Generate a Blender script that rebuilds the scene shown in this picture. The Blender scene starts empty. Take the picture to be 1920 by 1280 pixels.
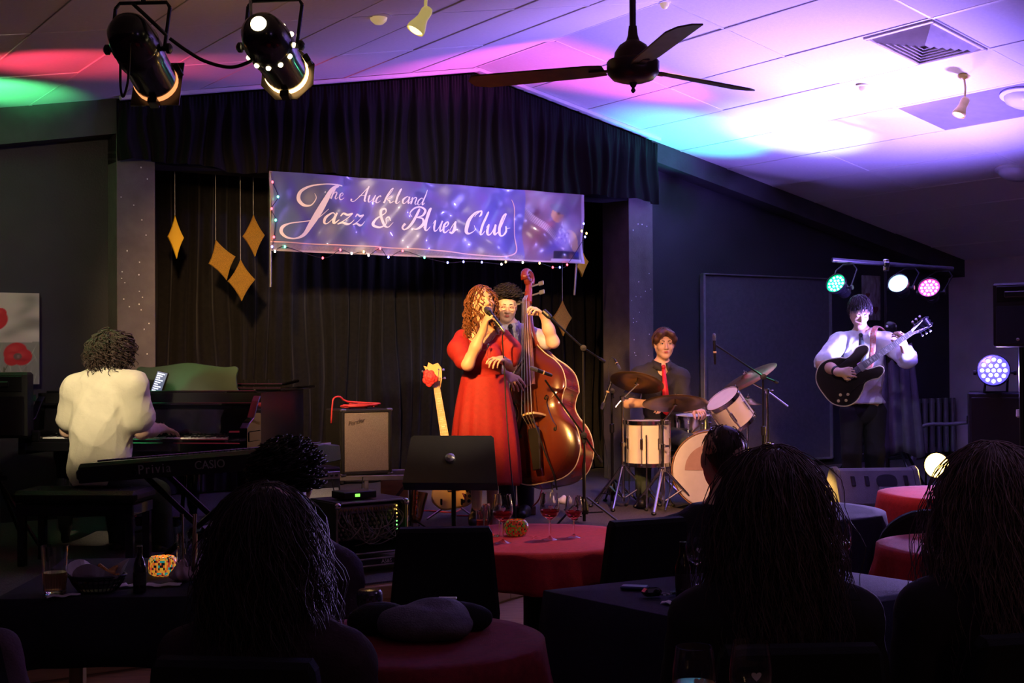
import bpy, math, random
import numpy as np
from mathutils import Matrix, Vector, Euler
random.seed(7); rng = np.random.default_rng(7)
SC = bpy.context.scene
COL = SC.collection
PI = math.pi
# ---------------------------------------------------------------- camera
FPX, CAMH, PIT, ROLL, YAW = 2486.0, 1.48, .0113, .006, math.radians(33.3)
cy, sy = math.cos(YAW), math.sin(YAW)
_fw = np.array([0, math.cos(PIT), math.sin(PIT)])
_r0 = np.array([1., 0, 0]); _u0 = np.array([0, -math.sin(PIT), math.cos(PIT)])
_rt = _r0 * math.cos(ROLL) - _u0 * math.sin(ROLL)
_up = _u0 * math.cos(ROLL) + _r0 * math.sin(ROLL)
CAM = np.array([0, 0, CAMH])
cd = bpy.data.cameras.new('camera'); cam = bpy.data.objects.new('camera', cd); COL.objects.link(cam)
cd.sensor_width = 36; cd.lens = 36 * FPX / 1920; cd.clip_start = .05; cd.clip_end = 80
cam.matrix_world = Matrix([[*( [_rt[i], _up[i], -_fw[i], CAM[i]] )] for i in range(3)] + [[0, 0, 0, 1]])
SC.camera = cam
# ---------------------------------------------------------------- view and world
SC.view_settings.view_transform = 'Standard'; SC.view_settings.look = 'None'
SC.view_settings.gamma = 1; SC.view_settings.use_curve_mapping = False
SC.view_settings.exposure = 0.0
wd = bpy.data.worlds.new('world'); SC.world = wd; wd.use_nodes = True
wd.node_tree.nodes['Background'].inputs[0].default_value = (.02, .018, .03, 1)
wd.node_tree.nodes['Background'].inputs[1].default_value = .1

def ray(x, y): return _fw + (x - 960) / FPX * _rt + (640 - y) / FPX * _up
def P(x, y, d):                       # point seen at (x, y) at distance d in front of the camera
    r = ray(x, y); return CAM + r * (d / r[1])
def G(x, y, z):                       # on the horizontal plane z
    r = ray(x, y); return CAM + r * ((z - CAMH) / r[2])
def V(x, y, v):                       # on the plane parallel to the stage wall
    r = ray(x, y); return CAM + r * (v / (-r[0] * sy + r[1] * cy))
def W(u, v, z): return np.array([u * cy - v * sy, u * sy + v * cy, z])   # room frame to world
def UV(p): return (p[0] * cy + p[1] * sy, -p[0] * sy + p[1] * cy, p[2])
RW = Matrix.Rotation(YAW, 4, 'Z')     # room frame as a matrix
ZS = .28                              # stage height
UR, ZR, SL, SR = 6.14, 4.02, .181, .215
UL, UE, VB, VP = -2.0, 12.87, -3.2, 10.0
def zc(u): return ZR + (SL * (u - UR) if u < UR else -SR * (u - UR))
# ---------------------------------------------------------------- lights
def spot(name, loc, target, energy, color, angle, blend=.5, r=.05):
    l = bpy.data.lights.new(name, 'SPOT'); l.energy = energy; l.color = color
    l.spot_size = math.radians(angle); l.spot_blend = blend; l.shadow_soft_size = r
    o = bpy.data.objects.new(name, l); COL.objects.link(o); o.location = loc
    o.rotation_euler = (Vector(target) - Vector(loc)).to_track_quat('-Z', 'Y').to_euler(); return o
def point(name, loc, energy, color, r=.05):
    l = bpy.data.lights.new(name, 'POINT'); l.energy = energy; l.color = color; l.shadow_soft_size = r
    o = bpy.data.objects.new(name, l); COL.objects.link(o); o.location = loc; return o
def area(name, loc, target, energy, color, size):
    l = bpy.data.lights.new(name, 'AREA'); l.energy = energy; l.color = color; l.size = size
    o = bpy.data.objects.new(name, l); COL.objects.link(o); o.location = loc
    o.rotation_euler = (Vector(target) - Vector(loc)).to_track_quat('-Z', 'Y').to_euler(); return o
# warm key lights inside the two par cans, a third one further left outside the frame, the rest unseen, most of them added as fill
spot('key_light', P(541, 142, 6.5), P(930, 660, 9.5), 1250, (1, .5, .13), 30, .6, .08)
spot('warm_light', P(296, 158, 6.5), P(560, 600, 9.9), 700, (1, .58, .26), 52, .8, .08)
spot('left_par_light', P(-330, -60, 5.2), P(165, 690, 7.9), 1400, (1, .82, .52), 20, .8, .08)
spot('left_spill_light', P(-330, -60, 5.2), P(90, 480, 9.6), 420, (1, .78, .48), 44, 1, .08)
spot('front_fill_light', W(4.3, 4.6, 3.3), P(985, 640, 9.9), 420, (1, .72, .5), 13, .7, .06)  # added fill on the double bass player, no fixture behind it
spot('drum_par_light', W(4.6, 4.2, 3.2), P(1260, 850, 10.3), 900, (1, .45, .28), 34, .7, .08)
spot('right_fill_light', W(4.0, 4.4, 3.3), P(1622, 710, 10.9), 180, (.78, .8, 1), 15, .7, .06)  # unseen spot added to lift the guitarist's shirt
spot('banner_fill_light', W(4.6, 4.2, 3.3), W(5.8, 9.84, 2.5), 620, (1, .8, .68), 27, .8, .06)  # added so the banner lettering reads brighter, no par can there
spot('rack_fill_light', W(4.6, 4.2, 3.3), P(700, 960, 8.2), 800, (1, .72, .45), 15, .8, .06)  # added to brighten the inside of the rack case
spot('table_fill_light', W(4.2, 4.5, 3.3), P(1010, 1010, 5.3), 130, (1, .55, .42), 24, .8, .06)  # added in place of key light spill on the red cloth
spot('table_fill_light', W(4.4, 4.5, 3.3), P(1790, 925, 6.9), 260, (1, .5, .42), 18, .8, .06)  # another added spot, for the red cloth beside the wedge monitor
# colour washes from the LED pars: two uplights hidden behind the guitarist, the bar, the blue one
spot('cyan_led', W(9.3, 8.75, .5), W(8.3, 9.45, 3.53), 1000, (.06, .9, 1), 27, .9, .06)
spot('white_led', W(9.25, 8.7, .5), W(8.65, 8.5, 3.5), 800, (.72, .88, 1), 30, 1, .06)
spot('green_led_lamp', P(1564, 529, 11.35), P(1500, 700, 8), 18, (.1, 1, .45), 70, .9, .06)
spot('pink_led', P(1736, 536, 11.5), W(6.35, 9.2, 4.0), 1700, (1, .1, .62), 24, .9, .06)
spot('violet_led', P(1680, 528, 11.4), W(7.4, 7.1, 3.75), 450, (.8, .45, 1), 70, 1, .06)
spot('blue_led', P(1858, 693, 10.3), P(1640, 330, 10.6), 1700, (.25, .16, 1), 112, 1, .08)
spot('blue_led', P(1850, 690, 10.2), W(6.9, 9.9, 2.3), 800, (.35, .3, 1), 34, .8, .06)
spot('blue_led', P(1856, 700, 10.2), P(1560, 960, 3.6), 900, (.5, .32, 1), 44, .9, .06)
spot('amber_floor', P(1749, 868, 10.55), P(1560, 800, 10), 45, (1, .55, .12), 80, .6, .05)
spot('amber_floor', P(1440, 849, 10.95), P(1565, 935, 10.4), 130, (1, .55, .12), 26, .6, .05)
spot('red_led', P(-300, 420, 6.5), W(2.2, 8.3, 3.3), 420, (1, .05, .12), 24, .9, .06)
spot('red_led', P(-300, 420, 6.5), W(3.5, 8.9, 3.5), 330, (1, .08, .28), 18, .9, .06)
spot('green_led', P(-300, 420, 6.6), W(2.0, 9.25, 3.3), 1400, (.1, 1, .3), 17, .9, .06)
spot('green_led', P(-300, 420, 6.7), P(395, 700, 8.6), 90, (.15, 1, .3), 16, .9, .06)
# unseen fill points: added warm ambience, and purple in place of ceiling bounce
point('warm_fill_light', W(1.5, -2, 2.3), 9, (1, .55, .28), .3)
point('purple_fill_light', W(3.6, 1.7, 2.7), 9, (.62, .4, 1), .15)

# ---------------------------------------------------------------- materials
MATS = {}
def mat(name, color=(.5, .5, .5), rough=.6, metal=0, emit=None, es=0, var=.12, vs=12, bump=0, bs=60, coat=0,
        sheen=0, trans=0, ior=1.45, alpha=1, spec=.5, attr=None, color2=None, stretch=(1, 1, 1)):
    if name in MATS: return MATS[name]
    m = bpy.data.materials.new(name); m.use_nodes = True; nt = m.node_tree; N = nt.nodes; L = nt.links
    b = N['Principled BSDF']; I = b.inputs
    I['Roughness'].default_value = rough; I['Metallic'].default_value = metal; I['IOR'].default_value = ior
    I['Coat Weight'].default_value = coat; I['Sheen Weight'].default_value = sheen
    I['Transmission Weight'].default_value = trans; I['Alpha'].default_value = alpha
    I['Specular IOR Level'].default_value = spec
    tc = N.new('ShaderNodeTexCoord'); mp = N.new('ShaderNodeMapping'); mp.inputs['Scale'].default_value = stretch
    L.new(tc.outputs['Object'], mp.inputs['Vector'])
    c2 = color2 or tuple(max(0, c * (1 - 2 * var)) for c in color)
    if attr:
        a = N.new('ShaderNodeVertexColor'); a.layer_name = attr; base = a.outputs['Color']
        I['Base Color'].default_value = (*color, 1); L.new(base, I['Base Color'])
    else:
        nz = N.new('ShaderNodeTexNoise'); nz.inputs['Scale'].default_value = vs; nz.inputs['Detail'].default_value = 4
        L.new(mp.outputs[0], nz.inputs['Vector'])
        rp = N.new('ShaderNodeValToRGB'); e = rp.color_ramp.elements
        e[0].position = .3; e[1].position = .7; e[0].color = (*c2, 1); e[1].color = (*color, 1)
        L.new(nz.outputs['Fac'], rp.inputs['Fac']); L.new(rp.outputs['Color'], I['Base Color'])
    if bump:
        nb = N.new('ShaderNodeTexNoise'); nb.inputs['Scale'].default_value = bs; nb.inputs['Detail'].default_value = 3
        L.new(mp.outputs[0], nb.inputs['Vector'])
        bp = N.new('ShaderNodeBump'); bp.inputs['Strength'].default_value = bump; bp.inputs['Distance'].default_value = .01
        L.new(nb.outputs['Fac'], bp.inputs['Height']); L.new(bp.outputs[0], I['Normal'])
    if emit:
        I['Emission Color'].default_value = (*emit, 1); I['Emission Strength'].default_value = es
    MATS[name] = m; return m
# ---------------------------------------------------------------- mesh builder
def rot(ax, deg): return Matrix.Rotation(math.radians(deg), 4, ax)
def tr(p): return Matrix.Translation(Vector([float(q) for q in p]))
def frame(a, b, up=(0, 0, 1)):        # matrix with z along a->b, origin a
    a = Vector([float(q) for q in a]); b = Vector([float(q) for q in b]); z = (b - a).normalized(); u = Vector(up)
    if abs(z.dot(u)) > .98: u = Vector((0, 1, 0))
    x = u.cross(z).normalized(); y = z.cross(x)
    return Matrix(((x.x, y.x, z.x, a.x), (x.y, y.y, z.y, a.y), (x.z, y.z, z.z, a.z), (0, 0, 0, 1)))
def basis(o, x, y, z):
    return Matrix([[float(x[i]), float(y[i]), float(z[i]), float(o[i])] for i in range(3)] + [[0, 0, 0, 1]])
XF = {}
class M:
    def __init__(s, xf=None): s.v = []; s.f = []; s.n = 0; s.mi = []; s.cm = 0; s.xf = xf or Matrix(); s.col = None
    def add(s, vs, fs, xf=None):
        vs = np.asarray(vs, float).reshape(-1, 3); m = np.array(s.xf @ xf if xf else s.xf)
        vs = vs @ m[:3, :3].T + m[:3, 3]; s.v.append(vs)
        for f in fs: s.f.append([i + s.n for i in f]); s.mi.append(s.cm)
        s.n += len(vs); return s
    def box(s, c, d, b=0, xf=None):
        c = np.array(c, float); h = np.array(d, float) / 2; b = min(b, h.min() * .98)
        if b <= 0:
            vs = [c + h * np.array(k) for k in ((-1,-1,-1),(1,-1,-1),(1,1,-1),(-1,1,-1),(-1,-1,1),(1,-1,1),(1,1,1),(-1,1,1))]
            return s.add(vs, [(0,3,2,1),(4,5,6,7),(0,1,5,4),(1,2,6,5),(2,3,7,6),(3,0,4,7)], xf)
        vs = []; ix = {}
        for sx in (-1, 1):
            for sy_ in (-1, 1):
                for sz in (-1, 1):
                    for a in range(3):
                        q = np.array([sx, sy_, sz]) * (h - b); q[a] = (sx, sy_, sz)[a] * h[a]
                        ix[sx, sy_, sz, a] = len(vs); vs.append(c + q)
        fs = []
        for a in range(3):
            o = [i for i in range(3) if i != a]
            for sg in (-1, 1):
                q = []
                for p, r in ((-1, -1), (1, -1), (1, 1), (-1, 1)):
                    k = [0, 0, 0]; k[a] = sg; k[o[0]] = p; k[o[1]] = r; q.append(ix[k[0], k[1], k[2], a])
                fs.append(q if (sg > 0) == (a != 1) else q[::-1])
        for a in range(3):
            o = [i for i in range(3) if i != a]
            for p in (-1, 1):
                for r in (-1, 1):
                    def K(t, ax):
                        k = [0, 0, 0]; k[a] = t; k[o[0]] = p; k[o[1]] = r; return ix[k[0], k[1], k[2], ax]
                    q = [K(-1, o[0]), K(1, o[0]), K(1, o[1]), K(-1, o[1])]
                    fs.append(q if (p * r > 0) == (a != 1) else q[::-1])
        for sx in (-1, 1):
            for sy_ in (-1, 1):
                for sz in (-1, 1):
                    q = [ix[sx, sy_, sz, 0], ix[sx, sy_, sz, 1], ix[sx, sy_, sz, 2]]
                    fs.append(q if sx * sy_ * sz > 0 else q[::-1])
        return s.add(vs, fs, xf)
    def tube(s, pts, r, n=8, cap=True, closed=False, xf=None, flat=1):
        pts = np.array(pts, float); k = len(pts); r = np.broadcast_to(np.array(r, float), (k,))
        t = np.gradient(pts, axis=0) if not closed else np.roll(pts, -1, 0) - np.roll(pts, 1, 0)
        t /= np.maximum(np.linalg.norm(t, axis=1, keepdims=True), 1e-9)
        a = np.array([0, 0, 1.]) if abs(t[0, 2]) < .9 else np.array([1., 0, 0])
        nr = np.cross(t[0], a); nr /= np.linalg.norm(nr); vs = []
        an = np.arange(n) * 2 * PI / n
        for i in range(k):
            nr = nr - t[i] * nr.dot(t[i]); nr /= max(np.linalg.norm(nr), 1e-9); bn = np.cross(t[i], nr)
            vs.append(pts[i] + r[i] * (np.cos(an)[:, None] * nr + flat * np.sin(an)[:, None] * bn))
        fs = []
        for i in range(k if closed else k - 1):
            a0 = i * n; b0 = ((i + 1) % k) * n
            for j in range(n): fs.append((a0 + j, a0 + (j + 1) % n, b0 + (j + 1) % n, b0 + j))
        if cap and not closed: fs += [tuple(range(n))[::-1], tuple(range((k - 1) * n, k * n))]
        return s.add(np.concatenate(vs), fs, xf)
    def cyl(s, a, b, r, r2=None, n=16, cap=True): return s.tube([a, b], [r, r if r2 is None else r2], n, cap)
    def lathe(s, prof, n=24, xf=None, cap=False, a0=0, a1=2 * PI):
        full = abs(a1 - a0) > 2 * PI - 1e-6; k = n if full else n + 1
        an = a0 + np.arange(k) * (a1 - a0) / n; vs = []
        for r, z in prof: vs.append(np.stack([r * np.cos(an), r * np.sin(an), np.full(k, z)], 1))
        fs = []
        for i in range(len(prof) - 1):
            for j in range(n): fs.append((i * k + j, i * k + (j + 1) % k, (i + 1) * k + (j + 1) % k, (i + 1) * k + j))
        if cap: fs += [tuple(range(k))[::-1], tuple(range((len(prof) - 1) * k, len(prof) * k))]
        return s.add(np.concatenate(vs), fs, xf)
    def prism(s, out, z0, z1, xf=None, b=0):
        out = np.array(out, float); k = len(out)
        ar = np.sum(out[:, 0] * np.roll(out[:, 1], -1) - np.roll(out[:, 0], -1) * out[:, 1])
        if ar < 0: out = out[::-1]
        rings = [(out, z0), (out, z1)]
        if b > 0:
            d = np.roll(out, -1, 0) - np.roll(out, 1, 0); d /= np.maximum(np.linalg.norm(d, axis=1, keepdims=True), 1e-9)
            inn = out - b * np.stack([d[:, 1], -d[:, 0]], 1)
            rings = [(inn, z0), (out, z0 + b), (out, z1 - b), (inn, z1)]
        vs = np.concatenate([np.column_stack([o, np.full(k, z)]) for o, z in rings]); fs = []
        for i in range(len(rings) - 1):
            for j in range(k): fs.append((i * k + j, i * k + (j + 1) % k, (i + 1) * k + (j + 1) % k, (i + 1) * k + j))
        fs += [tuple(range(k))[::-1], tuple(range((len(rings) - 1) * k, len(rings) * k))]
        return s.add(vs, fs, xf)
    def grid(s, fn, nu, nv, closed_u=False, thick=0):   # fn(u,v) vectorised -> (N,3)
        ku = nu if closed_u else nu + 1
        uu, vv = np.meshgrid(np.arange(ku) / nu, np.arange(nv + 1) / nv, indexing='ij')
        p = np.asarray(fn(uu.ravel(), vv.ravel()), float); fs = []; w = nv + 1
        for i in range(nu):
            for j in range(nv):
                i2 = (i + 1) % ku; fs.append((i * w + j, i2 * w + j, i2 * w + j + 1, i * w + j + 1))
        return s.add(p, fs)
    def ell(s, c, r, n=16, m=10, xf=None):
        pr = [(max(1e-4, math.sin(PI * i / m)), -math.cos(PI * i / m)) for i in range(m + 1)]
        x = tr(c) @ Matrix.Diagonal((*r, 1)); return s.lathe(pr, n, (xf @ x) if xf else x)
    def build(s, name, mats, parent=None, smooth=False, angle=None, local=False):
        vs = np.concatenate(s.v) if s.v else np.zeros((0, 3))
        if parent is not None and not local:
            mi = np.array(XF[parent.name].inverted()); vs = vs @ mi[:3, :3].T + mi[:3, 3]
        me = bpy.data.meshes.new(name); me.from_pydata(vs.tolist(), [], s.f)
        ms = mats if isinstance(mats, (list, tuple)) else [mats]
        for m in ms: me.materials.append(m)
        if len(ms) > 1: me.polygons.foreach_set('material_index', s.mi)
        if s.col is not None:
            ca = me.color_attributes.new('paint', 'FLOAT_COLOR', 'POINT')
            ca.data.foreach_set('color', np.column_stack([s.col, np.ones(len(s.col))]).astype(np.float32).ravel())
        if smooth or angle:
            me.polygons.foreach_set('use_smooth', [True] * len(me.polygons))
            if angle: me.set_sharp_from_angle(angle=math.radians(angle))
        me.update()
        o = bpy.data.objects.new(name, me); COL.objects.link(o)
        if parent is not None: o.parent = parent; XF[o.name] = XF[parent.name]
        else: XF[o.name] = Matrix()
        return o
def thing(name, label, cat, loc=(0, 0, 0), rz=0, group=None):
    o = bpy.data.objects.new(name, None); COL.objects.link(o); o.empty_display_size = .1
    o.location = [float(q) for q in loc]; o.rotation_euler = (0, 0, rz); XF[o.name] = tr(loc) @ Matrix.Rotation(rz, 4, 'Z')
    return tag(o, label, cat, group)
def tag(o, label=None, cat=None, group=None, kind=None):
    if label: o['label'] = label
    if cat: o['category'] = cat
    if group: o['group'] = group
    if kind: o['kind'] = kind
    return o
def struct(o): o['kind'] = 'structure'; return o
def dup(o, loc, rz=None, label=None, parent=None):
    c = o.copy(); COL.objects.link(c)
    if parent is None: c.location = [float(q) for q in loc]
    else: c.parent = parent
    if rz is not None: c.rotation_euler = (0, 0, rz)
    XF[c.name] = tr(c.location) @ c.rotation_euler.to_matrix().to_4x4() if parent is None else XF[parent.name]
    if label: c['label'] = label
    for ch in list(o.children): dup(ch, None, parent=c)
    return c
def spl(pts, n=8, closed=False):      # Catmull-Rom through the points
    p = np.array(pts, float)
    q = np.vstack([p[-1:], p, p[:2]]) if closed else np.vstack([2 * p[0] - p[1], p, 2 * p[-1] - p[-2]])
    out = []
    for i in range(1, len(q) - 2):
        t = np.linspace(0, 1, n, endpoint=False)[:, None]; a, b, c, d = q[i - 1], q[i], q[i + 1], q[i + 2]
        out.append(.5 * (2 * b + (c - a) * t + (2 * a - 5 * b + 4 * c - d) * t ** 2 + (3 * b - a - 3 * c + d) * t ** 3))
    if not closed: out.append(p[-1:])
    return np.concatenate(out)
def text_mesh(m, txt, size, xf, depth=.002, shear=0, space=1):
    cu = bpy.data.curves.new('lettering', 'FONT'); cu.body = txt; cu.size = size; cu.extrude = depth; cu.resolution_u = 3
    cu.align_x = 'CENTER'; cu.align_y = 'CENTER'; cu.shear = shear; cu.space_character = space
    o = bpy.data.objects.new('lettering', cu); me = o.to_mesh()
    vs = [v.co[:] for v in me.vertices]; fs = [p.vertices[:] for p in me.polygons]
    m.add(vs, fs, xf); o.to_mesh_clear(); bpy.data.objects.remove(o); bpy.data.curves.remove(cu); return m
# ---------------------------------------------------------------- sculpting with distance fields
def _net(f, lo, h):
    nx, ny, nz = f.shape; s = f < 0
    k = s[:-1, :-1, :-1].astype(np.int8)
    for a in range(8):
        if a: k = k + s[(a & 1):nx - 1 + (a & 1), (a >> 1 & 1):ny - 1 + (a >> 1 & 1), (a >> 2):nz - 1 + (a >> 2)]
    act = np.argwhere((k > 0) & (k < 8)); idx = -np.ones((nx - 1, ny - 1, nz - 1), np.int32)
    idx[tuple(act.T)] = np.arange(len(act))
    off = np.array([[a & 1, a >> 1 & 1, a >> 2] for a in range(8)])
    val = np.stack([f[tuple((act + o).T)] for o in off], 1)
    acc = np.zeros((len(act), 3)); cnt = np.zeros(len(act))
    for a in range(8):
        for b in range(a + 1, 8):
            if bin(a ^ b).count('1') != 1: continue
            va, vb = val[:, a], val[:, b]; m = (va < 0) != (vb < 0)
            t = np.where(m, va / np.where(m, va - vb, 1), 0)
            acc += np.where(m[:, None], off[a] + t[:, None] * (off[b] - off[a]), 0); cnt += m
    vs = lo + h * (act + acc / cnt[:, None]); fs = []
    for ax in range(3):
        o1, o2 = [i for i in range(3) if i != ax]
        sl0 = [slice(None)] * 3; sl1 = [slice(None)] * 3; sl0[ax] = slice(0, -1); sl1[ax] = slice(1, None)
        e = np.argwhere(s[tuple(sl0)] != s[tuple(sl1)])
        e = e[(e[:, o1] > 0) & (e[:, o2] > 0) & (e[:, o1] < f.shape[o1] - 1) & (e[:, o2] < f.shape[o2] - 1)]
        def I(d1, d2):
            q = e.copy(); q[:, o1] -= d1; q[:, o2] -= d2; return idx[tuple(q.T)]
        q = np.stack([I(1, 1), I(0, 1), I(0, 0), I(1, 0)], 1)
        fl = s[tuple(e.T)] ^ (ax == 1)
        q[~fl] = q[~fl][:, ::-1]; fs.append(q)
    return vs, np.concatenate(fs)
class Sculpt:
    def __init__(s, res=.008): s.p = []; s.res = res; s.cl = []
    def cone(s, a, b, ra, rb=None, k=.02, sub=False):
        s.p.append(('c', np.array(a, float), np.array(b, float), ra, ra if rb is None else rb, k, sub)); return s
    def chain(s, pts, rs, k=.02):
        for i in range(len(pts) - 1): s.cone(pts[i], pts[i + 1], rs[i], rs[i + 1], k)
        return s
    def ell(s, c, r, R=None, k=.02, sub=False):
        s.p.append(('e', np.array(c, float), np.array(r, float), np.eye(3) if R is None else np.array(R)[:3, :3], 0, k, sub)); return s
    def clip(s, o, n): s.cl.append((np.array(o, float), np.array(n, float) / np.linalg.norm(n))); return s   # removes the side n points to
    def mesh(s, infl=0, disp=None):
        h = s.res; los = []; his = []
        for q in s.p:
            if q[0] == 'c': r = max(q[3], q[4]) + infl; lo = np.minimum(q[1], q[2]) - r; hi = np.maximum(q[1], q[2]) + r
            else: r = max(q[2]) + infl; lo = q[1] - r; hi = q[1] + r
            los.append(lo); his.append(hi)
        add = [i for i, q in enumerate(s.p) if not q[6]]
        LO = np.min([los[i] for i in add], 0) - 4 * h; HI = np.max([his[i] for i in add], 0) + 4 * h
        n = np.ceil((HI - LO) / h).astype(int) + 1; f = np.full(n, .5, np.float32)
        for q, lo, hi in zip(s.p, los, his):
            k = q[5]; a = np.maximum(((lo - LO - k) / h).astype(int) - 3, 0); b = np.minimum(((hi - LO + k) / h).astype(int) + 4, n)
            if (b <= a).any(): continue
            ax = [(LO[i] + h * np.arange(a[i], b[i])).astype(np.float32) for i in range(3)]
            X, Y, Z = np.meshgrid(*ax, indexing='ij'); sl = tuple(slice(a[i], b[i]) for i in range(3))
            if q[0] == 'c':
                A, B = q[1], q[2]; d = B - A; L = max(d @ d, 1e-9)
                x, y, z = X - A[0], Y - A[1], Z - A[2]
                t = np.clip((x * d[0] + y * d[1] + z * d[2]) / L, 0, 1)
                D = np.sqrt((x - t * d[0]) ** 2 + (y - t * d[1]) ** 2 + (z - t * d[2]) ** 2) - (q[3] + t * (q[4] - q[3])) - infl
            else:
                c, r, R = q[1], q[2] + infl, q[3]
                x, y, z = X - c[0], Y - c[1], Z - c[2]
                l = [(x * R[0, i] + y * R[1, i] + z * R[2, i]) / r[i] for i in range(3)]
                k0 = np.sqrt(l[0] ** 2 + l[1] ** 2 + l[2] ** 2) + 1e-6
                k1 = np.sqrt((l[0] / r[0]) ** 2 + (l[1] / r[1]) ** 2 + (l[2] / r[2]) ** 2) + 1e-6
                D = k0 * (k0 - 1) / k1
            g = f[sl]
            if q[6]:
                D = -D; hh = np.maximum(k - np.abs(g - D), 0) / k if k else 0; f[sl] = np.maximum(g, D) + hh * hh * k / 4
            else:
                hh = np.maximum(k - np.abs(g - D), 0) / k if k else 0; f[sl] = np.minimum(g, D) - hh * hh * k / 4
        if s.cl:
            X, Y, Z = np.meshgrid(*[(LO[i] + h * np.arange(n[i])).astype(np.float32) for i in range(3)], indexing='ij')
            for o, nn in s.cl: f = np.maximum(f, (X - o[0]) * nn[0] + (Y - o[1]) * nn[1] + (Z - o[2]) * nn[2])
        vs, fs = _net(f, LO, h)
        if disp is not None: vs = disp(vs)
        return vs, fs
    def build(s, name, m, parent=None, infl=0, disp=None, paint=None):
        vs, fs = s.mesh(infl, disp)
        mi = np.array(XF[parent.name].inverted()) if parent is not None else np.eye(4)
        vl = vs @ mi[:3, :3].T + mi[:3, 3]
        me = bpy.data.meshes.new(name); me.vertices.add(len(vl)); me.vertices.foreach_set('co', vl.astype(np.float32).ravel())
        me.loops.add(len(fs) * 4); me.loops.foreach_set('vertex_index', fs.ravel().astype(np.int32))
        me.polygons.add(len(fs)); me.polygons.foreach_set('loop_start', np.arange(0, len(fs) * 4, 4, dtype=np.int32))
        ms = m if isinstance(m, (list, tuple)) else [m]
        for q in ms: me.materials.append(q)
        if paint is not None:
            ct = vs[fs].mean(1); me.polygons.foreach_set('material_index', paint(ct).astype(np.int32))
        me.polygons.foreach_set('use_smooth', np.ones(len(fs), bool)); me.update(calc_edges=True)
        o = bpy.data.objects.new(name, me); COL.objects.link(o)
        if parent is not None: o.parent = parent; XF[o.name] = XF[parent.name]
        else: XF[o.name] = Matrix()
        return o
def unit(a): a = np.array(a, float); return a / np.linalg.norm(a)
# ================================================================ materials of the room
m_plank = mat('floor_vinyl', (.46, .28, .14), .45, var=.2, vs=5, stretch=(1, 8, 1), bump=.1)
m_dark = mat('dark_wall_paint', (.035, .035, .042), .55, var=.12, vs=3, bump=.25, bs=70)
m_beam = mat('beam_paint', (.055, .055, .06), .6, var=.2, vs=4, bump=.15, bs=40)
m_white = mat('white_paint', (.75, .72, .7), .5, var=.05)
m_tile = mat('ceiling_board', (.8, .78, .76), .85, var=.03, vs=40, bump=.12, bs=220)
m_rail = mat('ceiling_rail_paint', (.82, .8, .78), .45, var=.03)
m_carpet = mat('stage_carpet', (.15, .13, .13), .95, var=.35, vs=180, bump=.8, bs=260)
m_ply = mat('stage_ply', (.42, .27, .11), .55, var=.14, vs=6, stretch=(1, 1, 10))
m_velvet = mat('black_velvet', (.0028, .0025, .0028), .75, var=.2, vs=30, sheen=.03, spec=.18)
m_velvet2 = mat('back_curtain_velvet', (.014, .012, .011), .8, var=.2, vs=30, sheen=.15, spec=.2)
m_pier = mat('pier_paint', (.13, .115, .11), .6, var=.15, vs=8, bump=.3, bs=90)
m_spark = mat('glitter_fleck', (.9, .9, .9), .3, var=.02)
m_black = mat('black_plastic', (.012, .012, .013), .4, var=.1, bump=.1, bs=200)
m_blackm = mat('black_metal', (.012, .012, .014), .3, .3, var=.1)
m_gloss = mat('black_gloss', (.006, .006, .007), .06, var=.05, coat=.6)
m_chrome = mat('chrome', (.75, .75, .77), .16, 1, var=.05)
m_steel = mat('dull_steel', (.4, .4, .42), .35, .9, var=.1)
m_cable = mat('black_cable', (.012, .012, .012), .5)
m_red_cable = mat('red_cable', (.75, .06, .07), .4)
m_gold = mat('gold_glitter', (.9, .5, .07), .4, .1, var=.3, vs=260, bump=1, bs=320)
m_goldp = mat('gold_card', (.95, .6, .03), .35, .05, var=.02)
m_string = mat('pale_string', (.6, .6, .6), .5)
def rm(m): return M(RW)                # builder in the room frame
# ---------------------------------------------------------------- floor and stage
b = M(RW); b.box(((UL + UE) / 2, (VB + 12.2) / 2, -.05), (UE - UL, 12.2 - VB, .1)); struct(b.build('floor', m_plank))
front = [(-2, 6.15), (3.6, 6.33), (4.4, 6.75), (6.2, 7.46), (6.9, 6.98), (12.86, 6.9)]
stage = struct(M(RW).prism(front + [(12.86, 12), (-2, 12)], 0, ZS - .012).build('stage_platform', m_ply))
M(RW).prism([(u, v + .012) for u, v in front] + [(12.85, 11.99), (-1.99, 11.99)], ZS - .012, ZS).build('carpet', m_carpet, stage)
for (u0, v0), (u1, v1) in zip(front[:-1], front[1:]):
    L_ = math.hypot(u1 - u0, v1 - v0); x = RW @ tr((u0, v0, 0)) @ Matrix.Rotation(math.atan2(v1 - v0, u1 - u0), 4, 'Z')
    M(x).box((L_ / 2, -.012, .228), (L_, .024, .075), .006).build('riser_board', m_ply, stage)
    M(x).box((L_ / 2, -.006, .085), (L_, .012, .15), .004).build('riser_board', m_ply, stage)
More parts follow.
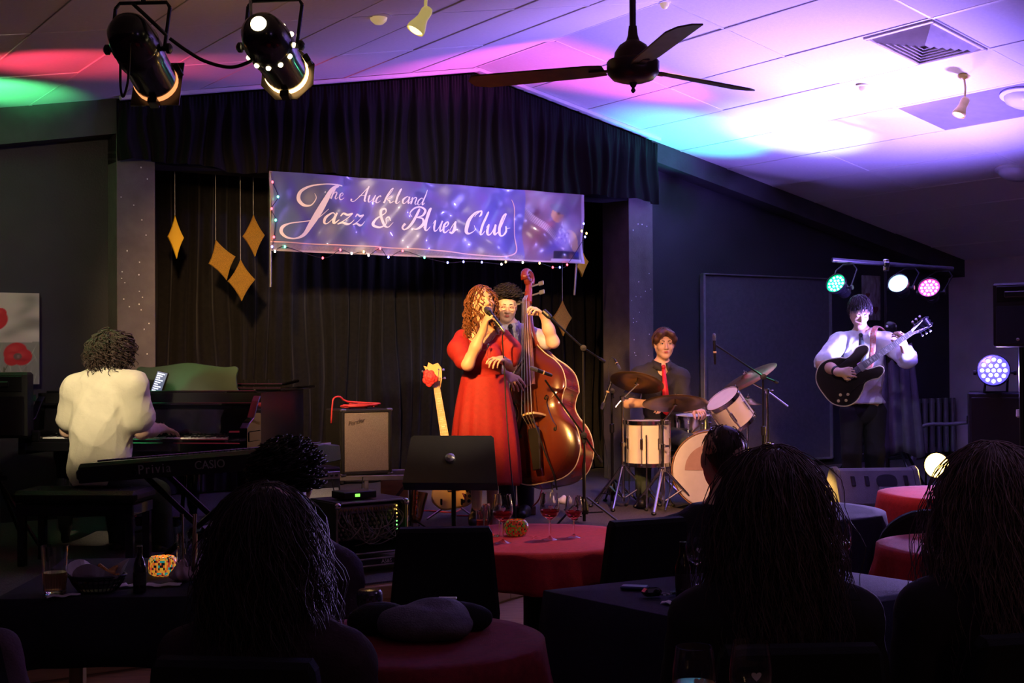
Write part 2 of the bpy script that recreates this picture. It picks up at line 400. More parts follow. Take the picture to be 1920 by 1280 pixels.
# ---------------------------------------------------------------- walls
def gable(u0, u1, zb):
    us = [u0] + ([UR] if u0 < UR < u1 else []) + [u1]
    return [(u0, zb), (u1, zb)] + [(u, zc(u)) for u in us[::-1]]
XZ = RW @ Matrix(((1, 0, 0, 0), (0, 0, 1, 0), (0, 1, 0, 0), (0, 0, 0, 1)))      # (u, z, v)
wall = M(XZ); wall.prism(gable(UL, 3.02, 0), 10.22, 10.34); struct(wall.build('wall_left_of_stage', m_dark))
wall = M(XZ); wall.prism(gable(8.18, UE, 0), 10.22, 10.34); struct(wall.build('wall_right_of_stage', m_dark))
def band(u0, u1, h): return [(u0, zc(u0) - h), (u1, zc(u1) - h), (u1, zc(u1)), (u0, zc(u0))]
struct(M(XZ).prism(band(UL, 3.0, .27), 9.99, 10.24).build('beam', m_beam))
struct(M(XZ).prism(band(8.2, UE, .2), 9.99, 10.24).build('beam', m_beam))
struct(M(XZ).prism(gable(3.0, 8.2, 2.97), 10.0, 10.3).build('wall_gable', m_velvet))
for u0, nm in ((3.0, 'pillar'), (7.91, 'pillar')):
    w_ = .295
    pr = struct(M(RW).box((u0 + w_ / 2, 10.2, (ZS + 3.2) / 2), (w_, .42, 3.2 - ZS), .004).build(nm, m_pier))
    fk = M(RW)
    for k in range(26):
        fk.box((u0 + random.uniform(.02, w_ - .02), 9.988, random.uniform(1.2, 2.95)), (.009, .004, random.uniform(.006, .012)), .001)
    tag(fk.build('glitter_flecks', m_spark, pr), kind='stuff')
struct(M(XZ).prism(gable(UL, UE, 0), VB - .1, VB).build('wall_back', m_dark))
struct(M(RW).box((UL - .05, (VB + 12) / 2, 1.3), (.1, 12 - VB, 2.6)).build('wall_left', m_dark))
m_side = mat('plaster_wall', (.55, .48, .52), .8, var=.1, vs=3, bump=.2, bs=60)
struct(M(RW).box((UE + .05, (VB + 12) / 2, 1.32), (.1, 12 - VB, 2.64)).build('wall_right', m_side))
struct(M(RW).box((5.6, 11.75, 1.9), (7.4, .1, 3.8)).build('wall_stage', m_velvet))
struct(M(RW).box((2.5, 11.05, 1.9), (.1, 1.36, 3.8)).build('wall_stage_left', m_velvet))
struct(M(RW).box((8.7, 11.05, 1.9), (.1, 1.36, 3.8)).build('wall_stage_right', m_velvet))
struct(M(RW).box((5.6, 11.0, 3.75), (6.4, 1.5, .1)).build('ceiling_stage', m_velvet))
# ---------------------------------------------------------------- ceiling: boards on rails
cs = M(XZ); cs.prism([(UL - .1, zc(UL) + .05), (UR, ZR + .06), (UE + .1, zc(UE) + .05), (UE + .1, zc(UE) + .2), (UR, ZR + .25), (UL - .1, zc(UL) + .2)], VB - .1, 12)
ceiling = struct(cs.build('ceiling', m_dark))
TU, TV, U0, V0 = .62, 1.38, 6.09, 5.94
def slope_x(u, v):
    a = math.atan(SL) if u < UR else -math.atan(SR)
    return RW @ tr((u, v, zc(u))) @ Matrix.Rotation(-a, 4, 'Y')
tile_me = None; m_tile2 = mat('smooth_panel', (.3, .27, .5), .22, var=.05, coat=.4)
k0, k1 = -13, 11
for k in range(k0, k1):
    for j in range(-6, 3):
        uc = U0 + TU * (k + .5); vc = V0 + TV * (j + .5)
        if uc - TU / 2 < UL - .5 or uc > UE + .2 or vc > 10.4: continue
        if k == 2 and j == 0: pass
        if tile_me is None:
            o = M().box((0, 0, .006), (TU * 1.012 - .006, TV - .006, .018), .003).build('ceiling_tile', m_tile, ceiling); tile_me = o.data
        else:
            o = bpy.data.objects.new('ceiling_tile', tile_me); COL.objects.link(o); o.parent = ceiling; XF[o.name] = Matrix()
        if k == 4 and j == 0:
            o.data = tile_me.copy(); o.data.materials[0] = m_tile2; o['label'] = 'smooth bluish replacement panel'
        o.matrix_local = slope_x(uc, vc) @ rot('X', random.uniform(-.12, .12)) @ rot('Y', random.uniform(-.25, .25)) @ tr((0, 0, random.uniform(-.003, .003)))
for k in range(k0, k1 + 1):
    u = U0 + TU * k
    if u < UL or u > UE: continue
    r = M(slope_x(u - .001 if k == 0 else u, 0)).box((0, (VB + 10) / 2, -.002), (.026, 10 - VB, .012), .002).build('ceiling_rail', m_rail, ceiling)
for j in range(-6, 4):
    v = V0 + TV * j
    if v > 10 or v < VB: continue
    for ua, ub in ((UL, UR), (UR, UE)):
        um = (ua + ub) / 2; M(slope_x(um, v)).box((0, 0, -.001), ((ub - ua) * 1.02, .024, .01), .002).build('ceiling_rail', m_rail, ceiling)
# ---------------------------------------------------------------- curtains
def folds(n, amp, seed):
    r = np.random.default_rng(seed); ph = r.uniform(0, 2 * PI, 4); fr = n * np.array([1, .53, 1.71, .27]); am = amp * np.array([1, .5, .35, .5])
    ww = r.uniform(.4, 1.4, 3)
    def f(s, t):
        q = s + .008 * np.sin(2 * PI * t * ww[0] + s * 40) * t
        return sum(a * np.sin(2 * PI * k * q + p + .5 * np.sin(2 * PI * s * 3)) for a, k, p in zip(am, fr, ph))
    return f
fp = folds(44, .022, 3)
def pel(s, t):
    u = 2.985 + s * 5.225; zt = np.where(u < UR, ZR + SL * (u - UR), ZR - SR * (u - UR)) - .05
    zb = 2.965 + .02 * np.sin(s * 23) + .012 * np.sin(s * 61); z = zt + (zb - zt) * t
    amp = .25 + .75 * np.clip(t * 3 - .2, 0, 1); v = 9.91 + fp(s, t) * amp + .006 * np.sin(s * 2 * PI * 170) * np.clip(1 - t * 4, 0, 1)
    return np.column_stack([u, v, z])
pl = M(RW); pl.grid(pel, 760, 12)
pelmet = tag(pl.build('pelmet_curtain', m_velvet, smooth=True), 'black gathered velvet pelmet hung under the gabled ceiling', 'curtain')
for u0, u1 in ((2.99, UR), (UR, 8.2)):
    M(slope_x((u0 + u1) / 2, 9.86)).box((0, 0, -.022), ((u1 - u0) * 1.02, .05, .03), .003).build('trim_1' if u0 < 3 else 'trim_2', m_white)['kind'] = 'structure'
fb = folds(46, .03, 8)
def backc(s, t):
    u = 2.6 + s * 6.05; z = 3.6 + (ZS + .015 - 3.6) * t
    return np.column_stack([u, 11.35 + fb(s, t) * (.7 + .3 * t), z])
M(RW).grid(backc, 640, 10).build('back_curtain', m_velvet2, smooth=True)
tag(bpy.data.objects['back_curtain'], 'black pleated curtain across the back of the stage', 'curtain')
# ---------------------------------------------------------------- board on the right wall
u0, _, z1 = UV(V(1320, 513, 10.15)); u1, _, z0 = UV(V(1561, 858, 10.15))
bt = thing('wall_panel', 'large grey pinboard panel with pale edge trim behind the drum kit', 'panel', W((u0 + u1) / 2, 10.19, z0))
M(RW).box(((u0 + u1) / 2, 10.195, (z0 + z1) / 2), (u1 - u0, .04, z1 - z0), .004).build('board', mat('pinboard_felt', (.1, .095, .11), .9, var=.1, vs=25, bump=.4, bs=200), bt)
m_trim = mat('edge_trim', (.3, .3, .33), .35, .5)
for c, d in ((((u0 + u1) / 2, 10.17, z0), (u1 - u0, .05, .022)), (((u0 + u1) / 2, 10.17, z1), (u1 - u0, .05, .014)), ((u1, 10.17, (z0 + z1) / 2), (.022, .05, z1 - z0)), ((u0, 10.17, (z0 + z1) / 2), (.03, .06, z1 - z0))):
    M(RW).box(c, d, .003).build('edge_strip', m_trim, bt)
# ================================================================ banner
VBN = 9.84
bu0, _, bz0 = UV(V(507, 470, VBN)); bu1, _, _ = UV(V(1096, 496, VBN)); bz1 = UV(V(508, 327, VBN))[2] + .03
def bwave(u, z):
    s = (u - bu0) / (bu1 - bu0); t = (z - bz0) / (bz1 - bz0)
    w = .026 * np.sin(9 * (s * 3.1 + t * .42) + .4) + .016 * np.sin(23 * (s * 2.2 - t * .35)) + .012 * np.exp(-((s * 3.14 + (t - 1) * .55 - .42) / .1) ** 2)
    w = w + .018 * np.exp(-((s * 3.14 + (t - 1) * 1.1 - 1.25) / .12) ** 2) + .016 * np.exp(-((s * 3.14 + (t - 1) * .9 - 2.1) / .1) ** 2)
    return w * (.4 + .6 * np.sin(PI * np.clip(t, 0, 1)) ** .5)
NU, NV = 300, 64
bm = M(RW)
def bfn(s, t):
    u = bu0 + s * (bu1 - bu0); z = bz0 + t * (bz1 - bz0); return np.column_stack([u, VBN - bwave(u, z), z])
bm.grid(bfn, NU, NV)
S, T = np.meshgrid(np.arange(NU + 1) / NU, np.arange(NV + 1) / NV, indexing='ij'); S = S.ravel(); T = T.ravel()
X = 3.14 * S; Y = .62 * T; colr = np.empty((len(S), 3)); r_ = np.random.default_rng(4)
colr[:] = (.13, .12, .36)
def wash(c, cx, cy_, rx, ry, a=1, ang=0, hard=1.0):
    ca, sa = math.cos(ang), math.sin(ang); dx, dy = X - cx, Y - cy_
    q = ((dx * ca + dy * sa) / rx) ** 2 + ((-dx * sa + dy * ca) / ry) ** 2
    w = np.clip((1.25 - q) * 3 * hard, 0, 1)[:, None] * a if hard > 1 else np.exp(-q)[:, None] * a
    colr[:] = colr * (1 - w) + np.array(c) * w
wash((.10, .17, .2), .1, .3, .35, .5, .9); wash((.2, .17, .3), 1.0, .35, .4, .4, .6); wash((.13, .13, .4), .75, .2, .3, .15, .7)
for k in range(9): wash(random.choice([(.3, .27, .36), (.26, .24, .3), (.08, .07, .34), (.06, .08, .2)]), .3 + .24 * k, .3, .05 + .02 * (k % 3), .5, .75, .5)
wash((.14, .12, .42), 1.9, .3, .5, .4, .8); wash((.24, .2, .38), 1.35, .1, .5, .1, .6)
for k in range(60): wash((.25, .2, .26), r_.uniform(0, 2.5), r_.uniform(.0, .05), r_.uniform(.03, .12), .03, .5)
low = (Y < .055) & (X < 2.45); colr[low] = colr[low] * .7 + np.array((.2, .17, .12)) * r_.uniform(.2, .6, (low.sum(), 1))
ph = X > 2.47
base = colr.copy()
colr[ph] = (.2, .14, .21)
wash((.4, .3, .3), 2.62, .52, .15, .1, .7); wash((.12, .05, .09), 2.6, .43, .07, .05, .9); wash((.28, .12, .18), 2.58, .2, .13, .17, .9)
wash((.5, .18, .22), 2.7, .32, .1, .035, .9, .3); wash((.65, .32, .13), 2.83, .42, .085, .06, 1, .2, 2); wash((.2, .18, .22), 2.87, .475, .12, .04, 1, -.15, 2); wash((.5, .22, .08), 2.9, .38, .05, .05, .9); wash((.16, .1, .2), 2.99, .42, .09, .14, .7)
wash((.15, .06, .04), 2.84, .435, .025, .012, 1); wash((.6, .36, .2), 3.0, .2, .06, .1, 1, .5, 2); wash((.4, .35, .68), 2.9, .24, .09, .1, .85); wash((.14, .12, .5), 2.78, .13, .12, .06, .9, .6)
wash((.5, .42, .6), 2.93, .33, .04, .06, .8, .7)
for k in range(5): wash((.8, .7, .72), 2.62 + .012 * k, .37 - .022 * k, .14, .004, .9, -.55)
for k in range(26): wash(random.choice([(.7, .66, .8), (.16, .1, .4), (.6, .5, .6)]), 2.88 + r_.normal(0, .05), .24 + r_.normal(0, .06), .014, .006, .9, r_.uniform(0, 3))
sm = (X > 2.78) & (X < 3.08) & (Y > .03) & (Y < .1); colr[sm] = (.03, .025, .07)
for k in range(10): wash(random.choice([(.05, .05, .3), (.2, .1, .08), (.02, .02, .05)]), r_.uniform(2.8, 3.06), r_.uniform(.035, .09), .03, .025, .8)
colr[(X > 2.76) & (X < 3.1) & (Y > .012) & (Y < .03)] = (.5, .45, .6)
colr[(~ph)] = base[~ph]
colr[(Y < .012)] = (.5, .4, .4); colr[X < .03] = (.3, .25, .25); colr[X > 3.11] = (.45, .38, .5)
bm.col = np.clip(colr, 0, 1)
banner = thing('banner', 'blue jazz club banner with white script lettering hung below the pelmet', 'banner', W((bu0 + bu1) / 2, VBN, bz0))
m_vinyl = mat('banner_vinyl', (.2, .2, .4), .3, attr='paint', coat=.3)
bm.build('vinyl_sheet', m_vinyl, banner, smooth=True)
# ---- calligraphic strokes; widths vary along each stroke as a broad pen would make them
def surf(x, y):
    u, v, z = UV(V(x, y, VBN)); return np.array([u, VBN - float(bwave(u, z)) - .0035, z])
def stroke(m, pts, n=7, dens=1):
    p = spl(pts, n); xy = p[:, :2]; w = np.maximum(p[:, 2], .45) / 2
    t = np.gradient(xy, axis=0); t /= np.maximum(np.linalg.norm(t, axis=1, keepdims=True), 1e-6)
    nn = np.column_stack([-t[:, 1], t[:, 0]]); a = xy + nn * w[:, None]; b_ = xy - nn * w[:, None]
    vs = [surf(*q) for q in a] + [surf(*q) for q in b_]; k = len(xy)
    m.add(vs, [(i, i + 1, k + i + 1, k + i) for i in range(k - 1)])
GL = {  # strokes in letter space: x, y up (x-height 1), pen width
 'h': [[(.0, .1, .1), (.3, 1, .1), (.62, 2.05, .12), (.42, 1.9, .2), (.2, 1, .3), (.1, 0, .28)], [(.15, .5, .08), (.45, .95, .14), (.68, .85, .26), (.6, .2, .28), (.75, .0, .14), (1, .3, .06)]],
 'e': [[(.05, .45, .06), (.5, .6, .1), (.62, .85, .16), (.42, 1, .14), (.12, .65, .3), (.18, .12, .26), (.45, 0, .14), (.85, .3, .06)]],
 'u': [[(-.05, .7, .06), (.15, 1, .14), (.1, .4, .3), (.2, .02, .2), (.45, .15, .1), (.72, .8, .08)], [(.78, 1, .2), (.7, .4, .3), (.76, .02, .2), (1.02, .3, .06)]],
 'c': [[(.62, .8, .2), (.5, 1, .14), (.15, .65, .3), (.15, .15, .28), (.42, 0, .14), (.8, .3, .06)]],
 'k': [[(0, .1, .08), (.35, 1.1, .1), (.6, 2.05, .12), (.42, 1.9, .2), (.2, 1, .3), (.1, 0, .28)], [(.18, .5, .06), (.55, 1, .14), (.66, .8, .14), (.3, .55, .1), (.55, .3, .26), (.66, 0, .18), (.95, .3, .06)]],
 'l': [[(0, .2, .06), (.35, 1.1, .1), (.62, 2.05, .12), (.45, 1.9, .2), (.22, 1, .3), (.18, .15, .26), (.38, .0, .12), (.68, .35, .06)]],
 'a': [[(.72, .8, .1), (.5, 1, .14), (.12, .6, .3), (.12, .12, .24), (.35, .03, .1), (.7, .6, .07)], [(.8, 1, .18), (.7, .35, .3), (.78, .02, .2), (1.05, .35, .06)]],
 'n': [[(-.05, .6, .06), (.15, 1, .14), (.12, .4, .3), (.06, 0, .26)], [(.12, .5, .07), (.42, .95, .14), (.66, .85, .26), (.58, .2, .28), (.74, 0, .14), (1, .3, .06)]],
 'd': [[(.68, .8, .1), (.45, 1, .14), (.1, .6, .3), (.1, .12, .24), (.35, .03, .1), (.68, .6, .07)], [(1.0, 2.2, .1), (.92, 1.7, .2), (.72, .6, .3), (.72, .05, .22), (1, .35, .06)]],
 'z': [[(.1, .75, .1), (.25, 1, .2), (.55, .85, .26), (.9, .98, .1), (.45, .4, .08), (.02, .02, .1), (.3, .15, .22), (.6, .0, .26), (.85, .05, .14), (1.1, .4, .05)]],
 's': [[(.1, .2, .05), (.5, 1.05, .1), (.55, .8, .2), (.62, .35, .3), (.4, .0, .22), (.1, .1, .2)], [(.45, .02, .1), (.95, .35, .05)]],
 'b': [[(0, .2, .06), (.35, 1.1, .1), (.62, 2.05, .12), (.42, 1.85, .2), (.15, .8, .3), (.2, .1, .26), (.45, 0, .14), (.72, .4, .26), (.68, .9, .16), (.75, .7, .07), (1.1, .75, .05)]],
 'A': [[(-.5, .35, .3), (-.55, .05, .2), (-.2, .02, .1), (.4, .9, .12), (1.0, 2.1, .1)], [(1.0, 2.15, .2), (.88, 1.1, .32), (.85, .1, .3), (1.05, .05, .12)], [(.2, .75, .06), (.6, .85, .1), (.95, .8, .06)]],
 'B': [[(.0, .55, .3), (-.1, .2, .22), (.1, 0, .16), (.4, .4, .28), (.75, 1.7, .28), (.82, 1.95, .12)], [(.35, 1.15, .06), (.1, 1.5, .14), (.35, 1.95, .2), (.85, 2.1, .2), (1.25, 1.8, .28), (1.1, 1.3, .2), (.7, 1.1, .08), (1.1, 1.0, .2), (1.2, .5, .32), (.85, .02, .2), (.5, .1, .1)]],
 'C': [[(.62, 1.55, .06), (.75, 1.8, .1), (1.15, 2.1, .14), (1.2, 1.75, .22), (1.05, 1.55, .1)], [(1.15, 2.1, .14), (.6, 1.9, .2), (.15, 1.1, .34), (.2, .25, .32), (.55, 0, .2), (.95, .3, .07), (.75, .75, .06)]],
 '&': [[(1.35, .6, .08), (1.15, .95, .18), (.98, .8, .1), (1.05, .3, .1), (.6, 0, .2), (.05, .25, .34), (.25, .8, .2), (.85, 1.35, .1), (.75, 1.75, .2), (.5, 1.6, .26), (.6, 1.0, .26), (.95, .2, .26), (1.3, .02, .12), (1.6, .45, .05)]],
}
txt = M(RW)
def put(ch, x0, x1, y, xh, sl=.38):
    w = {'A': 1.2, 'B': 1.25, 'C': 1.1, '&': 1.6}.get(ch, 1.0)
    kx = (x1 - x0) / w / (1.0 if ch.isupper() or ch == '&' else 1.0)
    for st in GL[ch]:
        stroke(txt, [(x0 + p[0] * kx + p[1] * xh * sl * .55, y - p[1] * xh, p[2] * xh * .82) for p in st])
def line(chars, xa, ya, xb, yb, xh):
    for ch, x0, x1 in chars:
        put(ch, x0, x1, ya + (yb - ya) * (x0 - xa) / (xb - xa), xh)
line([('h', 615, 631), ('e', 632, 646), ('A', 668, 690), ('u', 689, 706), ('c', 705, 718), ('k', 720, 738), ('l', 738, 750), ('a', 749, 765), ('n', 765, 782), ('d', 780, 797)], 615, 373.5, 797, 385.5, 13)
line([('a', 606, 631), ('z', 630, 655), ('z', 656, 681), ('&', 700, 735), ('B', 757, 790), ('l', 789, 807), ('u', 807, 833), ('e', 831, 847), ('s', 844, 859), ('C', 868, 888), ('l', 895, 911), ('u', 908, 929), ('b', 928, 951)], 606, 419, 951, 444, 20)
c5 = lambda pts: [(480 + x / 5.82, 300 + y / 5.82, w / 5.82) for x, y, w in pts]
stroke(txt, c5([(632, 365, 4), (645, 420, 8), (600, 490, 14), (530, 488, 30), (482, 420, 38), (500, 340, 34), (590, 285, 20), (720, 268, 12), (850, 272, 16), (940, 282, 14)]), 9)
stroke(txt, c5([(890, 280, 30), (800, 330, 40), (740, 440, 60), (680, 570, 74), (610, 700, 64), (530, 810, 40), (420, 856, 16), (320, 845, 24), (268, 790, 36), (285, 730, 34), (370, 690, 14), (500, 672, 10), (650, 648, 10), (720, 600, 8), (785, 535, 5)]), 9)
txt.build('script_lettering', mat('white_print', (.92, .88, .85), .5, var=.02), banner)
bd = M(RW)
stroke(bd, [(506, 453, 2), (600, 457.5, 2), (700, 462.5, 2), (800, 468, 2), (880, 476, 2), (930, 481, 2.2), (957, 478.5, 2.2), (969.5, 468, 2.4), (968, 440, 2), (964.5, 408, 1.6), (963.5, 385, 1.4), (961, 374, 1)], 10)
bd.build('border_line', mat('pink_print', (.75, .5, .5), .45, var=.02), banner)
for x, y0, y1 in ((507, 325, 538), (1081, 490, 553)):
    a = V(x, y0, VBN + .03); b_ = V(x - (4 if x > 1000 else 0), y1, VBN + .03); M().tube([a, b_], .012, 10).build('hanging_pole', m_steel, banner)
# ---------------------------------------------------------------- string lights round the banner
sl = thing('string_lights', 'string of tiny coloured fairy lights along the banner edge', 'string lights', V(800, 480, VBN - .03))
q5 = lambda x, y: (480 + x / 5.82, 300 + y / 5.82); q6 = lambda x, y: (780 + x / 5.647, 320 + y / 5.647)
bl = [(q5(180, 240), 'r'), (q5(240, 400), 'g'), (q5(170, 530), 'r'), (q5(215, 655), 'g'), (q5(195, 840), 'r'), (q5(175, 945), 'b'), (q5(207, 995), 'w'), (q5(315, 945), 'g'), (q5(728, 1068), 'r'), (q5(920, 980), 'r'), (q5(1043, 1018), 'w'), (q5(1175, 1000), 'y'), (q5(1228, 1038), 'w'), (q5(1355, 965), 'r'), (q5(1445, 1058), 'b'), (q5(1600, 990), 'r'), (q5(1838, 1062), 'g'),
      (q6(335, 972), 'b'), (q6(503, 963), 'b'), (q6(697, 968), 'b'), (q6(905, 990), 'w'), (q6(950, 965), 'y'), (q6(1130, 970), 'w'), (q6(1308, 978), 'y'), (q6(1448, 1022), 'r'), (q6(1523, 1022), 'b'), (q6(1600, 995), 'r'), (q6(1790, 700), 'b'), (q6(1805, 662), 'y'), (q6(1755, 638), 'y'), (q6(1775, 560), 'b')]
LC = {'r': (1, .06, .08), 'g': (.1, 1, .5), 'b': (.2, .2, 1), 'w': (1, .9, .8), 'y': (1, .6, .15)}
wire = [V(508, 322, VBN - .04)]
for (x, y), c in bl:
    p = V(x, y, VBN - .045); wire.append(p)
    M().ell(p, (.0085, .0085, .011), 8, 6).build('bulb', mat('bulb_' + c, LC[c], .3, emit=LC[c], es=9), sl)
M().tube(spl(wire, 6), .0025, 5).build('wire', m_cable, sl)
# ---------------------------------------------------------------- gold diamonds on strings
def diamond(pts, v, m, label, top):
    q = [np.array(UV(V(x, y, v)))[[0, 2]] for x, y in pts]; c = np.mean(q, 0); out = []
    for i in range(4):
        a, b_ = q[i], q[(i + 1) % 4]; mid = (a + b_) / 2 + (c - (a + b_) / 2) * .2
        for t in np.linspace(0, 1, 8, endpoint=False): out.append((1 - t) ** 2 * a + 2 * t * (1 - t) * mid + t * t * b_)
    th = thing('hanging_diamond', label, 'decoration', W(c[0], v, c[1]), 0, 'gold diamonds hanging over the stage')
    M(XZ).prism(out, v - .012, v + .012, b=.004).build('card', m, th)
    tp = q[0]; M(RW).tube([(tp[0], v, tp[1]), (tp[0], v, top)], .0022, 5).build('string', m_string, th)
diamond([(328, 404), (344.5, 446), (331, 485), (314, 443)], 10.45, m_goldp, 'smooth yellow gold diamond hanging beside the left pillar', 3.705)
diamond([(475, 403), (496, 441), (478, 481), (455, 443)], 10.45, m_gold, 'glittery gold diamond hanging just left of the banner', 3.705)
diamond([(404.5, 450), (441, 481), (425, 525), (391.5, 494)], 10.45, m_gold, 'tilted gold diamond, upper one of the two touching diamonds', 3.705)
diamond([(451, 487), (478, 524), (453, 564), (427, 527)], 10.4, m_gold, 'gold diamond, lower one of the two touching diamonds', 3.705)
diamond([(1093, 474), (1103, 490), (1091, 519), (1080, 500)], 10.36, m_goldp, 'small gold diamond peeping out behind the right end of the banner', 3.705)
diamond([(1054.5, 564), (1071.6, 596), (1056, 629.5), (1036.7, 595)], 10.4, m_gold, 'pale gold diamond hanging behind the double bass player', 3.705)
# ================================================================ par cans in front of the stage
m_hot = mat('hot_lens', (1, .6, .25), .3, emit=(1, .55, .18), es=14)
m_hot2 = mat('warm_lens', (1, .45, .2), .3, emit=(1, .36, .12), es=1.3)
m_lampw = mat('lamp_glow', (1, .85, .5), .3, emit=(1, .8, .42), es=10)
m_can = mat('can_paint', (.014, .014, .017), .22, .2, var=.1, coat=.3)
def par_can(label, back, front, d0, d1, lens, lit, square):
    a = P(*back, d0); b_ = P(*front, d1); L_ = np.linalg.norm(b_ - a); f = frame(a, b_)
    t = thing('stage_par_can', label, 'stage light', a, 0, 'par cans hung in front of the stage')
    m = M(f); m.lathe([(.088, .03), (.108, .06), (.111, .14), (.111, .17), (.103, .175), (.103, L_), (.1, L_), (.1, .2)], 28); m.build('can_body', m_can, t, angle=40)
    m = M(f); m.lathe([(.001, -.1), (.03, -.098), (.065, -.08), (.092, -.045), (.104, 0), (.108, .05), (.112, .06), (.112, .075)], 28); m.build('rear_dome', m_can, t, smooth=True)
    m = M(f); m.lathe([(.104, .03 + L_), (.107, L_ - .004), (.09, L_ + .002), (.001, L_ + .012)], 28, cap=False); m.build('lens', lens, t, smooth=True)
    m = M(f); n = 4 if square else 8; r_ = .168 if square else .14; ang = np.arange(n) * 2 * PI / n + (PI / 4 if square else PI / 8)
    for i in range(n):                 # frame plate with a round hole
        a0, a1 = ang[i], ang[i] + 2 * PI / n; aa = np.linspace(a0, a1, 7); t_ = np.linspace(0, 1, 7)
        p0 = np.array([r_ * math.cos(a0), r_ * math.sin(a0)]); p1 = np.array([r_ * math.cos(a1), r_ * math.sin(a1)])
        o_ = p0 + (p1 - p0) * t_[:, None]; i_ = .1 * np.column_stack([np.cos(aa), np.sin(aa)])
        vs = [(*q, L_ + .035) for q in i_] + [(*q, L_ + .035) for q in o_] + [(*q, L_ + .041) for q in i_] + [(*q, L_ + .041) for q in o_]
        fs = []
        for k in range(6): fs += [(k, k + 1, 8 + k, 7 + k), (14 + k, 21 + k, 22 + k, 15 + k), (7 + k, 8 + k, 22 + k, 21 + k)]
        m.add(vs, fs)
    m.build('gel_frame', m_blackm, t)
    for k in range(3):
        q = k * 2 * PI / 3 + .5; m = M(f @ rot('Z', math.degrees(q))); m.box((.118, 0, L_ + .012), (.03, .045, .06), .004); m.build('frame_clip', m_blackm, t)
    # yoke: a flat U-bar rising from two pivots
    ax = np.array(f)[:3, 0]; ax = unit(ax - np.array([0, 0, ax[2]])) ; mid = a + (b_ - a) * .3; up = np.array([0, 0, 1.])
    up = unit(up * 1 - ax * .12); pts = [mid - ax * .125, mid - ax * .128 + up * .19, mid - ax * .11 + up * .215, mid + ax * .11 + up * .215, mid + ax * .128 + up * .19, mid + ax * .125]
    M().tube(spl(pts[:2], 2), .009, 8).tube(pts[1:5], .009, 8).tube(pts[4:], .009, 8).build('yoke', m_blackm, t)
    for s in (-1, 1):
        M(frame(mid + s * ax * .112, mid + s * ax * .2)).lathe([(.012, 0), (.012, .02), (.024, .024), (.024, .04), (.01, .05), (.001, .051)], 10).build('clamp_knob', m_black, t, angle=40)
    top = mid + up * .215; M().cyl(top, top + np.array([0, 0, .06]), .012).box(top + np.array([0, 0, .08]), (.05, .03, .06), .008).build('hook_clamp', m_blackm, t)
    if lit:
        x = f @ rot('Z', 160) @ rot('Y', -52); mm = M()
        c0 = np.array(f.inverted() @ Vector(P(484, 43, d0 - .1)));
        c0 = c0 / np.linalg.norm(c0) * .1; w0 = np.array(f @ Vector(c0)); dirn = unit(w0 - a)
        M(frame(w0 + dirn * .001, w0 + dirn * .05)).lathe([(.036, -.004), (.034, .004), (.001, .007)], 20).build('lamp_port', m_lampw, t, smooth=True)
        mm = M()
        for k in range(12):
            q = k * 2 * PI / 12; p = f @ Vector((.112 * math.cos(q), .112 * math.sin(q), .105)); mm.ell(p, (.012, .012, .012), 8, 6)
        tag(mm.build('vent_slot_glow', m_lampw, t, smooth=True), kind='stuff')
    return t, a, b_, ax, mid
pc1 = par_can('black stage par can, unlit one of the pair, nearer the green ceiling glow', (244, 66), (291, 150), 6.0, 6.34, m_hot2, False, True)
pc2 = par_can('black stage par can with a glowing lamp port in its rear dome', (494, 66), (536, 134), 6.0, 6.36, m_hot, True, False)
w_ = spl([P(318, 72, 6.05), P(350, 95, 6.08), P(385, 115, 6.1), P(430, 126, 6.1), P(465, 117, 6.08), P(488, 100, 6.03)], 8)
M().tube(w_, .0085, 8).build('lamp_cable', m_cable, smooth=True)
tag(bpy.data.objects['lamp_cable'], 'black cable drooping between the two par cans', 'cable')
m = M().tube(spl([P(248, 6, 6), P(290, 45, 5.95), P(312, 66, 6)], 8), .009, 8)
m.tube(spl([P(226, 100, 6.02), P(226, 160, 6.06), P(231, 181, 6.08), P(240, 150, 6.04), P(244, 80, 5.92)], 8), .006, 8)
tag(m.build('lamp_cable', m_cable, smooth=True), 'black cable looped below the left par can', 'cable')
bar0, bar1 = P(150, -32, 6.14), P(640, -38, 6.14)
tag(M().tube([bar0, bar1], .024, 12).build('lighting_bar', m_blackm), 'black lighting bar just above the frame carrying the par cans', 'bar')
m = M()
for x in (200, 600):
    p = P(x, -35, 6.14); z = zc(UV(p)[0]) - .002; M().cyl(p, (p[0], p[1], z), .01).build('drop_rod', m_blackm, bpy.data.objects['lighting_bar'])
m = M()
for k in range(26):
    p = P(471 - k * .1, 40 - k * 2.4, 5.98); m.tube([p + np.array([.006 * math.cos(t_), 0, .008 * math.sin(t_)]) for t_ in np.linspace(0, 2 * PI, 7)[:-1]], .0016, 4, closed=True)
m.build('safety_chain', m_steel, pc2[0])
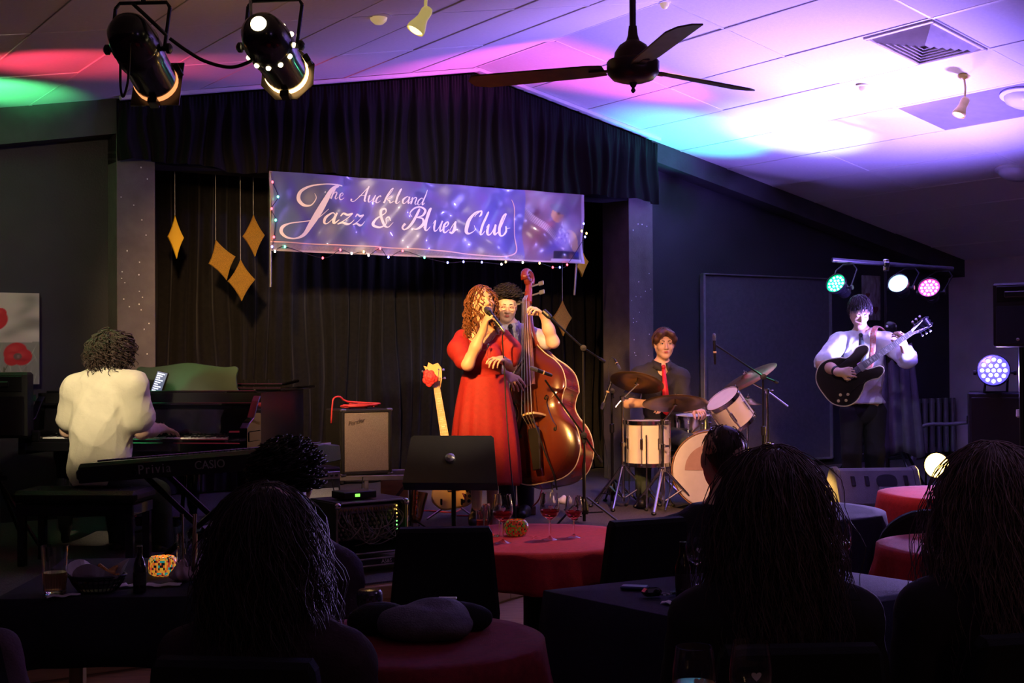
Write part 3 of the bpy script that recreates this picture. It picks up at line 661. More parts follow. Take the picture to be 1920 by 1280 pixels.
# ================================================================ ceiling fan
d0 = 5.8; hub = P(1187, 130, d0); m_fan = mat('fan_brown', (.13, .07, .06), .38, .1, var=.25, vs=14, stretch=(1, 1, 1)); m_fanm = mat('fan_metal', (.09, .055, .06), .35, .6)
fan = thing('ceiling_fan', 'brown three-bladed ceiling fan hanging on a rod', 'fan', hub)
zt = zc(UV(hub)[0]); hx = tr(hub)
M().cyl(hub + np.array([0, 0, .1]), (hub[0], hub[1], zt + .01), .0145, n=14).build('rod', m_fanm, fan, angle=50)
M(hx).lathe([(.001, -.06), (.05, -.058), (.09, -.045), (.112, -.02), (.116, .0), (.116, .03), (.11, .038), (.085, .045), (.08, .075), (.06, .105), (.03, .125), (.022, .15), (.018, .19)], 32).build('motor_housing', m_fanm, fan, angle=35)
M(tr((hub[0], hub[1], zt))).lathe([(.03, -.09), (.055, -.06), (.07, 0)], 20).build('ceiling_cup', m_fanm, fan, angle=40)
M(hx).lathe([(.001, -.105), (.008, -.1), (.011, -.092), (.006, -.082), (.012, -.075), (.016, -.065), (.02, -.055)], 12).build('finial', m_fanm, fan, smooth=True)
for k, an in enumerate((40, 160, 281)):
    x = hx @ rot('Z', an)
    bl_ = M(x @ tr((0, 0, .005)) @ rot('X', 11 if k != 2 else 11)); out = [(.13, -.05), (.2, -.062), (.7, -.078), (.765, -.05), (.775, .01), (.74, .066), (.2, .062), (.13, .05)]
    o = bl_.prism(out, -.0035, .0035, b=.002).build('blade', m_fan, fan)
    M(x).box((.14, 0, .0), (.12, .035, .008), .003).build('blade_bracket', m_fanm, fan)
# ================================================================ air vent, spot lamps, domes, detectors
def on_ceiling(x, y, side=1):
    r = ray(x, y); k = -SR if side > 0 else SL; u = r[0] * cy + r[1] * sy
    t = (ZR - k * UR - CAMH) / (r[2] - k * u); return CAM + r * t
vx = slope_x(U0 + 2.5 * TU, V0 + .31) @ tr((0, 0, -.004))
vent = thing('air_vent', 'square white louvred air vent set in the right ceiling slope', 'vent', (vx @ Vector((0, 0, 0))))
mv = mat('vent_paint', (.72, .66, .55), .5, var=.08); mvd = mat('vent_cavity', (.015, .013, .02), .8)
M(vx).box((0, 0, .004), (.56, .56, .006)).build('cavity', mvd, vent)
b = M(vx)
for s in (-1, 1): b.box((s * .29, 0, -.006), (.03, .61, .02), .004).box((0, s * .29, -.006), (.55, .03, .02), .004)
b.build('vent_frame', mv, vent)
for k in range(6):
    h0 = .265 - k * .04; h1 = h0 - .035
    for q in range(4):
        a = vx @ rot('Z', 90 * q); b = M(a)
        b.add([(-h0, -h0, -.004), (h0, -h0, -.004), (h1, -h1, -.042 + .006), (-h1, -h1, -.042 + .006), (-h0, -h0 + .003, -.001), (h0, -h0 + .003, -.001), (h1, -h1 + .003, -.034), (-h1, -h1 + .003, -.034)],
              [(0, 1, 2, 3), (7, 6, 5, 4), (0, 4, 5, 1), (1, 5, 6, 2), (2, 6, 7, 3), (3, 7, 4, 0)]); b.build('louvre', mv, vent)
m_cream = mat('cream_glow_enamel', (.78, .66, .3), .4, var=.05, emit=(.8, .62, .2), es=.45); m_rlamp = mat('reflector_bulb', (.95, .85, .7), .3, emit=(1, .75, .4), es=2.2)  # glow put into the cream shade, arm and plate so they look lit
def spot_lamp(label, ceil_px, side, back, front, d, mm, r0=.028, r1=.045):
    c = on_ceiling(*ceil_px, side); a = P(*back, d); b_ = P(*front, d - .02)
    t = thing('spot_lamp', label, 'lamp', c, 0, 'adjustable spot lamps on the ceiling')
    j = a + (b_ - a) * .2 + np.array([0, 0, .0]); zt_ = zc(UV(j)[0]) if abs(j[1] - c[1]) > .3 else c[2]
    base = np.array([j[0], j[1], zc(UV(j)[0])])
    M(tr(base)).lathe([(.001, -.028), (.03, -.026), (.045, -.012), (.048, .004)], 18).build('ceiling_plate', mm, t, smooth=True)
    M().tube(spl([base + np.array([0, 0, -.02]), (base + j) / 2 + np.array([.008, 0, 0]), j], 6), .008, 8).build('arm', mm, t, smooth=True)
    L_ = np.linalg.norm(b_ - a); f = frame(a, b_)
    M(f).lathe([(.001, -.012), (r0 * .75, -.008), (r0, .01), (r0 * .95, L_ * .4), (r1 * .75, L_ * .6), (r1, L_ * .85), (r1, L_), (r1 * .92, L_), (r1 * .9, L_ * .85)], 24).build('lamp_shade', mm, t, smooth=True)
    M(f).lathe([(r1 * .9, L_ * .9), (r1 * .6, L_ * 1.03), (.001, L_ * 1.07)], 18).build('bulb', m_rlamp, t, smooth=True); return t
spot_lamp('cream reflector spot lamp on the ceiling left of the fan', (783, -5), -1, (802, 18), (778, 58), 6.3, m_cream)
spot_lamp('small tan spot lamp casting a shadow on the right ceiling slope', (1800, 172), 1, (1811, 186), (1797, 216), 9.9, mat('tan_glow_enamel', (.65, .42, .15), .4, emit=(.7, .42, .1), es=.18), .035, .05)  # tan shade, arm and plate get a fainter added glow
for (x, y), sd, lb, r in (((710, 30), -1, 'small round ceiling light beside the cream spot lamp', .055), ((1618, 160), 1, 'tiny round ceiling fitting below the air vent', .035), ((1246, 3), 1, 'tiny round fitting on the ceiling ridge by the fan rod', .035)):
    p = on_ceiling(x, y, sd); t = thing('ceiling_fitting', lb, 'ceiling light', p)
    M(tr(p)).lathe([(r * 1.5, .0), (r * 1.5, -.006), (r * 1.1, -.012), (r, -.012)], 18).build('rim', m_rail, t, angle=40)
    M(tr(p)).lathe([(r, -.01), (r * .9, -.03), (r * .5, -.05), (.001, -.056)], 18).build('bulb', mat('small_bulb', (.9, .75, .5), .3, emit=(1, .7, .3), es=.35), t, smooth=True)
for (x, y), lb in (((1908, 318), 'round frosted dome light low on the right ceiling slope'), ((1925, 178), 'round frosted dome light beside the tan spot lamp at the frame edge')):
    p = on_ceiling(x, y, 1); x_ = tr(p) @ Matrix.Rotation(math.atan(SR), 4, 'Y'); x_ = tr(p) @ RW @ Matrix.Rotation(math.atan(SR), 4, 'Y')
    t = thing('dome_light', lb, 'ceiling light', p)
    M(x_).lathe([(.19, .01), (.195, -.02), (.175, -.03), (.16, -.03)], 28).build('rim', m_rail, t, angle=40)
    M(x_).lathe([(.165, -.028), (.15, -.06), (.1, -.085), (.001, -.1)], 28).build('diffuser', mat('frosted_glass', (.8, .8, .85), .25, var=.03, coat=.3), t, smooth=True)
# ================================================================ people kit
m_skin = mat('skin', (.72, .45, .32), .45, var=.06, vs=30, bump=.05, bs=200)
m_skin2 = mat('skin_tan', (.6, .36, .23), .45, var=.06, vs=30, bump=.05, bs=200)
m_lip = mat('lips', (.5, .12, .1), .4); m_eye = mat('eye_white', (.75, .72, .7), .2, var=.02); m_iris = mat('iris', (.04, .025, .02), .2)
m_hair_dk = mat('hair_dark', (.02, .013, .01), .55, var=.3, vs=40); m_hair_au = mat('hair_auburn', (.22, .075, .025), .38, var=.3, vs=30)
m_hair_br = mat('hair_brown', (.12, .055, .03), .38, var=.3, vs=30); m_hair_aud = mat('hair_ash', (.09, .06, .055), .55, var=.3, vs=30)
m_lash = mat('lashes', (.03, .015, .01), .5)
def head_R(fwd, up=(0, 0, 1)):
    y = unit(fwd); x = unit(np.cross(y, up)); z = np.cross(x, y); return np.column_stack([x, y, z])   # x: the viewer's left when facing the viewer
def head(S, c, R, s=1.0, face=True):
    c = np.array(c, float); p = lambda x, y, z: c + R @ (np.array([x, y, z]) * s); e = lambda q, r, k=.02, sub=False: S.ell(p(*q), np.array(r) * s, R, k, sub)
    e((0, -.018, .034), (.073, .092, .08), .03); e((0, .026, -.034), (.059, .062, .084), .04)
    for q in (-1, 1):
        S.cone(p(q * .05, -.005, -.055), p(q * .012, .062, -.1), .022 * s, .018 * s, .03)
        e((q * .076, -.01, -.012), (.009, .019, .03), .012)
        if face: e((q * .036, .06, -.032), (.024, .02, .02), .03)
    e((0, .068, -.102), (.022, .018, .016), .02)
    if face:
        S.cone(p(-.038, .074, .02), p(.038, .074, .02), .012 * s, .012 * s, .02)
        for q in (-1, 1): e((q * .031, .094, -.001), (.017, .014, .011), .012, True); e((q * .031, .075, -.001), (.0135, .0125, .0115), .006)
        S.cone(p(0, .084, .005), p(0, .106, -.036), .0065 * s, .0115 * s, .014); 
        for q in (-1, 1): e((q * .011, .094, -.041), (.0085, .011, .008), .008)
        e((0, .083, -.068), (.024, .012, .012), .012)
    return p
def face_parts(par, p, R, s, eyes='open', brow=m_hair_dk, mouth_open=False):
    for q in (-1, 1):
        if eyes == 'open':
            M().ell(p(q * .031, .0795, -.001), np.array((.011, .011, .007)) * s, 10, 8, None).build('eye', m_eye, par, smooth=True)
            M().ell(p(q * .031, .0885, -.001), np.array((.0052, .004, .0052)) * s, 8, 6).build('iris', m_iris, par, smooth=True)
        lid = [p(q * (.031 + a), .0885 - 9 * a * a, (.005 if eyes == 'open' else -.004) - (10 if eyes == 'open' else -14) * a * a) for a in (-.013, -.007, 0, .007, .013)]
        M().tube(spl(lid, 3), .0016 * s, 5).build('eyelashes', m_lash, par, smooth=True)
        br = [p(q * a, y, z) for a, y, z in ((.014, .091, .019), (.03, .09, .024), (.046, .076, .019))]
        M().tube(spl(br, 4), np.linspace(.0036, .0018, 9) * s, 6).build('eyebrow', brow, par, smooth=True)
    lm = M(); x = basis(p(0, .0885, -.066), R[:, 0], R[:, 1], R[:, 2])
    lm.ell((0, .002, .0015), np.array((.02, .008, .0048)) * s, 12, 8, x); lm.ell((0, .002, -.0066 if not mouth_open else -.017), np.array((.0165, .0085, .0058)) * s, 12, 8, x); lm.build('lips', m_lip, par, smooth=True)
    if mouth_open: M(x).ell((0, .004, -.007), np.array((.015, .006, .008)) * s, 12, 8).build('mouth', m_lash, par, smooth=True)
def hand(S, wrist, d, nrm, side, curl=(30, 30, 30, 30), spread=.0215, s=1.0, thumb=(.5, .4), fr=.0082, bends=None):
    """d: wrist to knuckles, nrm: out of the palm, side: +1 / -1 puts the thumb on +/- cross(d, nrm)"""
    d = unit(d); n = unit(np.array(nrm) - d * np.dot(nrm, d)); t = np.cross(d, n) * side; w = np.array(wrist, float); tips = []
    kn = []
    for i in range(4):
        o = (1.5 - i) * spread * s; k_ = w + d * (.083 - .004 * abs(i - 1.2)) * s + t * o; kn.append(k_)
        S.cone(w + t * o * .55 + d * .012 * s, k_, .0145 * s, .0105 * s, .012)
    S.cone(w - d * .02 * s, w + d * .02 * s, .024 * s, .022 * s, .02)
    for i in range(4):
        L_ = np.array((.042, .026, .02)) * (.95, 1.05, 1.0, .8)[i] * s; a = 0; q = kn[i]; fan = (1.5 - i) * .06
        cs = curl[i] if hasattr(curl[i], '__len__') else (curl[i], curl[i] * 1.15, curl[i] * .8)
        for j in range(3):
            a += math.radians(cs[j]); v = unit(d * math.cos(a) + n * math.sin(a) + t * fan * math.cos(a)); q2 = q + v * L_[j]
            S.cone(q, q2, (fr - .0004 * j) * s * (.92 if i == 3 else 1), (fr - .0008 - .0006 * j) * s * (.92 if i == 3 else 1), .0035); q = q2
        tips.append(q)
    b = w + d * .022 * s + t * .02 * s; v1 = unit(d * .62 + t * .75 + n * thumb[0]); k1 = b + v1 * .04 * s; v2 = unit(d * .85 + t * (.35 - thumb[1]) + n * thumb[0] * 1.2)
    S.chain([b, k1, k1 + v2 * .03 * s, k1 + v2 * .052 * s], [.0155 * s, .0115 * s, .01 * s, .0085 * s], .008)
    return tips
def limb(S, pts, rs, k=.03): S.chain(pts, rs, k)
def torso(S, nb, pel, R, w=1.0, dpt=1.0, k=.06):
    nb, pel = np.array(nb, float), np.array(pel, float); ax = nb - pel; L_ = np.linalg.norm(ax); z = ax / L_
    x = unit(R[:, 0] - z * np.dot(R[:, 0], z)); y = np.cross(z, x); Q = np.column_stack([x, y, z]); at = lambda t, f=0: pel + ax * t + y * f
    S.ell(at(.72), (.15 * w, .1 * dpt, .19 * L_ / .5), Q, k); S.ell(at(.4), (.128 * w, .092 * dpt, .16), Q, k); S.ell(at(.02), (.152 * w, .105 * dpt, .13), Q, k)
    return x, y, z
def cap_points(n, c, R, r, seed, zmin=-.3, front=.75):
    """points and normals on the scalp ellipsoid, leaving the face free"""
    g = np.random.default_rng(seed); out = []
    while len(out) < n:
        q = unit(g.normal(size=3))
        if q[2] < zmin or (q[1] > .22 and q[2] < front): continue
        out.append(q)
    q = np.array(out); return np.array(c) + (q * np.array(r)) @ R.T, q @ R.T, q
def strands(m, roots, nrm, L_, wave, freq, th, seed, fall=1.0, steps=14, sides=4, out=.25, centre=None, keep=0):
    g = np.random.default_rng(seed)
    for p, n in zip(roots, nrm):
        l = L_ * g.uniform(.75, 1.15); tg = np.array([g.normal() * .35, g.normal() * .35, -1.]) + np.array([n[0], n[1], 0]) * 1.1 * max(n[2], 0); tg = tg - n * tg.dot(n); d = unit(unit(tg) * min(1, fall * 1.3) + n * out + g.normal(size=3) * .15); q = np.array(p, float); pts = []
        a0 = g.uniform(0, 2 * PI); w_ = wave * g.uniform(.6, 1.3); st = l / steps
        for i in range(steps + 1):
            t = i / steps; pts.append(q + w_ * min(1, t * 3) * np.array([math.cos(a0 + freq * t * 2 * PI), math.sin(a0 + freq * t * 2 * PI), .3 * math.sin(a0 + 1 + freq * t * 2 * PI)]))
            d = d * .8 + np.array([0, 0, -fall]) * .22 + n * out * .05 * (1 - t); d = d / max(np.linalg.norm(d), 1e-6); q = q + d * st
            if centre is not None:                          # stay outside the head or the back
                for c_, r_ in centre:
                    v = (q - c_) / r_; lv = np.linalg.norm(v)
                    if lv < 1.04: q = c_ + v / lv * 1.04 * r_
        m.tube(pts, np.linspace(th, th * .45, steps + 1), sides, cap=False)
    return m
def shoe(par, ankle, toe, m, L_=.26, name='shoe'):
    a = np.array(ankle, float); d = np.array(toe, float) - a; d[2] = 0; d = unit(d); z0 = a[2] - .085
    S = Sculpt(.009); g = lambda f, h: np.array([a[0] + d[0] * f, a[1] + d[1] * f, z0 + h])
    S.cone(g(-.045, .045), g(.06, .045), .042, .044, .02).cone(g(.06, .04), g(L_ - .075, .03), .044, .034, .03).cone(g(-.02, .06), g(.0, .1), .04, .042, .03).clip(g(0, 0), (0, 0, -1))
    return S.build(name, m, par)
def shirt_collar(par, nb, R, m, r=.082, h=.05):
    c = np.array(nb, float); b = M(); vs = []; n = 26
    for i in range(n + 1):
        a = PI / 2 + .25 + (2 * PI - .5) * i / n; o = R @ np.array([math.cos(a), math.sin(a), 0]); dip = .03 * max(0, math.sin(a)) ** 2
        vs += [c + o * r * .9 + R[:, 2] * (h - dip), c + o * r * 1.25 + R[:, 2] * (-.01 - dip)]
    b.add(vs, [(2 * i, 2 * i + 1, 2 * i + 3, 2 * i + 2) for i in range(n)])
    o = b.build('collar', m, par, smooth=True); q = o.modifiers.new('thickness', 'SOLIDIFY'); q.thickness = .006; return o
def tie(par, pts, m, wmax=.035):
    pts = np.array(pts, float); b = M(); p = spl(pts, 6); k = len(p); vs = []
    for i, q in enumerate(p):
        t = i / (k - 1); w = .012 + (wmax - .012) * min(1, t * 1.3); w = w if t < .93 else w * (1 - (t - .93) / .07 * .9)
        vs += [q + np.array([-w, 0, 0]), q + np.array([w, 0, 0]), q + np.array([w, .008, 0]), q + np.array([-w, .008, 0])]
    fs = [(0, 1, 2, 3)]
    for i in range(k - 1):
        for j in range(4): fs.append((4 * i + j, 4 * i + (j + 1) % 4, 4 * i + 4 + (j + 1) % 4, 4 * i + 4 + j))
    b.add(vs, fs); b.ell(p[0], (.018, .014, .02), 10, 8); return b.build('necktie', m, par, smooth=True)
def wrinkle(c, amp, seed):
    g = np.random.default_rng(seed); ks = g.normal(size=(7, 3)) * np.array([13, 13, 17]); ph = g.uniform(0, 6, 7)
    def f(vs):
        q = vs + .012 * np.sin(vs[:, [1, 2, 0]] * 19 + seed)
        w = sum((1 - np.abs(np.sin(q @ k + p))) ** 2 - .4 for k, p in zip(ks, ph)) / 2.6; d = vs - c; d[:, 2] *= .2; d /= np.maximum(np.linalg.norm(d, axis=1, keepdims=True), 1e-6)
        return vs + d * (amp * w)[:, None]
    return f
m_jeans = mat('dark_green_jeans', (.03, .045, .04), .8, var=.15, bump=.2, bs=150)
# ================================================================ the singer
DS = 9.3; m_dress = mat('red_dress', (.36, .016, .018), .7, var=.1, vs=40, bump=.2, bs=180, sheen=0)
def singer():
    t = thing('person', 'woman in a long red dress singing into a handheld microphone', 'person', P(908, 985, DS) * np.array([1, 1, 0]) + np.array([0, 0, ZS]))
    S = Sculpt(.0058); R = head_R((.36, -.93, .2), (-.06, 0, 1)); c = P(905, 566, 9.28); s = .98
    p = head(S, c, R, s); nb = P(900, 624, DS + .03); pel = P(908, 738, DS + .03); RT = head_R((.12, -1, 0))
    S.cone(p(0, -.02, -.05), nb, .05, .053, .03); torso(S, nb, pel, RT, .92, .95)
    sr, sl_ = P(868, 634, DS + .02), P(944, 634, DS + .03); S.cone(nb + [0, .01, .0], sr, .042, .046, .05).cone(nb + [0, .01, .0], sl_, .042, .046, .05)
    for q in (-1, 1): S.ell(P(905 + q * 17, 668, DS - .07), (.055, .05, .06), None, .05)
    er, wr = P(877, 683, 9.12), P(907, 616, 9.1); limb(S, [sr, er], [.046, .04]); limb(S, [er, (er + wr) / 2, wr], [.041, .037, .025])
    el, wl = P(958, 685, 9.33), P(941, 674, 9.13); limb(S, [sl_, el], [.046, .038]); limb(S, [el, wl], [.038, .025])
    mic0, mic1 = P(913.5, 581, 9.1), P(938, 612, 9.06); md = unit(mic1 - mic0)
    hd = unit(P(914, 590, 9.07) - wr); hand(S, wr, hd, unit(np.array([.75, .25, -.1])), 1, ((50, 55, 40),) * 4, .0205, .96, (.7, .1))
    hl = unit(P(924, 672, 9.02) - wl); hand(S, wl, hl, (-.1, .3, -1), -1, ((18, 30, 20), (30, 35, 20), (36, 38, 25), (42, 40, 25)), .022, .96, (.5, .3))
    for q, kn, an in ((-1, P(892, 848, DS - .02), P(894, 960, DS)), (1, P(925, 846, DS + .06), P(922, 958, DS + .12))):
        hp = pel + np.array([q * .085, 0, -.03]); limb(S, [hp, kn], [.085, .055]); limb(S, [kn, kn * .62 + an * .38 + [0, .025, 0], an], [.052, .05, .03]); S.cone(an, an + [-.02, -.09, -.055], .034, .026, .02)
        shoe(t, an + np.array([0, .01, .0]), an + np.array([-.05, -.3, 0]), m_black, .22)
    S.build('body', m_skin, t)
    face_parts(t, p, R, s, 'closed', m_hair_au, True)
    # dress: bodice, puffed sleeves and flared skirt
    D = Sculpt(.0075); torso(D, nb, pel, RT, .93, .97); D.cone(nb - [0, 0, .04], sr, .05, .055, .05).cone(nb - [0, 0, .04], sl_, .05, .055, .05)
    for q in (-1, 1): D.ell(P(905 + q * 17, 668, DS - .07), (.06, .055, .065), None, .05)
    D.ell(nb + [.01, -.06, .02], (.1, .2, .088), None, .01, True); D.clip(P(908, 706, DS), (0, 0, -1)); D.clip(P(900, 627, DS), (0, 0, 1))
    D.build('bodice', m_dress, t, .012)
    for pts, rs, nm in (([sr + [0, 0, .005], P(862, 656, 9.25), P(869, 676, 9.16)], [.062, .08, .066], 1), ([sl_ + [0, 0, .005], P(957, 655, 9.32), P(957, 676, 9.31)], [.06, .074, .062], 2)):
        D = Sculpt(.0075); D.chain(pts, rs, .04); D.build('puff_sleeve', m_dress, t, disp=wrinkle(pts[1], .006, nm))
    wz, hz = P(908, 702, DS)[2], P(908, 908, DS)[2]; cw, ch = P(907, 702, DS + .02), P(909, 908, DS + .03)
    def sk(a, v):
        th = a * 2 * PI; r0 = .148 + (.242 - .148) * v ** .8 + .02 * np.sin(PI * v); r0 = r0 + v * .014 * np.sin(7 * th + 2 * np.sin(3 * th)) + v * .007 * np.sin(13 * th + 1)
        return np.column_stack([cw[0] + (ch[0] - cw[0]) * v + r0 * np.cos(th), cw[1] + (ch[1] - cw[1]) * v + r0 * .8 * np.sin(th), wz + (hz - wz) * v + .006 * np.sin(5 * th) * v])
    b = M(); b.grid(sk, 120, 30, True); o = b.build('skirt', m_dress, t, smooth=True); q = o.modifiers.new('thickness', 'SOLIDIFY'); q.thickness = .004
    # hair: long loose curls
    H_ = Sculpt(.0085); pp = lambda x, y, z: c + R @ (np.array([x, y, z]) * s)
    H_.ell(pp(0, -.03, .045), (.088, .1, .083), R, .03)
    H_.chain([pp(-.068, -.02, .03), pp(-.078, -.03, -.06), pp(-.085, -.02, -.16), pp(-.075, .01, -.23)], [.03, .034, .037, .024], .03)
    H_.chain([pp(.064, -.03, .03), pp(.07, -.035, -.06), pp(.075, -.02, -.16), pp(.07, .01, -.26)], [.028, .03, .032, .024], .03)
    H_.chain([pp(0, -.09, .02), pp(0, -.11, -.1), pp(0, -.11, -.2)], [.05, .06, .05], .03); H_.ell(pp(0, .09, -.03), (.053, .075, .088), R, .01, True)
    H_.build('hair', m_hair_au, t, -.012, wrinkle(c, .006, 5))
    roots, nn, q = cap_points(260, pp(0, -.022, .04), R, np.array((.085, .1, .087)) * s, 3, -.35, .72)
    m = strands(M(), roots, nn, .37, .014, 4.5, .0046, 4, 1.1, 26, 4, .2, [(p(0, .0, .0), .096)])
    fr = [pp(x, .078 - abs(x) * .5, .088) for x in (-.05, -.035, -.02, -.005, .01, .025, .04, .055)]
    strands(m, fr, [unit(R @ np.array([x * .5, .5, .3])) for x in range(-4, 4)], .034, .006, 1.5, .004, 9, .5, 10, 4, .3)
    m.build('curls', m_hair_au, t, smooth=True)
    # microphone in her hand, its lead falling to the floor
    mi = thing('microphone', 'handheld black microphone held at the singer in red', 'microphone', mic0)
    f = frame(mic0, mic1); L_ = np.linalg.norm(mic1 - mic0)
    M(f).lathe([(.001, -.026), (.014, -.022), (.023, -.008), (.0255, .006), (.022, .02)], 20).build('grille', mat('mic_grille', (.2, .2, .22), .35, .8, bump=1, bs=500), mi, smooth=True)
    M(f).lathe([(.023, .018), (.019, .03), (.0155, L_ * .9), (.0155, L_), (.001, L_)], 20).build('handle', mat('mic_body', (.015, .015, .02), .3, .3), mi, angle=40)
    M(f).lathe([(.0115, L_), (.0115, L_ + .035), (.006, L_ + .05), (.001, L_ + .05)], 12).build('connector', m_steel, mi, angle=40)
    w = spl([mic1 + md * .045, P(942, 635, 9.08), P(946, 700, 9.1), P(950, 780, 9.08), P(958, 880, 9.0), P(966, 950, 8.95), G(970, 985, ZS + .012), G(990, 992, ZS + .012), G(1015, 985, ZS + .012)], 10)
    tag(M().tube(w, .0048, 6).build('microphone_cable', m_cable, smooth=True), 'thin black microphone lead hanging from the singer hand to the stage', 'cable')
    pts = spl([P(892, 628, 9.2), P(898, 645, 9.17), P(907, 656, 9.13), P(914, 652, 9.15), P(920, 640, 9.2), P(925, 630, 9.25)], 6)
    M().tube(pts, .0014, 5).build('necklace_cord', m_lash, t); M().box(P(915, 648, 9.12), (.013, .012, .028), .004).tube(spl([P(915, 652, 9.12), P(914, 665, 9.11), P(917, 680, 9.12)], 5), .0012, 4).build('pendant', m_chrome, t)
singer()
# ================================================================ the double bass player
DB = 9.95; m_lilac = mat('lilac_shirt', (.62, .58, .68), .75, var=.05, bump=.15, bs=90); m_trous = mat('black_trousers', (.012, .012, .013), .8, var=.1, bump=.1, bs=150); m_btie = mat('black_tie', (.015, .013, .014), .6)
def bassist():
    t = thing('person', 'curly haired person in glasses, pale shirt and black tie behind the double bass', 'person', W(*UV(P(965, 960, DB))[:2], ZS))
    S = Sculpt(.0058); R = head_R((.1, -1, -.22), (.03, 0, 1)); c = P(949.5, 572, DB - .03); s = .97
    p = head(S, c, R, s); nb = P(955, 617, DB + .03); pel = P(962, 742, DB + .05); RT = head_R((.1, -1, 0))
    S.cone(p(0, -.02, -.05), nb, .049, .053, .03); torso(S, nb, pel, RT, 1, 1); sr, sl_ = P(916, 634, DB), P(996, 630, DB + .02)
    S.cone(nb + [0, .01, .01], sr, .05, .05, .05).cone(nb + [0, .01, .01], sl_, .05, .05, .05)
    el, wl = P(1037, 641, 9.72), P(1020, 593, 9.66); limb(S, [sl_, el], [.05, .043]); limb(S, [el, (el + wl) / 2, wl], [.043, .041, .028])
    hd = unit(P(1000, 572, 9.6) - wl); hand(S, wl, hd, (-.45, .1, -.95), -1, ((28, 55, 40), (30, 55, 40), (34, 55, 40), (38, 55, 40)), .021, 1.02, (.8, .2))
    er, wr = P(922, 700, 9.78), P(954, 704, 9.55); limb(S, [sr, er], [.05, .043]); limb(S, [er, (er + wr) / 2, wr], [.043, .04, .028])
    hand(S, wr, unit(P(964, 712, 9.5) - wr), (.2, .6, -.8), 1, ((18, 25, 15), (26, 30, 15), (36, 40, 20), (44, 40, 20)), .0215, 1.02, (.5, .2))
    for q, kn, an in ((-1, P(950, 845, DB), P(952, 946, DB)), (1, P(984, 845, DB + .05), P(986, 946, DB + .08))):
        hp = pel + np.array([q * .09, 0, -.03]); limb(S, [hp, kn], [.08, .055]); limb(S, [kn, an], [.053, .035]); S.cone(an, an + [-.02, -.1, -.05], .034, .026, .02)
        T_ = Sculpt(.011); T_.chain([hp, kn, an + [0, 0, .0]], [.098, .075, .062], .03); T_.build('trouser_leg', m_trous, t); shoe(t, an, an + np.array([-.05, -.3, 0]), m_black)
    S.build('body', m_skin, t); face_parts(t, p, R, s, 'closed', m_hair_dk)
    D = Sculpt(.008); torso(D, nb, pel, RT, 1.03, 1.05); D.cone(nb + [0, .01, .008], sr, .06, .06, .05).cone(nb + [0, .01, .008], sl_, .06, .06, .05); D.chain([sl_, sl_ * .25 + el * .75], [.062, .06], .03); D.chain([sr, sr * .2 + er * .8], [.062, .06], .03)
    D.clip(nb + [0, 0, .05], (0, 0, 1)); D.clip(pel - [0, 0, .1], (0, 0, -1)); D.build('shirt', m_lilac, t, .01, wrinkle(P(955, 680, DB), .011, 8))
    D = Sculpt(.011); D.ell(pel + [0, 0, -.02], (.165, .12, .13)); D.build('trousers', m_trous, t)
    shirt_collar(t, nb + [0, -.005, .015], RT, m_lilac); tie(t, [P(957, 612, DB - .08), P(960, 640, DB - .135), P(963, 672, DB - .135), P(965, 700, DB - .13)], m_btie, .034)
    # mop of tight curls
    Hs = Sculpt(.009); Hs.ell(p(0, -.02, .055), (.09, .1, .078), R); Hs.ell(p(0, .1, -.035), (.06, .06, .06), R, .01, True); Hs.build('hair', m_hair_dk, t, -.012)
    m = M(); roots, nn, _ = cap_points(330, p(0, -.018, .05), R, np.array((.08, .094, .076)), 6, -.25, .3)
    strands(m, roots, nn, .042, .014, 2.6, .0046, 7, 0, 20, 4, .8).build('curls', m_hair_dk, t, smooth=True)
    g = M()
    for q in (-1, 1): g.tube([p(q * .033 + .024 * math.cos(a), .1, -.004 + .019 * math.sin(a)) for a in np.linspace(0, 2 * PI, 15)[:-1]], .0022, 6, closed=True); g.tube([p(q * .057, .099, .003), p(q * .078, .04, .004), p(q * .08, -.01, 0)], .002, 6)
    g.tube([p(-.009, .1, .0), p(0, .103, .003), p(.009, .1, .0)], .002, 6); g.build('glasses', mat('pink_frames', (.75, .4, .38), .3), t, smooth=True)
    M(frame(wl - hd * .03, wl)).lathe([(.031, -.01), (.0335, -.008), (.0335, .008), (.031, .01)], 18).build('wristband', mat('pink_band', (.6, .3, .3), .5), t, smooth=True)
bassist()
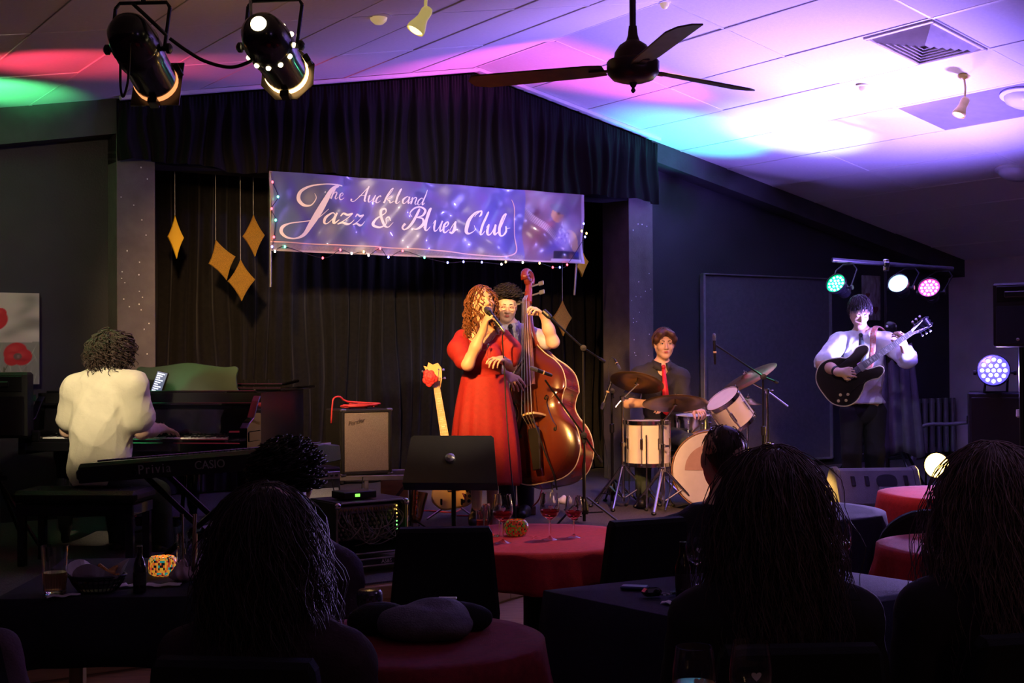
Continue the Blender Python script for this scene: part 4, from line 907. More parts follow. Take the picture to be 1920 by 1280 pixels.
# ================================================================ the drummer
DD = 10.85; m_bshirt = mat('black_shirt', (.02, .019, .02), .75, var=.1, bump=.15, bs=90); m_rtie = mat('red_tie', (.5, .01, .02), .5)
def drummer():
    t = thing('person', 'young drummer in a black shirt and red tie seated behind cymbals', 'person', W(*UV(P(1240, 900, DD))[:2], ZS))
    S = Sculpt(.0058); R = head_R((.06, -1, -.06), (.0, 0, 1)); c = P(1245.5, 643, DD - .05); s = 1.0; p = head(S, c, R, s)
    nb = P(1240, 690, DD); pel = P(1236, 815, DD + .08); RT = head_R((.15, -1, 0)); S.cone(p(0, -.02, -.05), nb, .049, .053, .03); torso(S, nb, pel, RT, 1, 1)
    sr, sl_ = P(1198, 703, DD), P(1277, 706, DD + .02); S.cone(nb + [0, .01, .01], sr, .05, .05, .05).cone(nb + [0, .01, .01], sl_, .05, .05, .05)
    er, wr = P(1178, 755, DD - .1), P(1214, 757, DD - .32); limb(S, [sr, er], [.05, .043]); limb(S, [er, wr], [.043, .03])
    hand(S, wr, unit(np.array([.7, -.6, -.1])), (0, .3, -1), 1, ((45, 60, 45),) * 4, .02, 1, (.6, .2))
    el, wl = P(1286, 762, DD - .05), P(1306, 768, DD - .25); limb(S, [sl_, el], [.05, .043]); limb(S, [el, wl], [.043, .03])
    hand(S, wl, unit(np.array([.3, -.9, -.1])), (0, .2, -1), -1, ((45, 60, 45),) * 4, .02, 1, (.6, .2))
    for q, kn, an in ((-1, P(1205, 830, DD - .35), P(1206, 926, DD - .3)), (1, P(1290, 830, DD - .3), P(1300, 920, DD - .2))):
        hp = pel + np.array([q * .09, 0, -.02]); limb(S, [hp, kn], [.085, .058]); limb(S, [kn, an], [.055, .035]); S.cone(an, an + [q * .02, -.1, -.05], .034, .026, .02)
        T_ = Sculpt(.011); T_.chain([hp, kn, an], [.1, .075, .06], .03); T_.build('trouser_leg', m_jeans, t); shoe(t, an, an + np.array([q * .05, -.3, 0]), m_black)
    S.build('body', m_skin, t); face_parts(t, p, R, s, 'open', m_hair_dk)
    D = Sculpt(.008); torso(D, nb, pel, RT, 1.05, 1.08); D.cone(nb + [0, .01, .008], sr, .06, .06, .05).cone(nb + [0, .01, .008], sl_, .06, .06, .05); D.chain([sl_, sl_ * .2 + el * .8], [.062, .058], .03); D.chain([sr, sr * .2 + er * .8], [.062, .058], .03)
    D.ell(nb + [.005, -.1, .01], (.04, .08, .06), None, .01, True); D.clip(nb + [0, 0, .05], (0, 0, 1)); D.build('shirt', m_bshirt, t, .01, wrinkle(P(1240, 740, DD), .012, 9))
    shirt_collar(t, nb + [0, -.005, .02], RT, m_bshirt); tie(t, [P(1244, 688, DD - .085), P(1247, 722, DD - .155), P(1249, 755, DD - .15), P(1250, 778, DD - .14)], m_rtie, .032)
    Hs = Sculpt(.007); Hs.ell(p(0, -.025, .045), (.086, .1, .083), R); Hs.ell(p(0, .1, -.028), (.062, .075, .062), R, .01, True)
    for q in (-1, 1): Hs.chain([p(q * .004, .085, .1), p(q * .045, .098, .075), p(q * .073, .07, .035), p(q * .08, .035, .0)], [.022, .024, .022, .012], .02)
    Hs.build('hair', m_hair_br, t, disp=wrinkle(c, .003, 4))
    m = M(); roots, nn, _ = cap_points(200, p(0, -.022, .045), R, np.array((.087, .1, .084)), 11, -.2, .8); strands(m, roots, nn, .07, .002, .8, .0032, 3, .8, 8, 4, .06, [(p(0, -.01, .03), .09)]).build('hair_strands', m_hair_br, t, smooth=True)
drummer()
# ================================================================ the guitarist
DG = 10.9; m_wshirt = mat('white_shirt', (.72, .72, .75), .75, var=.04, bump=.15, bs=90); m_dtie = mat('patterned_tie', (.06, .08, .07), .6, var=.4, vs=200)
def guitarist():
    t = thing('person', 'guitarist in a white shirt with rolled sleeves looking down at a dark guitar', 'person', W(*UV(P(1615, 950, DG))[:2], ZS))
    S = Sculpt(.0058); R = head_R((-.02, -1, -.62), (.02, -.1, 1)); c = P(1612, 584, DG - .04); s = .98; p = head(S, c, R, s)
    nb = P(1618, 630, DG + .04); pel = P(1618, 765, DG + .05); RT = head_R((-.05, -1, 0)); S.cone(p(0, -.03, -.05), nb, .049, .053, .03); torso(S, nb, pel, RT, 1.05, 1)
    sr, sl_ = P(1572, 641, DG), P(1664, 640, DG + .02); S.cone(nb + [0, .01, .01], sr, .05, .05, .05).cone(nb + [0, .01, .01], sl_, .05, .05, .05)
    er, wr = P(1541, 682, DG - .18), P(1574, 698, DG - .39); limb(S, [sr, er], [.052, .045]); limb(S, [er, (er + wr) / 2, wr], [.045, .043, .03])
    hand(S, wr, unit(np.array([.9, -.1, .05])), (.05, 1, -.25), -1, ((20, 40, 30), (30, 45, 30), (36, 45, 30), (40, 45, 30)), .021, 1.02, (.6, .3))
    el, wl = P(1702, 672, DG - .1), P(1694, 645, DG - .34); limb(S, [sl_, el], [.052, .045]); limb(S, [el, wl], [.045, .03])
    hand(S, wl, unit(P(1690, 628, DG - .4) - wl), (-.75, .6, .2), 1, ((40, 55, 40), (45, 55, 40), (48, 55, 40), (52, 55, 40)), .021, 1.02, (.7, .1))
    for q, kn, an in ((-1, P(1597, 850, DG - .02), P(1597, 950, DG)), (1, P(1640, 850, DG), P(1640, 950, DG + .03))):
        hp = pel + np.array([q * .09, 0, -.03]); limb(S, [hp, kn], [.085, .058]); limb(S, [kn, an], [.055, .035]); S.cone(an, an + [q * .03, -.1, -.05], .034, .026, .02)
        T_ = Sculpt(.01); T_.chain([hp, kn, an + [0, 0, .0]], [.105, .082, .075], .03); T_.build('trouser_leg', m_trous, t, disp=wrinkle(kn, .006, 12 + q)); shoe(t, an, an + np.array([q * .08, -.3, 0]), m_black)
    S.build('body', m_skin2, t); face_parts(t, p, R, s, 'closed', m_hair_dk)
    D = Sculpt(.008); torso(D, nb, pel, RT, 1.08, 1.08); D.cone(nb + [0, .01, .008], sr, .06, .06, .05).cone(nb + [0, .01, .008], sl_, .06, .06, .05); D.chain([sr, sr * .1 + er * .9], [.07, .07], .03); D.chain([sl_, el, el * .6 + wl * .4], [.07, .066, .058], .03)
    D.ell(pel + [0, 0, .02], (.165, .12, .14), None, .05); D.ell(pel * .55 + nb * .45, (.155, .12, .2), None, .05); D.clip(nb + [0, 0, .05], (0, 0, 1)); D.clip(P(1618, 757, DG), (-.0, 0, -1)); D.build('shirt', m_wshirt, t, .012, wrinkle(P(1618, 690, DG), .014, 14))
    shirt_collar(t, nb + [0, -.01, .02], RT, m_wshirt); tie(t, [P(1614, 628, DG - .1), P(1616, 650, DG - .14), P(1617, 680, DG - .14)], m_dtie, .034)
    st = M(); pth = spl([P(1672, 634, DG + .1), P(1648, 612, DG + .06), P(1638, 622, DG - .08), P(1636, 655, DG - .16), P(1630, 690, DG - .2), P(1612, 715, DG - .2)], 8)
    st.tube(pth, .024, 6, flat=.18); st.build('guitar_strap', mat('woven_strap', (.4, .05, .03), .7, color2=(.35, .3, .2), vs=70), t)
    Hs = Sculpt(.0075); Hs.ell(p(0, -.028, .045), (.09, .1, .086), R); Hs.ell(p(0, .105, -.03), (.064, .07, .075), R, .01, True); Hs.build('hair', m_hair_dk, t, disp=wrinkle(c, .007, 6)); T_ = Sculpt(.01); T_.ell(pel + [0, 0, -.03], (.168, .122, .13)); T_.build('trousers', m_trous, t)
    m = M(); roots, nn, _ = cap_points(260, p(0, -.025, .045), R, np.array((.089, .101, .086)), 12, -.2, .42); strands(m, roots, nn, .075, .003, .8, .0034, 5, .9, 8, 4, .12, [(p(0, -.01, .03), .09)]).build('hair_strands', m_hair_dk, t, smooth=True)
    hd = unit(wr - er); M(frame(wr - hd * .045, wr)).lathe([(.036, -.012), (.04, -.01), (.04, .01), (.036, .012)], 18).box((0, -.041, 0), (.03, .012, .03), .004).build('watch', m_black, t, angle=40)
guitarist()
# ================================================================ the pianist, seen from behind
DPI = 7.9; m_cream_s = mat('cream_shirt', (.74, .68, .5), .8, var=.05, bump=.2, bs=80); m_jeans = mat('dark_green_jeans', (.03, .045, .04), .8, var=.15, bump=.2, bs=150)
m_hair_pi = mat('hair_dark_brown', (.055, .028, .02), .5, var=.3, vs=30)
def pianist():
    t = thing('person', 'pianist in a cream short sleeved shirt with bushy brown hair, back turned', 'person', W(*UV(P(200, 905, DPI))[:2], ZS))
    S = Sculpt(.0065); R = head_R((.35, 1, -.12), (.05, .1, 1)); c = P(214, 657, DPI + .08); s = 1.0; p = head(S, c, R, s)
    nb = P(196, 704, DPI + .02); pel = P(186, 880, DPI + .0); RT = head_R((.3, 1, 0)); S.cone(p(0, -.02, -.05), nb, .055, .062, .03); torso(S, nb, pel, RT, 1.05, 1.1)
    sl_, sr = P(143, 727, DPI + .05), P(252, 722, DPI - .04); S.cone(nb + [0, .01, .01], sr, .05, .05, .05).cone(nb + [0, .01, .01], sl_, .05, .05, .05)
    er, wr = P(266, 808, DPI + .02), P(303, 803, DPI + .32); limb(S, [sr, er], [.052, .045]); limb(S, [er, (er + wr) / 2, wr], [.045, .042, .028])
    hand(S, wr, unit(P(322, 808, DPI + .42) - wr), (.0, .1, -1), 1, ((8, 16, 14),) * 4, .0215, 1.0, (.2, .1))
    el, wl = P(128, 806, DPI + .15), P(150, 806, DPI + .42); limb(S, [sl_, el], [.052, .045]); limb(S, [el, wl], [.045, .03]); hand(S, wl, (.3, .9, -.1), (.0, .1, -1), -1, ((8, 16, 14),) * 4, .0215, 1.0, (.2, .1))
    for q, kn, an in ((1, P(294, 925, DPI + .32), P(306, 1018, DPI + .42)), (-1, P(215, 915, DPI + .45), P(225, 1015, DPI + .5))):
        hp = pel + RT[:, 0] * q * .095 * 1 + np.array([0, 0, -.02]); limb(S, [hp, kn], [.085, .06]); limb(S, [kn, an], [.058, .036]); S.cone(an, an + [.03, .1, -.05], .034, .026, .02)
        T_ = Sculpt(.01); T_.chain([hp, kn, an + [0, 0, .02]], [.1, .082, .07], .03); T_.build('trouser_leg', m_jeans, t, disp=wrinkle(kn, .006, 22 + q)); shoe(t, an, an + np.array([.12, .3, 0]), m_black)
    S.build('body', m_skin, t)
    D = Sculpt(.008); torso(D, nb, pel, RT, 1.1, 1.15); D.cone(nb + [0, .0, .005], sr, .055, .065, .05).cone(nb + [0, .0, .005], sl_, .055, .065, .05); e1 = sr * .28 + er * .72; D.chain([sr, e1], [.072, .078], .04); D.chain([sl_, sl_ * .28 + el * .72], [.072, .078], .04)
    D.ell(pel + [0, 0, .02], (.175, .135, .16), None, .06); D.ell(pel * .6 + nb * .4, (.172, .135, .26), None, .06); D.clip(nb + [0, 0, .06], (0, 0, 1)); D.clip(P(186, 908, DPI), (0, 0, -1)); D.build('shirt', m_cream_s, t, .012, wrinkle(P(190, 810, DPI), .012, 17))
    b = M(); b.tube(spl([nb + RT @ np.array([.07 * math.cos(a), .06 * math.sin(a), .022 + .012 * math.sin(a)]) for a in np.linspace(0, 2 * PI, 12)[:-1]], 4, True), .012, 8, closed=True, flat=.7).build('collar_band', m_cream_s, t, smooth=True)
    Hs = Sculpt(.009); Hs.ell(p(0, -.03, .03), (.115, .125, .105), R); Hs.ell(p(-.07, -.04, -.05), (.07, .08, .08), R, .04); Hs.ell(p(.07, -.04, -.05), (.07, .08, .08), R, .04); Hs.ell(p(0, -.07, -.05), (.09, .06, .075), R, .04); Hs.ell(p(0, .13, -.05), (.07, .09, .1), R, .01, True); Hs.build('hair', m_hair_pi, t, -.014, wrinkle(c, .014, 7))
    m = M(); roots, nn, _ = cap_points(420, p(0, -.03, .02), R, np.array((.116, .126, .1)), 13, -.75, .7); strands(m, roots, nn, .13, .014, 1.9, .0042, 5, .75, 14, 4, .45, [(p(0, -.03, .01), .105)]).build('curls', m_hair_pi, t, smooth=True)
pianist()
# ================================================================ double bass
m_bass = mat('sunburst_varnish', (.3, .05, .02), .22, attr='paint', coat=.6); m_rib = mat('red_rib_varnish', (.28, .02, .015), .25, var=.3, vs=6, coat=.5, stretch=(1, 1, 4))
m_ebony = mat('ebony', (.014, .011, .01), .3); m_fboard = mat('worn_fingerboard', (.2, .07, .06), .4, var=.2, vs=10, stretch=(8, 8, 1)); m_maple = mat('pale_maple', (.6, .42, .2), .4, var=.1); m_bind = mat('pale_binding', (.6, .5, .35), .4); m_wire = mat('string_steel', (.6, .55, .5), .3, .8); m_scroll = mat('scroll_varnish', (.22, .03, .015), .25, var=.25, vs=10, coat=.5)
def outline_bass():
    h = np.array([(0, 0), (.14, .008), (.245, .065), (.3, .17), (.308, .27), (.285, .37), (.235, .45), (.222, .47), (.196, .53), (.196, .58), (.222, .645), (.236, .665), (.236, .73), (.215, .81), (.165, .88), (.1, .94), (.05, 1.0), (.03, 1.03)])
    r = spl(h, 5); return np.vstack([r, (r * [-1, 1])[::-1]])
def double_bass():
    bot, topp = P(1022, 905, 9.45), P(988, 500, 9.95); z = unit(topp - bot); n = unit(np.array([-math.sin(.5), -math.cos(.5), .0])); n = unit(n - z * n.dot(z)); x = np.cross(n, z) * -1
    if x[0] < 0: x = -x
    B = basis(bot, x, -n, z)            # local: x right, y back, z up the neck
    t = thing('double_bass', 'dark red sunburst double bass leaning on its curly haired player', 'double bass', bot - [0, 0, .1])
    o = outline_bass(); k = len(o); c = np.array([0, .48]); m = M(B); vs = []; col = []
    for s_, d in ((1, 0), (.97, .008), (.88, .022), (.7, .038), (.45, .048), (.2, .052), (.01, .053)):
        q = c + (o - c) * [s_, s_ ** .8]
        for a in q:
            vs.append((a[0], -d, a[1])); e = (abs(a[0]) / .3) ** 2 + ((a[1] - .5) / .52) ** 2; w = float(np.clip(1.15 - e * 1.15, 0, 1))
            col.append(np.array((.03, .004, .003)) * (1 - w) + np.array((.1, .022, .006)) * w * w + np.array((.1, .009, .005)) * w * (1 - w) * 2)
    fs = [(i * k + j, i * k + (j + 1) % k, (i + 1) * k + (j + 1) % k, (i + 1) * k + j) for i in range(6) for j in range(k)]; m.add(vs, fs); m.col = np.array(col); m.build('top_plate', m_bass, t, smooth=True)
    m = M(B); vs = [(a, 0, b) for a, b in o] + [(a, .2 - .05 * max(0, b - .8) / .23, b) for a, b in o]; m.add(vs, [(j, (j + 1) % k, k + (j + 1) % k, k + j) for j in range(k)]); m.build('rib', m_rib, t, smooth=True)
    M(B @ Matrix(((1, 0, 0, 0), (0, 0, 1, .199), (0, 1, 0, 0), (0, 0, 0, 1)))).prism(o, 0, .006).build('back_plate', m_rib, t)
    for y, r in ((-.002, .0042), (.2, .004)): M(B).tube([(a, y - (.05 * max(0, b - .8) / .23 if y > .1 else 0), b) for a, b in o * [1.006, 1.003]], r, 5, closed=True).build('edge_binding', m_bind, t, smooth=True)
    for q in (-1, 1):                    # f-holes
        pts = spl([(q * .085, .6), (q * .1, .62), (q * .112, .6), (q * .1, .56), (q * .115, .48), (q * .135, .42), (q * .155, .38), (q * .15, .35), (q * .135, .36)], 6); w = .012 * np.sin(np.linspace(.35, PI - .35, len(pts)))
        m = M(B); dz = lambda a, b: -.058 + .052 * min(1, (abs(a) / .29) ** 2.2); m.tube([(a, dz(a, b), b) for a, b in pts], w, 6, flat=.3); m.ell((q * .09, dz(.09, .6) - .001, .6), (.012, .003, .012), 10, 6).ell((q * .143, dz(.143, .36) - .001, .36), (.015, .003, .015), 10, 6); m.build('f_hole', m_ebony, t)
    br = [(-.08, .0), (-.075, .05), (-.06, .1), (-.05, .125), (0, .14), (.05, .125), (.06, .1), (.075, .05), (.08, 0), (.045, 0), (.03, .04), (-.03, .04), (-.045, 0)]
    M(B @ tr((0, -.045, .475)) @ Matrix.Diagonal((1, -1, 1, 1))).prism(br, -.008, .008, b=.002).build('bridge', m_maple, t)
    tp = [(-.03, .08), (.03, .08), (.048, .36), (.04, .385), (-.04, .385), (-.048, .36)]; M(B @ tr((0, -.1, 0)) @ Matrix(((1, 0, 0, 0), (0, 0, 1, 0), (0, 1, 0, 0), (0, 0, 0, 1)))).prism(tp, -.012, .012, b=.006).build('tailpiece', m_ebony, t)
    m = M(B); f0, f1 = np.array([0, -.12, .7]), np.array([0, -.055, 1.36]); b = []
    for p_, w in ((f0, .046), (f1, .024)):
        b += [p_ + [w * math.sin(a), -.018 * math.cos(a) + .006, 0] for a in np.linspace(-1.35, 1.35, 9)] + [p_ + [w, .012, 0], p_ + [-w, .012, 0]]
    m.add(b, [(i, (i + 1) % 11, 11 + (i + 1) % 11, 11 + i) for i in range(11)] + [tuple(range(11))[::-1], tuple(range(11, 22))]); m.build('fingerboard', m_fboard, t, angle=50)
    m = M(B); m.tube([(0, .06, 1.0), (0, .0, 1.06), (0, -.02, 1.14), (0, -.025, 1.36)], [.06, .035, .026, .023], 12); m.build('neck', m_scroll, t, smooth=True)
    m = M(B); m.tube(spl([(0, -.03, 1.35), (0, -.02, 1.4), (0, .0, 1.47), (0, .012, 1.52)], 5), [.032] * 5 + [.031] * 5 + [.028] * 6, 10); sp = []
    for i in range(34): a = i * .42; r = .062 * (1 - i / 40); sp.append((0, .008 - r * math.sin(a + 1.2) * 1, 1.56 + r * math.cos(a + 1.2) * -1))
    m.tube(sp, np.linspace(.03, .016, 34), 8); m.build('scroll', m_scroll, t, smooth=True)
    for i, zz in enumerate((1.385, 1.42, 1.455, 1.49)):
        q = 1 if i % 2 else -1; m = M(B); m.cyl((q * .02, 0, zz), (q * .085, .005, zz + .005), .007, n=8).box((q * .105, .006, zz + .007), (.045, .01, .034), .004); m.build('tuning_peg', m_steel, t)
    for i in range(4):
        xo = (i - 1.5); M(B).tube([(xo * .018, -.112, .385), (xo * .028, -.188, .476), (xo * .011, -.085, 1.365), (xo * .008, -.05, 1.41)], .0028, 6).build('string', m_wire, t)
    M(B).cyl((0, .1, 0), (0, .1, -.1), .007, n=8).ell((0, .1, -.1), (.014, .014, .014), 8, 6).build('endpin', m_steel, t)
    mk = M(B); mk.tube(spl([(.02, -.15, .44), (.06, -.17, .36), (.08, -.12, .2), (.1, -.05, .04), (.08, .02, -.06)], 8), .006, 6); mk.build('pickup_lead', m_cable, t)
double_bass()
# ================================================================ guitars
def guitar_outline(pts): r = spl(pts, 6, True); return r
m_fret = mat('fret_wire', (.7, .68, .6), .3, .9)
def electric(name, label, cat, A, Bx, outl, thick, body_m, scale_l, neck_w, head_pts, head_m, board_m, pegs, knobs, pickups, bridge_z, frets, bind=None, fholes=False):
    """local frame: z along neck, x across, y towards the back; origin at the bridge"""
    t = thing(name, label, cat, A)
    o = guitar_outline(outl); Q = Bx @ Matrix(((1, 0, 0, 0), (0, 0, 1, 0), (0, 1, 0, 0), (0, 0, 0, 1)))
    M(Q).prism(o, 0, thick, b=.009).build('body', body_m, t, angle=40)
    if bind:
        M(Bx).tube([(a, .004, b) for a, b in o * 1.0], .004, 5, closed=True).build('binding', bind, t, smooth=True)
    n0 = scale_l * .26; m = M(Bx); w0, w1 = neck_w
    m.add([(-w0, -.012, n0), (w0, -.012, n0), (w1, -.008, scale_l), (-w1, -.008, scale_l), (-w0, -.005, n0), (w0, -.005, n0), (w1, -.001, scale_l), (-w1, -.001, scale_l)], [(0, 1, 2, 3), (7, 6, 5, 4), (0, 4, 5, 1), (1, 5, 6, 2), (2, 6, 7, 3), (3, 7, 4, 0)]); fb = m.build('fingerboard', board_m, t)
    nb_ = []
    for zz, w in ((n0 + .02, w0), (scale_l, w1)): nb_ += [(w * .97 * math.cos(a), -.004 + .022 * math.sin(a), zz) for a in np.linspace(0, PI, 11)]
    M(Bx).add(nb_, [(i, i + 1, 12 + i, 11 + i) for i in range(10)] + [(10, 0, 11, 21), tuple(range(11)), tuple(range(11, 22))]).build('neck', head_m if board_m is not m_ebony else m_scroll, t, smooth=True)
    fm = M(Bx)
    for i in range(1, frets + 1):
        zz = scale_l * 2 ** (-i / 12); f = (zz - n0) / (scale_l - n0); w = w0 + (w1 - w0) * f
        if zz < n0: break
        fm.box((0, -.0128 + .004 * f, zz), (2 * w, .002, .0022))
        if i in (3, 5, 7, 9, 15, 17, 19, 12): zz2 = scale_l * 2 ** (-(i - .5) / 12); fm.box((0, -.0124 + .004 * f, zz2), (w * .9, .0012, .007))
    fr = fm.build('frets', m_fret, fb); fr['kind'] = 'stuff'
    hx = Bx @ tr((0, .0, scale_l)) @ rot('X', -7); M(hx @ Matrix(((1, 0, 0, 0), (0, 0, 1, 0), (0, 1, 0, 0), (0, 0, 0, 1)))).prism(head_pts, 0, .016, b=.003).build('headstock', head_m, t)
    for (a, b, q) in pegs:
        M(hx).cyl((a, -.012, b), (a, .0, b), .006, n=8).cyl((a, .008, b), (a + q * .03, .008, b), .003, n=6).box((a + q * .036, .008, b), (.016, .008, .02), .003).build('tuning_peg', m_chrome, t)
    ns = len(pegs)
    for i in range(ns):
        f = (i - (ns - 1) / 2) / ((ns - 1) / 2); M(Bx).tube([(f * w0 * .85, -.016, bridge_z), (f * w1 * .8, -.0125, scale_l), tuple((hx @ Vector((pegs[i][0], -.01, pegs[i][1])) - Bx.translation) @ Bx.to_3x3())], .0009 if ns > 5 else .0013, 4).build('string', m_wire, t)
    for zz, w, l, mm in pickups: M(Bx).box((0, -.006, zz), (w, .016, l), .003).build('pickup', mm, t)
    M(Bx).box((0, -.008, bridge_z), (w0 * 2.6, .016, .02), .003).build('bridge', m_chrome, t)
    for a, b in knobs: M(Bx).lathe([(.0125, 0), (.0115, .016), (.001, .017)], 12, tr((a, 0, b)) @ rot('X', 90)).build('knob', m_black if body_m is not m_semi else m_maple, t, angle=40)
    if fholes:
        for q in (-1, 1): M(Bx).tube(spl([(q * .1, -.001, .12), (q * .112, -.001, .09), (q * .11, -.001, .02), (q * .125, -.001, -.06), (q * .115, -.001, -.09)], 5), [.003] + [.006] * 19 + [.003], 6, flat=.3).build('f_hole', m_ebony, t)
    return t
m_semi = mat('dark_walnut_gloss', (.022, .014, .012), .15, var=.2, coat=.5); m_creamg = mat('cream_gloss', (.75, .45, .16), .22, var=.08, vs=4, coat=.4); m_mapleb = mat('maple_neck', (.66, .4, .2), .35, var=.08, vs=20)
# the guitarist's semi-acoustic, slung across his body
br = P(1585, 708, DG - .33); nk = P(1735, 606, DG - .45); z = unit(nk - br); n = unit(np.array([-.12, -1, .12])); n = unit(n - z * n.dot(z)); x = np.cross(z, -n) * -1
Bg = basis(br, x, -n, z)
if Bg.to_3x3().determinant() < 0: Bg = basis(br, -x, -n, z)
o335 = [(0, -.215), (.11, -.2), (.185, -.13), (.2, -.045), (.165, .045), (.125, .1), (.13, .16), (.148, .21), (.135, .265), (.1, .285), (.068, .262), (.05, .2), (.03, .17), (-.03, .17), (-.05, .2), (-.068, .262), (-.1, .285), (-.135, .265), (-.148, .21), (-.13, .16), (-.125, .1), (-.165, .045), (-.2, -.045), (-.185, -.13), (-.11, -.2)]
hp = [(-.022, 0), (-.04, .05), (-.045, .15), (-.03, .175), (-.012, .16), (0, .172), (.012, .16), (.03, .175), (.045, .15), (.04, .05), (.022, 0)]
sg = electric('electric_guitar', 'dark brown semi-acoustic guitar slung on the man in the white shirt', 'guitar', br, Bg, o335, .045, m_semi, .63, (.028, .0215), hp, m_gloss, m_ebony, [(-.028, .05, -1), (-.031, .085, -1), (-.033, .12, -1), (.033, .12, 1), (.031, .085, 1), (.028, .05, 1)], [(.12, -.06), (.15, -.1), (.09, -.11), (.12, -.15)], [(.05, .075, .035, m_chrome), (.15, .075, .035, m_chrome)], 0, 20, m_bind, True)
tm = M(Bg @ tr((0, -.004, .775)) @ rot('X', 90)); text_mesh(tm, 'Ibanez', .024, Matrix(), .001); tm.build('head_lettering', m_spark, sg)
# bass guitar on a stand behind the music stand
bb = P(850, 918, 9.78); tp = P(813, 690, 10.0); z = unit(tp - bb); n = unit(np.array([.1, -1, .2])); n = unit(n - z * n.dot(z)); x = np.cross(z, n); Bb = basis(bb, x, -n, z)
if Bb.to_3x3().determinant() < 0: Bb = basis(bb, -x, -n, z)
ob = [(0, -.135), (.1, -.125), (.155, -.06), (.15, .02), (.105, .1), (.11, .19), (.135, .27), (.12, .305), (.085, .28), (.055, .2), (.03, .18), (-.03, .18), (-.06, .22), (-.1, .33), (-.135, .35), (-.15, .31), (-.125, .2), (-.115, .1), (-.155, .02), (-.165, -.06), (-.1, -.13)]
hb = [(-.026, 0), (-.05, .05), (-.055, .13), (-.07, .19), (-.045, .18), (-.03, .215), (.0, .19), (.04, .2), (.062, .15), (.05, .06), (.028, 0)]
bg = electric('bass_guitar', 'cream electric bass guitar standing upright with a red flower on its headstock', 'bass guitar', bb, Bb, ob, .04, m_creamg, .78, (.034, .024), hb, m_creamg, m_mapleb, [(-.036, .05, -1), (-.04, .1, -1), (-.05, .15, -1), (.036, .14, 1), (.036, .07, 1)], [(.1, -.02), (.075, -.055), (.11, -.065), (.06, -.095), (.1, -.1), (.125, -.035)], [(.07, .09, .035, m_black), (.15, .09, .035, m_black)], 0, 24)
fl = M(); fc = P(806, 708, 9.9)
for k in range(16):
    a = k * 2.4; r = .008 + .0022 * k; q = fc + np.array([r * math.cos(a), -.02 + .0012 * k, r * math.sin(a)]); fl.ell(q, (.02 + .0006 * k, .01, .02 + .0006 * k), 8, 6, None)
tag(fl.build('red_flower', mat('red_petal', (.75, .04, .05), .6, var=.2), smooth=True), 'red fabric flower pinned on the bass guitar headstock', 'flower')
st = thing('guitar_stand', 'low black guitar stand holding the cream bass guitar', 'stand', W(*UV(P(848, 950, 9.85))[:2], ZS)); g0 = P(848, 955, 9.85); g0[2] = ZS
M().tube([g0 + [0, .06, .0], g0 + [0, .08, .45]], .01, 8).build('post', m_blackm, st)
for dx, dy in ((-.18, -.12), (.18, -.12), (0, .26)): M().tube([g0 + [0, .07, .12], g0 + [dx, dy, .012]], .008, 8).build('leg', m_steel, st)
for q in (-1, 1): M().tube(spl([g0 + [q * .02, .07, .13], g0 + [q * .07, .0, .12], g0 + [q * .075, -.11, .12], g0 + [q * .075, -.115, .16]], 4), .008, 8).build('cradle_arm', m_blackm, st)
# ================================================================ grand piano (keys to the audience side)
kc = P(265, 822, 8.4); kc[2] = 0; PX = tr((kc[0], kc[1], ZS)) @ rot('Z', -9)
pn = thing('grand_piano', 'black glossy grand piano with curved music desk, behind the pianist', 'piano', (kc[0], kc[1], ZS)); m_key = mat('ivory_key', (.8, .78, .7), .25, var=.02); m_bk = mat('black_key', (.01, .01, .01), .25)
w2 = .615; kw = 1.23 / 52
for i in range(52): M(PX).box((-w2 + kw * (i + .5), -.03, .695), (kw - .0012, .15, .022), .002).build('white_key', m_key, pn)
ki = 0
for i in range(51):
    if (i + 5) % 7 in (2, 6): continue
    M(PX).box((-w2 + kw * (i + 1), -.003, .711), (.011, .095, .014), .003).build('black_key', m_bk, pn)
M(PX).box((0, -.02, .65), (1.5, .26, .06), .006).build('key_bed', m_gloss, pn)
M(PX).box((0, -.118, .685), (1.26, .02, .03), .004).build('key_slip', m_gloss, pn)
for q in (-1, 1):
    M(PX).box((q * .69, -.02, .715), (.14, .22, .075), .01).build('key_block', m_gloss, pn)
    arm = [(-.15, .6), (-.15, .77), (-.1, .8), (-.02, .83), (.06, .93), (.12, .98), (.6, .98), (.6, .6)]
    M(PX @ Matrix(((0, 0, 1, 0), (1, 0, 0, 0), (0, 1, 0, 0), (0, 0, 0, 1)))).prism(arm, q * .73 - .025, q * .73 + .025, b=.004).build('cheek', m_gloss, pn)
fbx = PX @ tr((0, .06, .8)) @ rot('X', -8); M(fbx).box((0, 0, .0), (1.38, .018, .16), .004).build('fallboard', m_gloss, pn)
tm = M(fbx @ tr((.05, -.0105, -.02)) @ rot('X', 90)); text_mesh(tm, 'YAMAHA', .034, Matrix(), .0008, 0, 1.5); tm.build('fallboard_lettering', mat('brass_letter', (.6, .42, .2), .35, .7), pn)
M(PX).box((0, .11, .91), (1.42, .1, .02), .004).box((0, .14, .955), (1.42, .04, .08), .004).build('name_rail', m_gloss, pn)
case = spl([(.755, .1), (.757, .5), (.75, .85), (.69, 1.15), (.5, 1.4), (.25, 1.56), (.05, 1.78), (-.2, 1.9), (-.5, 1.86), (-.7, 1.7), (-.755, 1.4), (-.757, .8), (-.755, .1)], 5)
M(PX).prism(case, .62, .98).build('case', mat('satin_black', (.01, .01, .011), .32, var=.05), pn)
lid = spl([(.775, .42), (.785, .8), (.78, 1.05), (.74, 1.28), (.56, 1.46), (.3, 1.62), (.1, 1.82), (-.2, 1.94), (-.52, 1.9), (-.74, 1.72), (-.78, 1.4), (-.775, .42)], 5)
M(PX).prism(lid, .985, 1.005, b=.005).build('lid', m_gloss, pn)
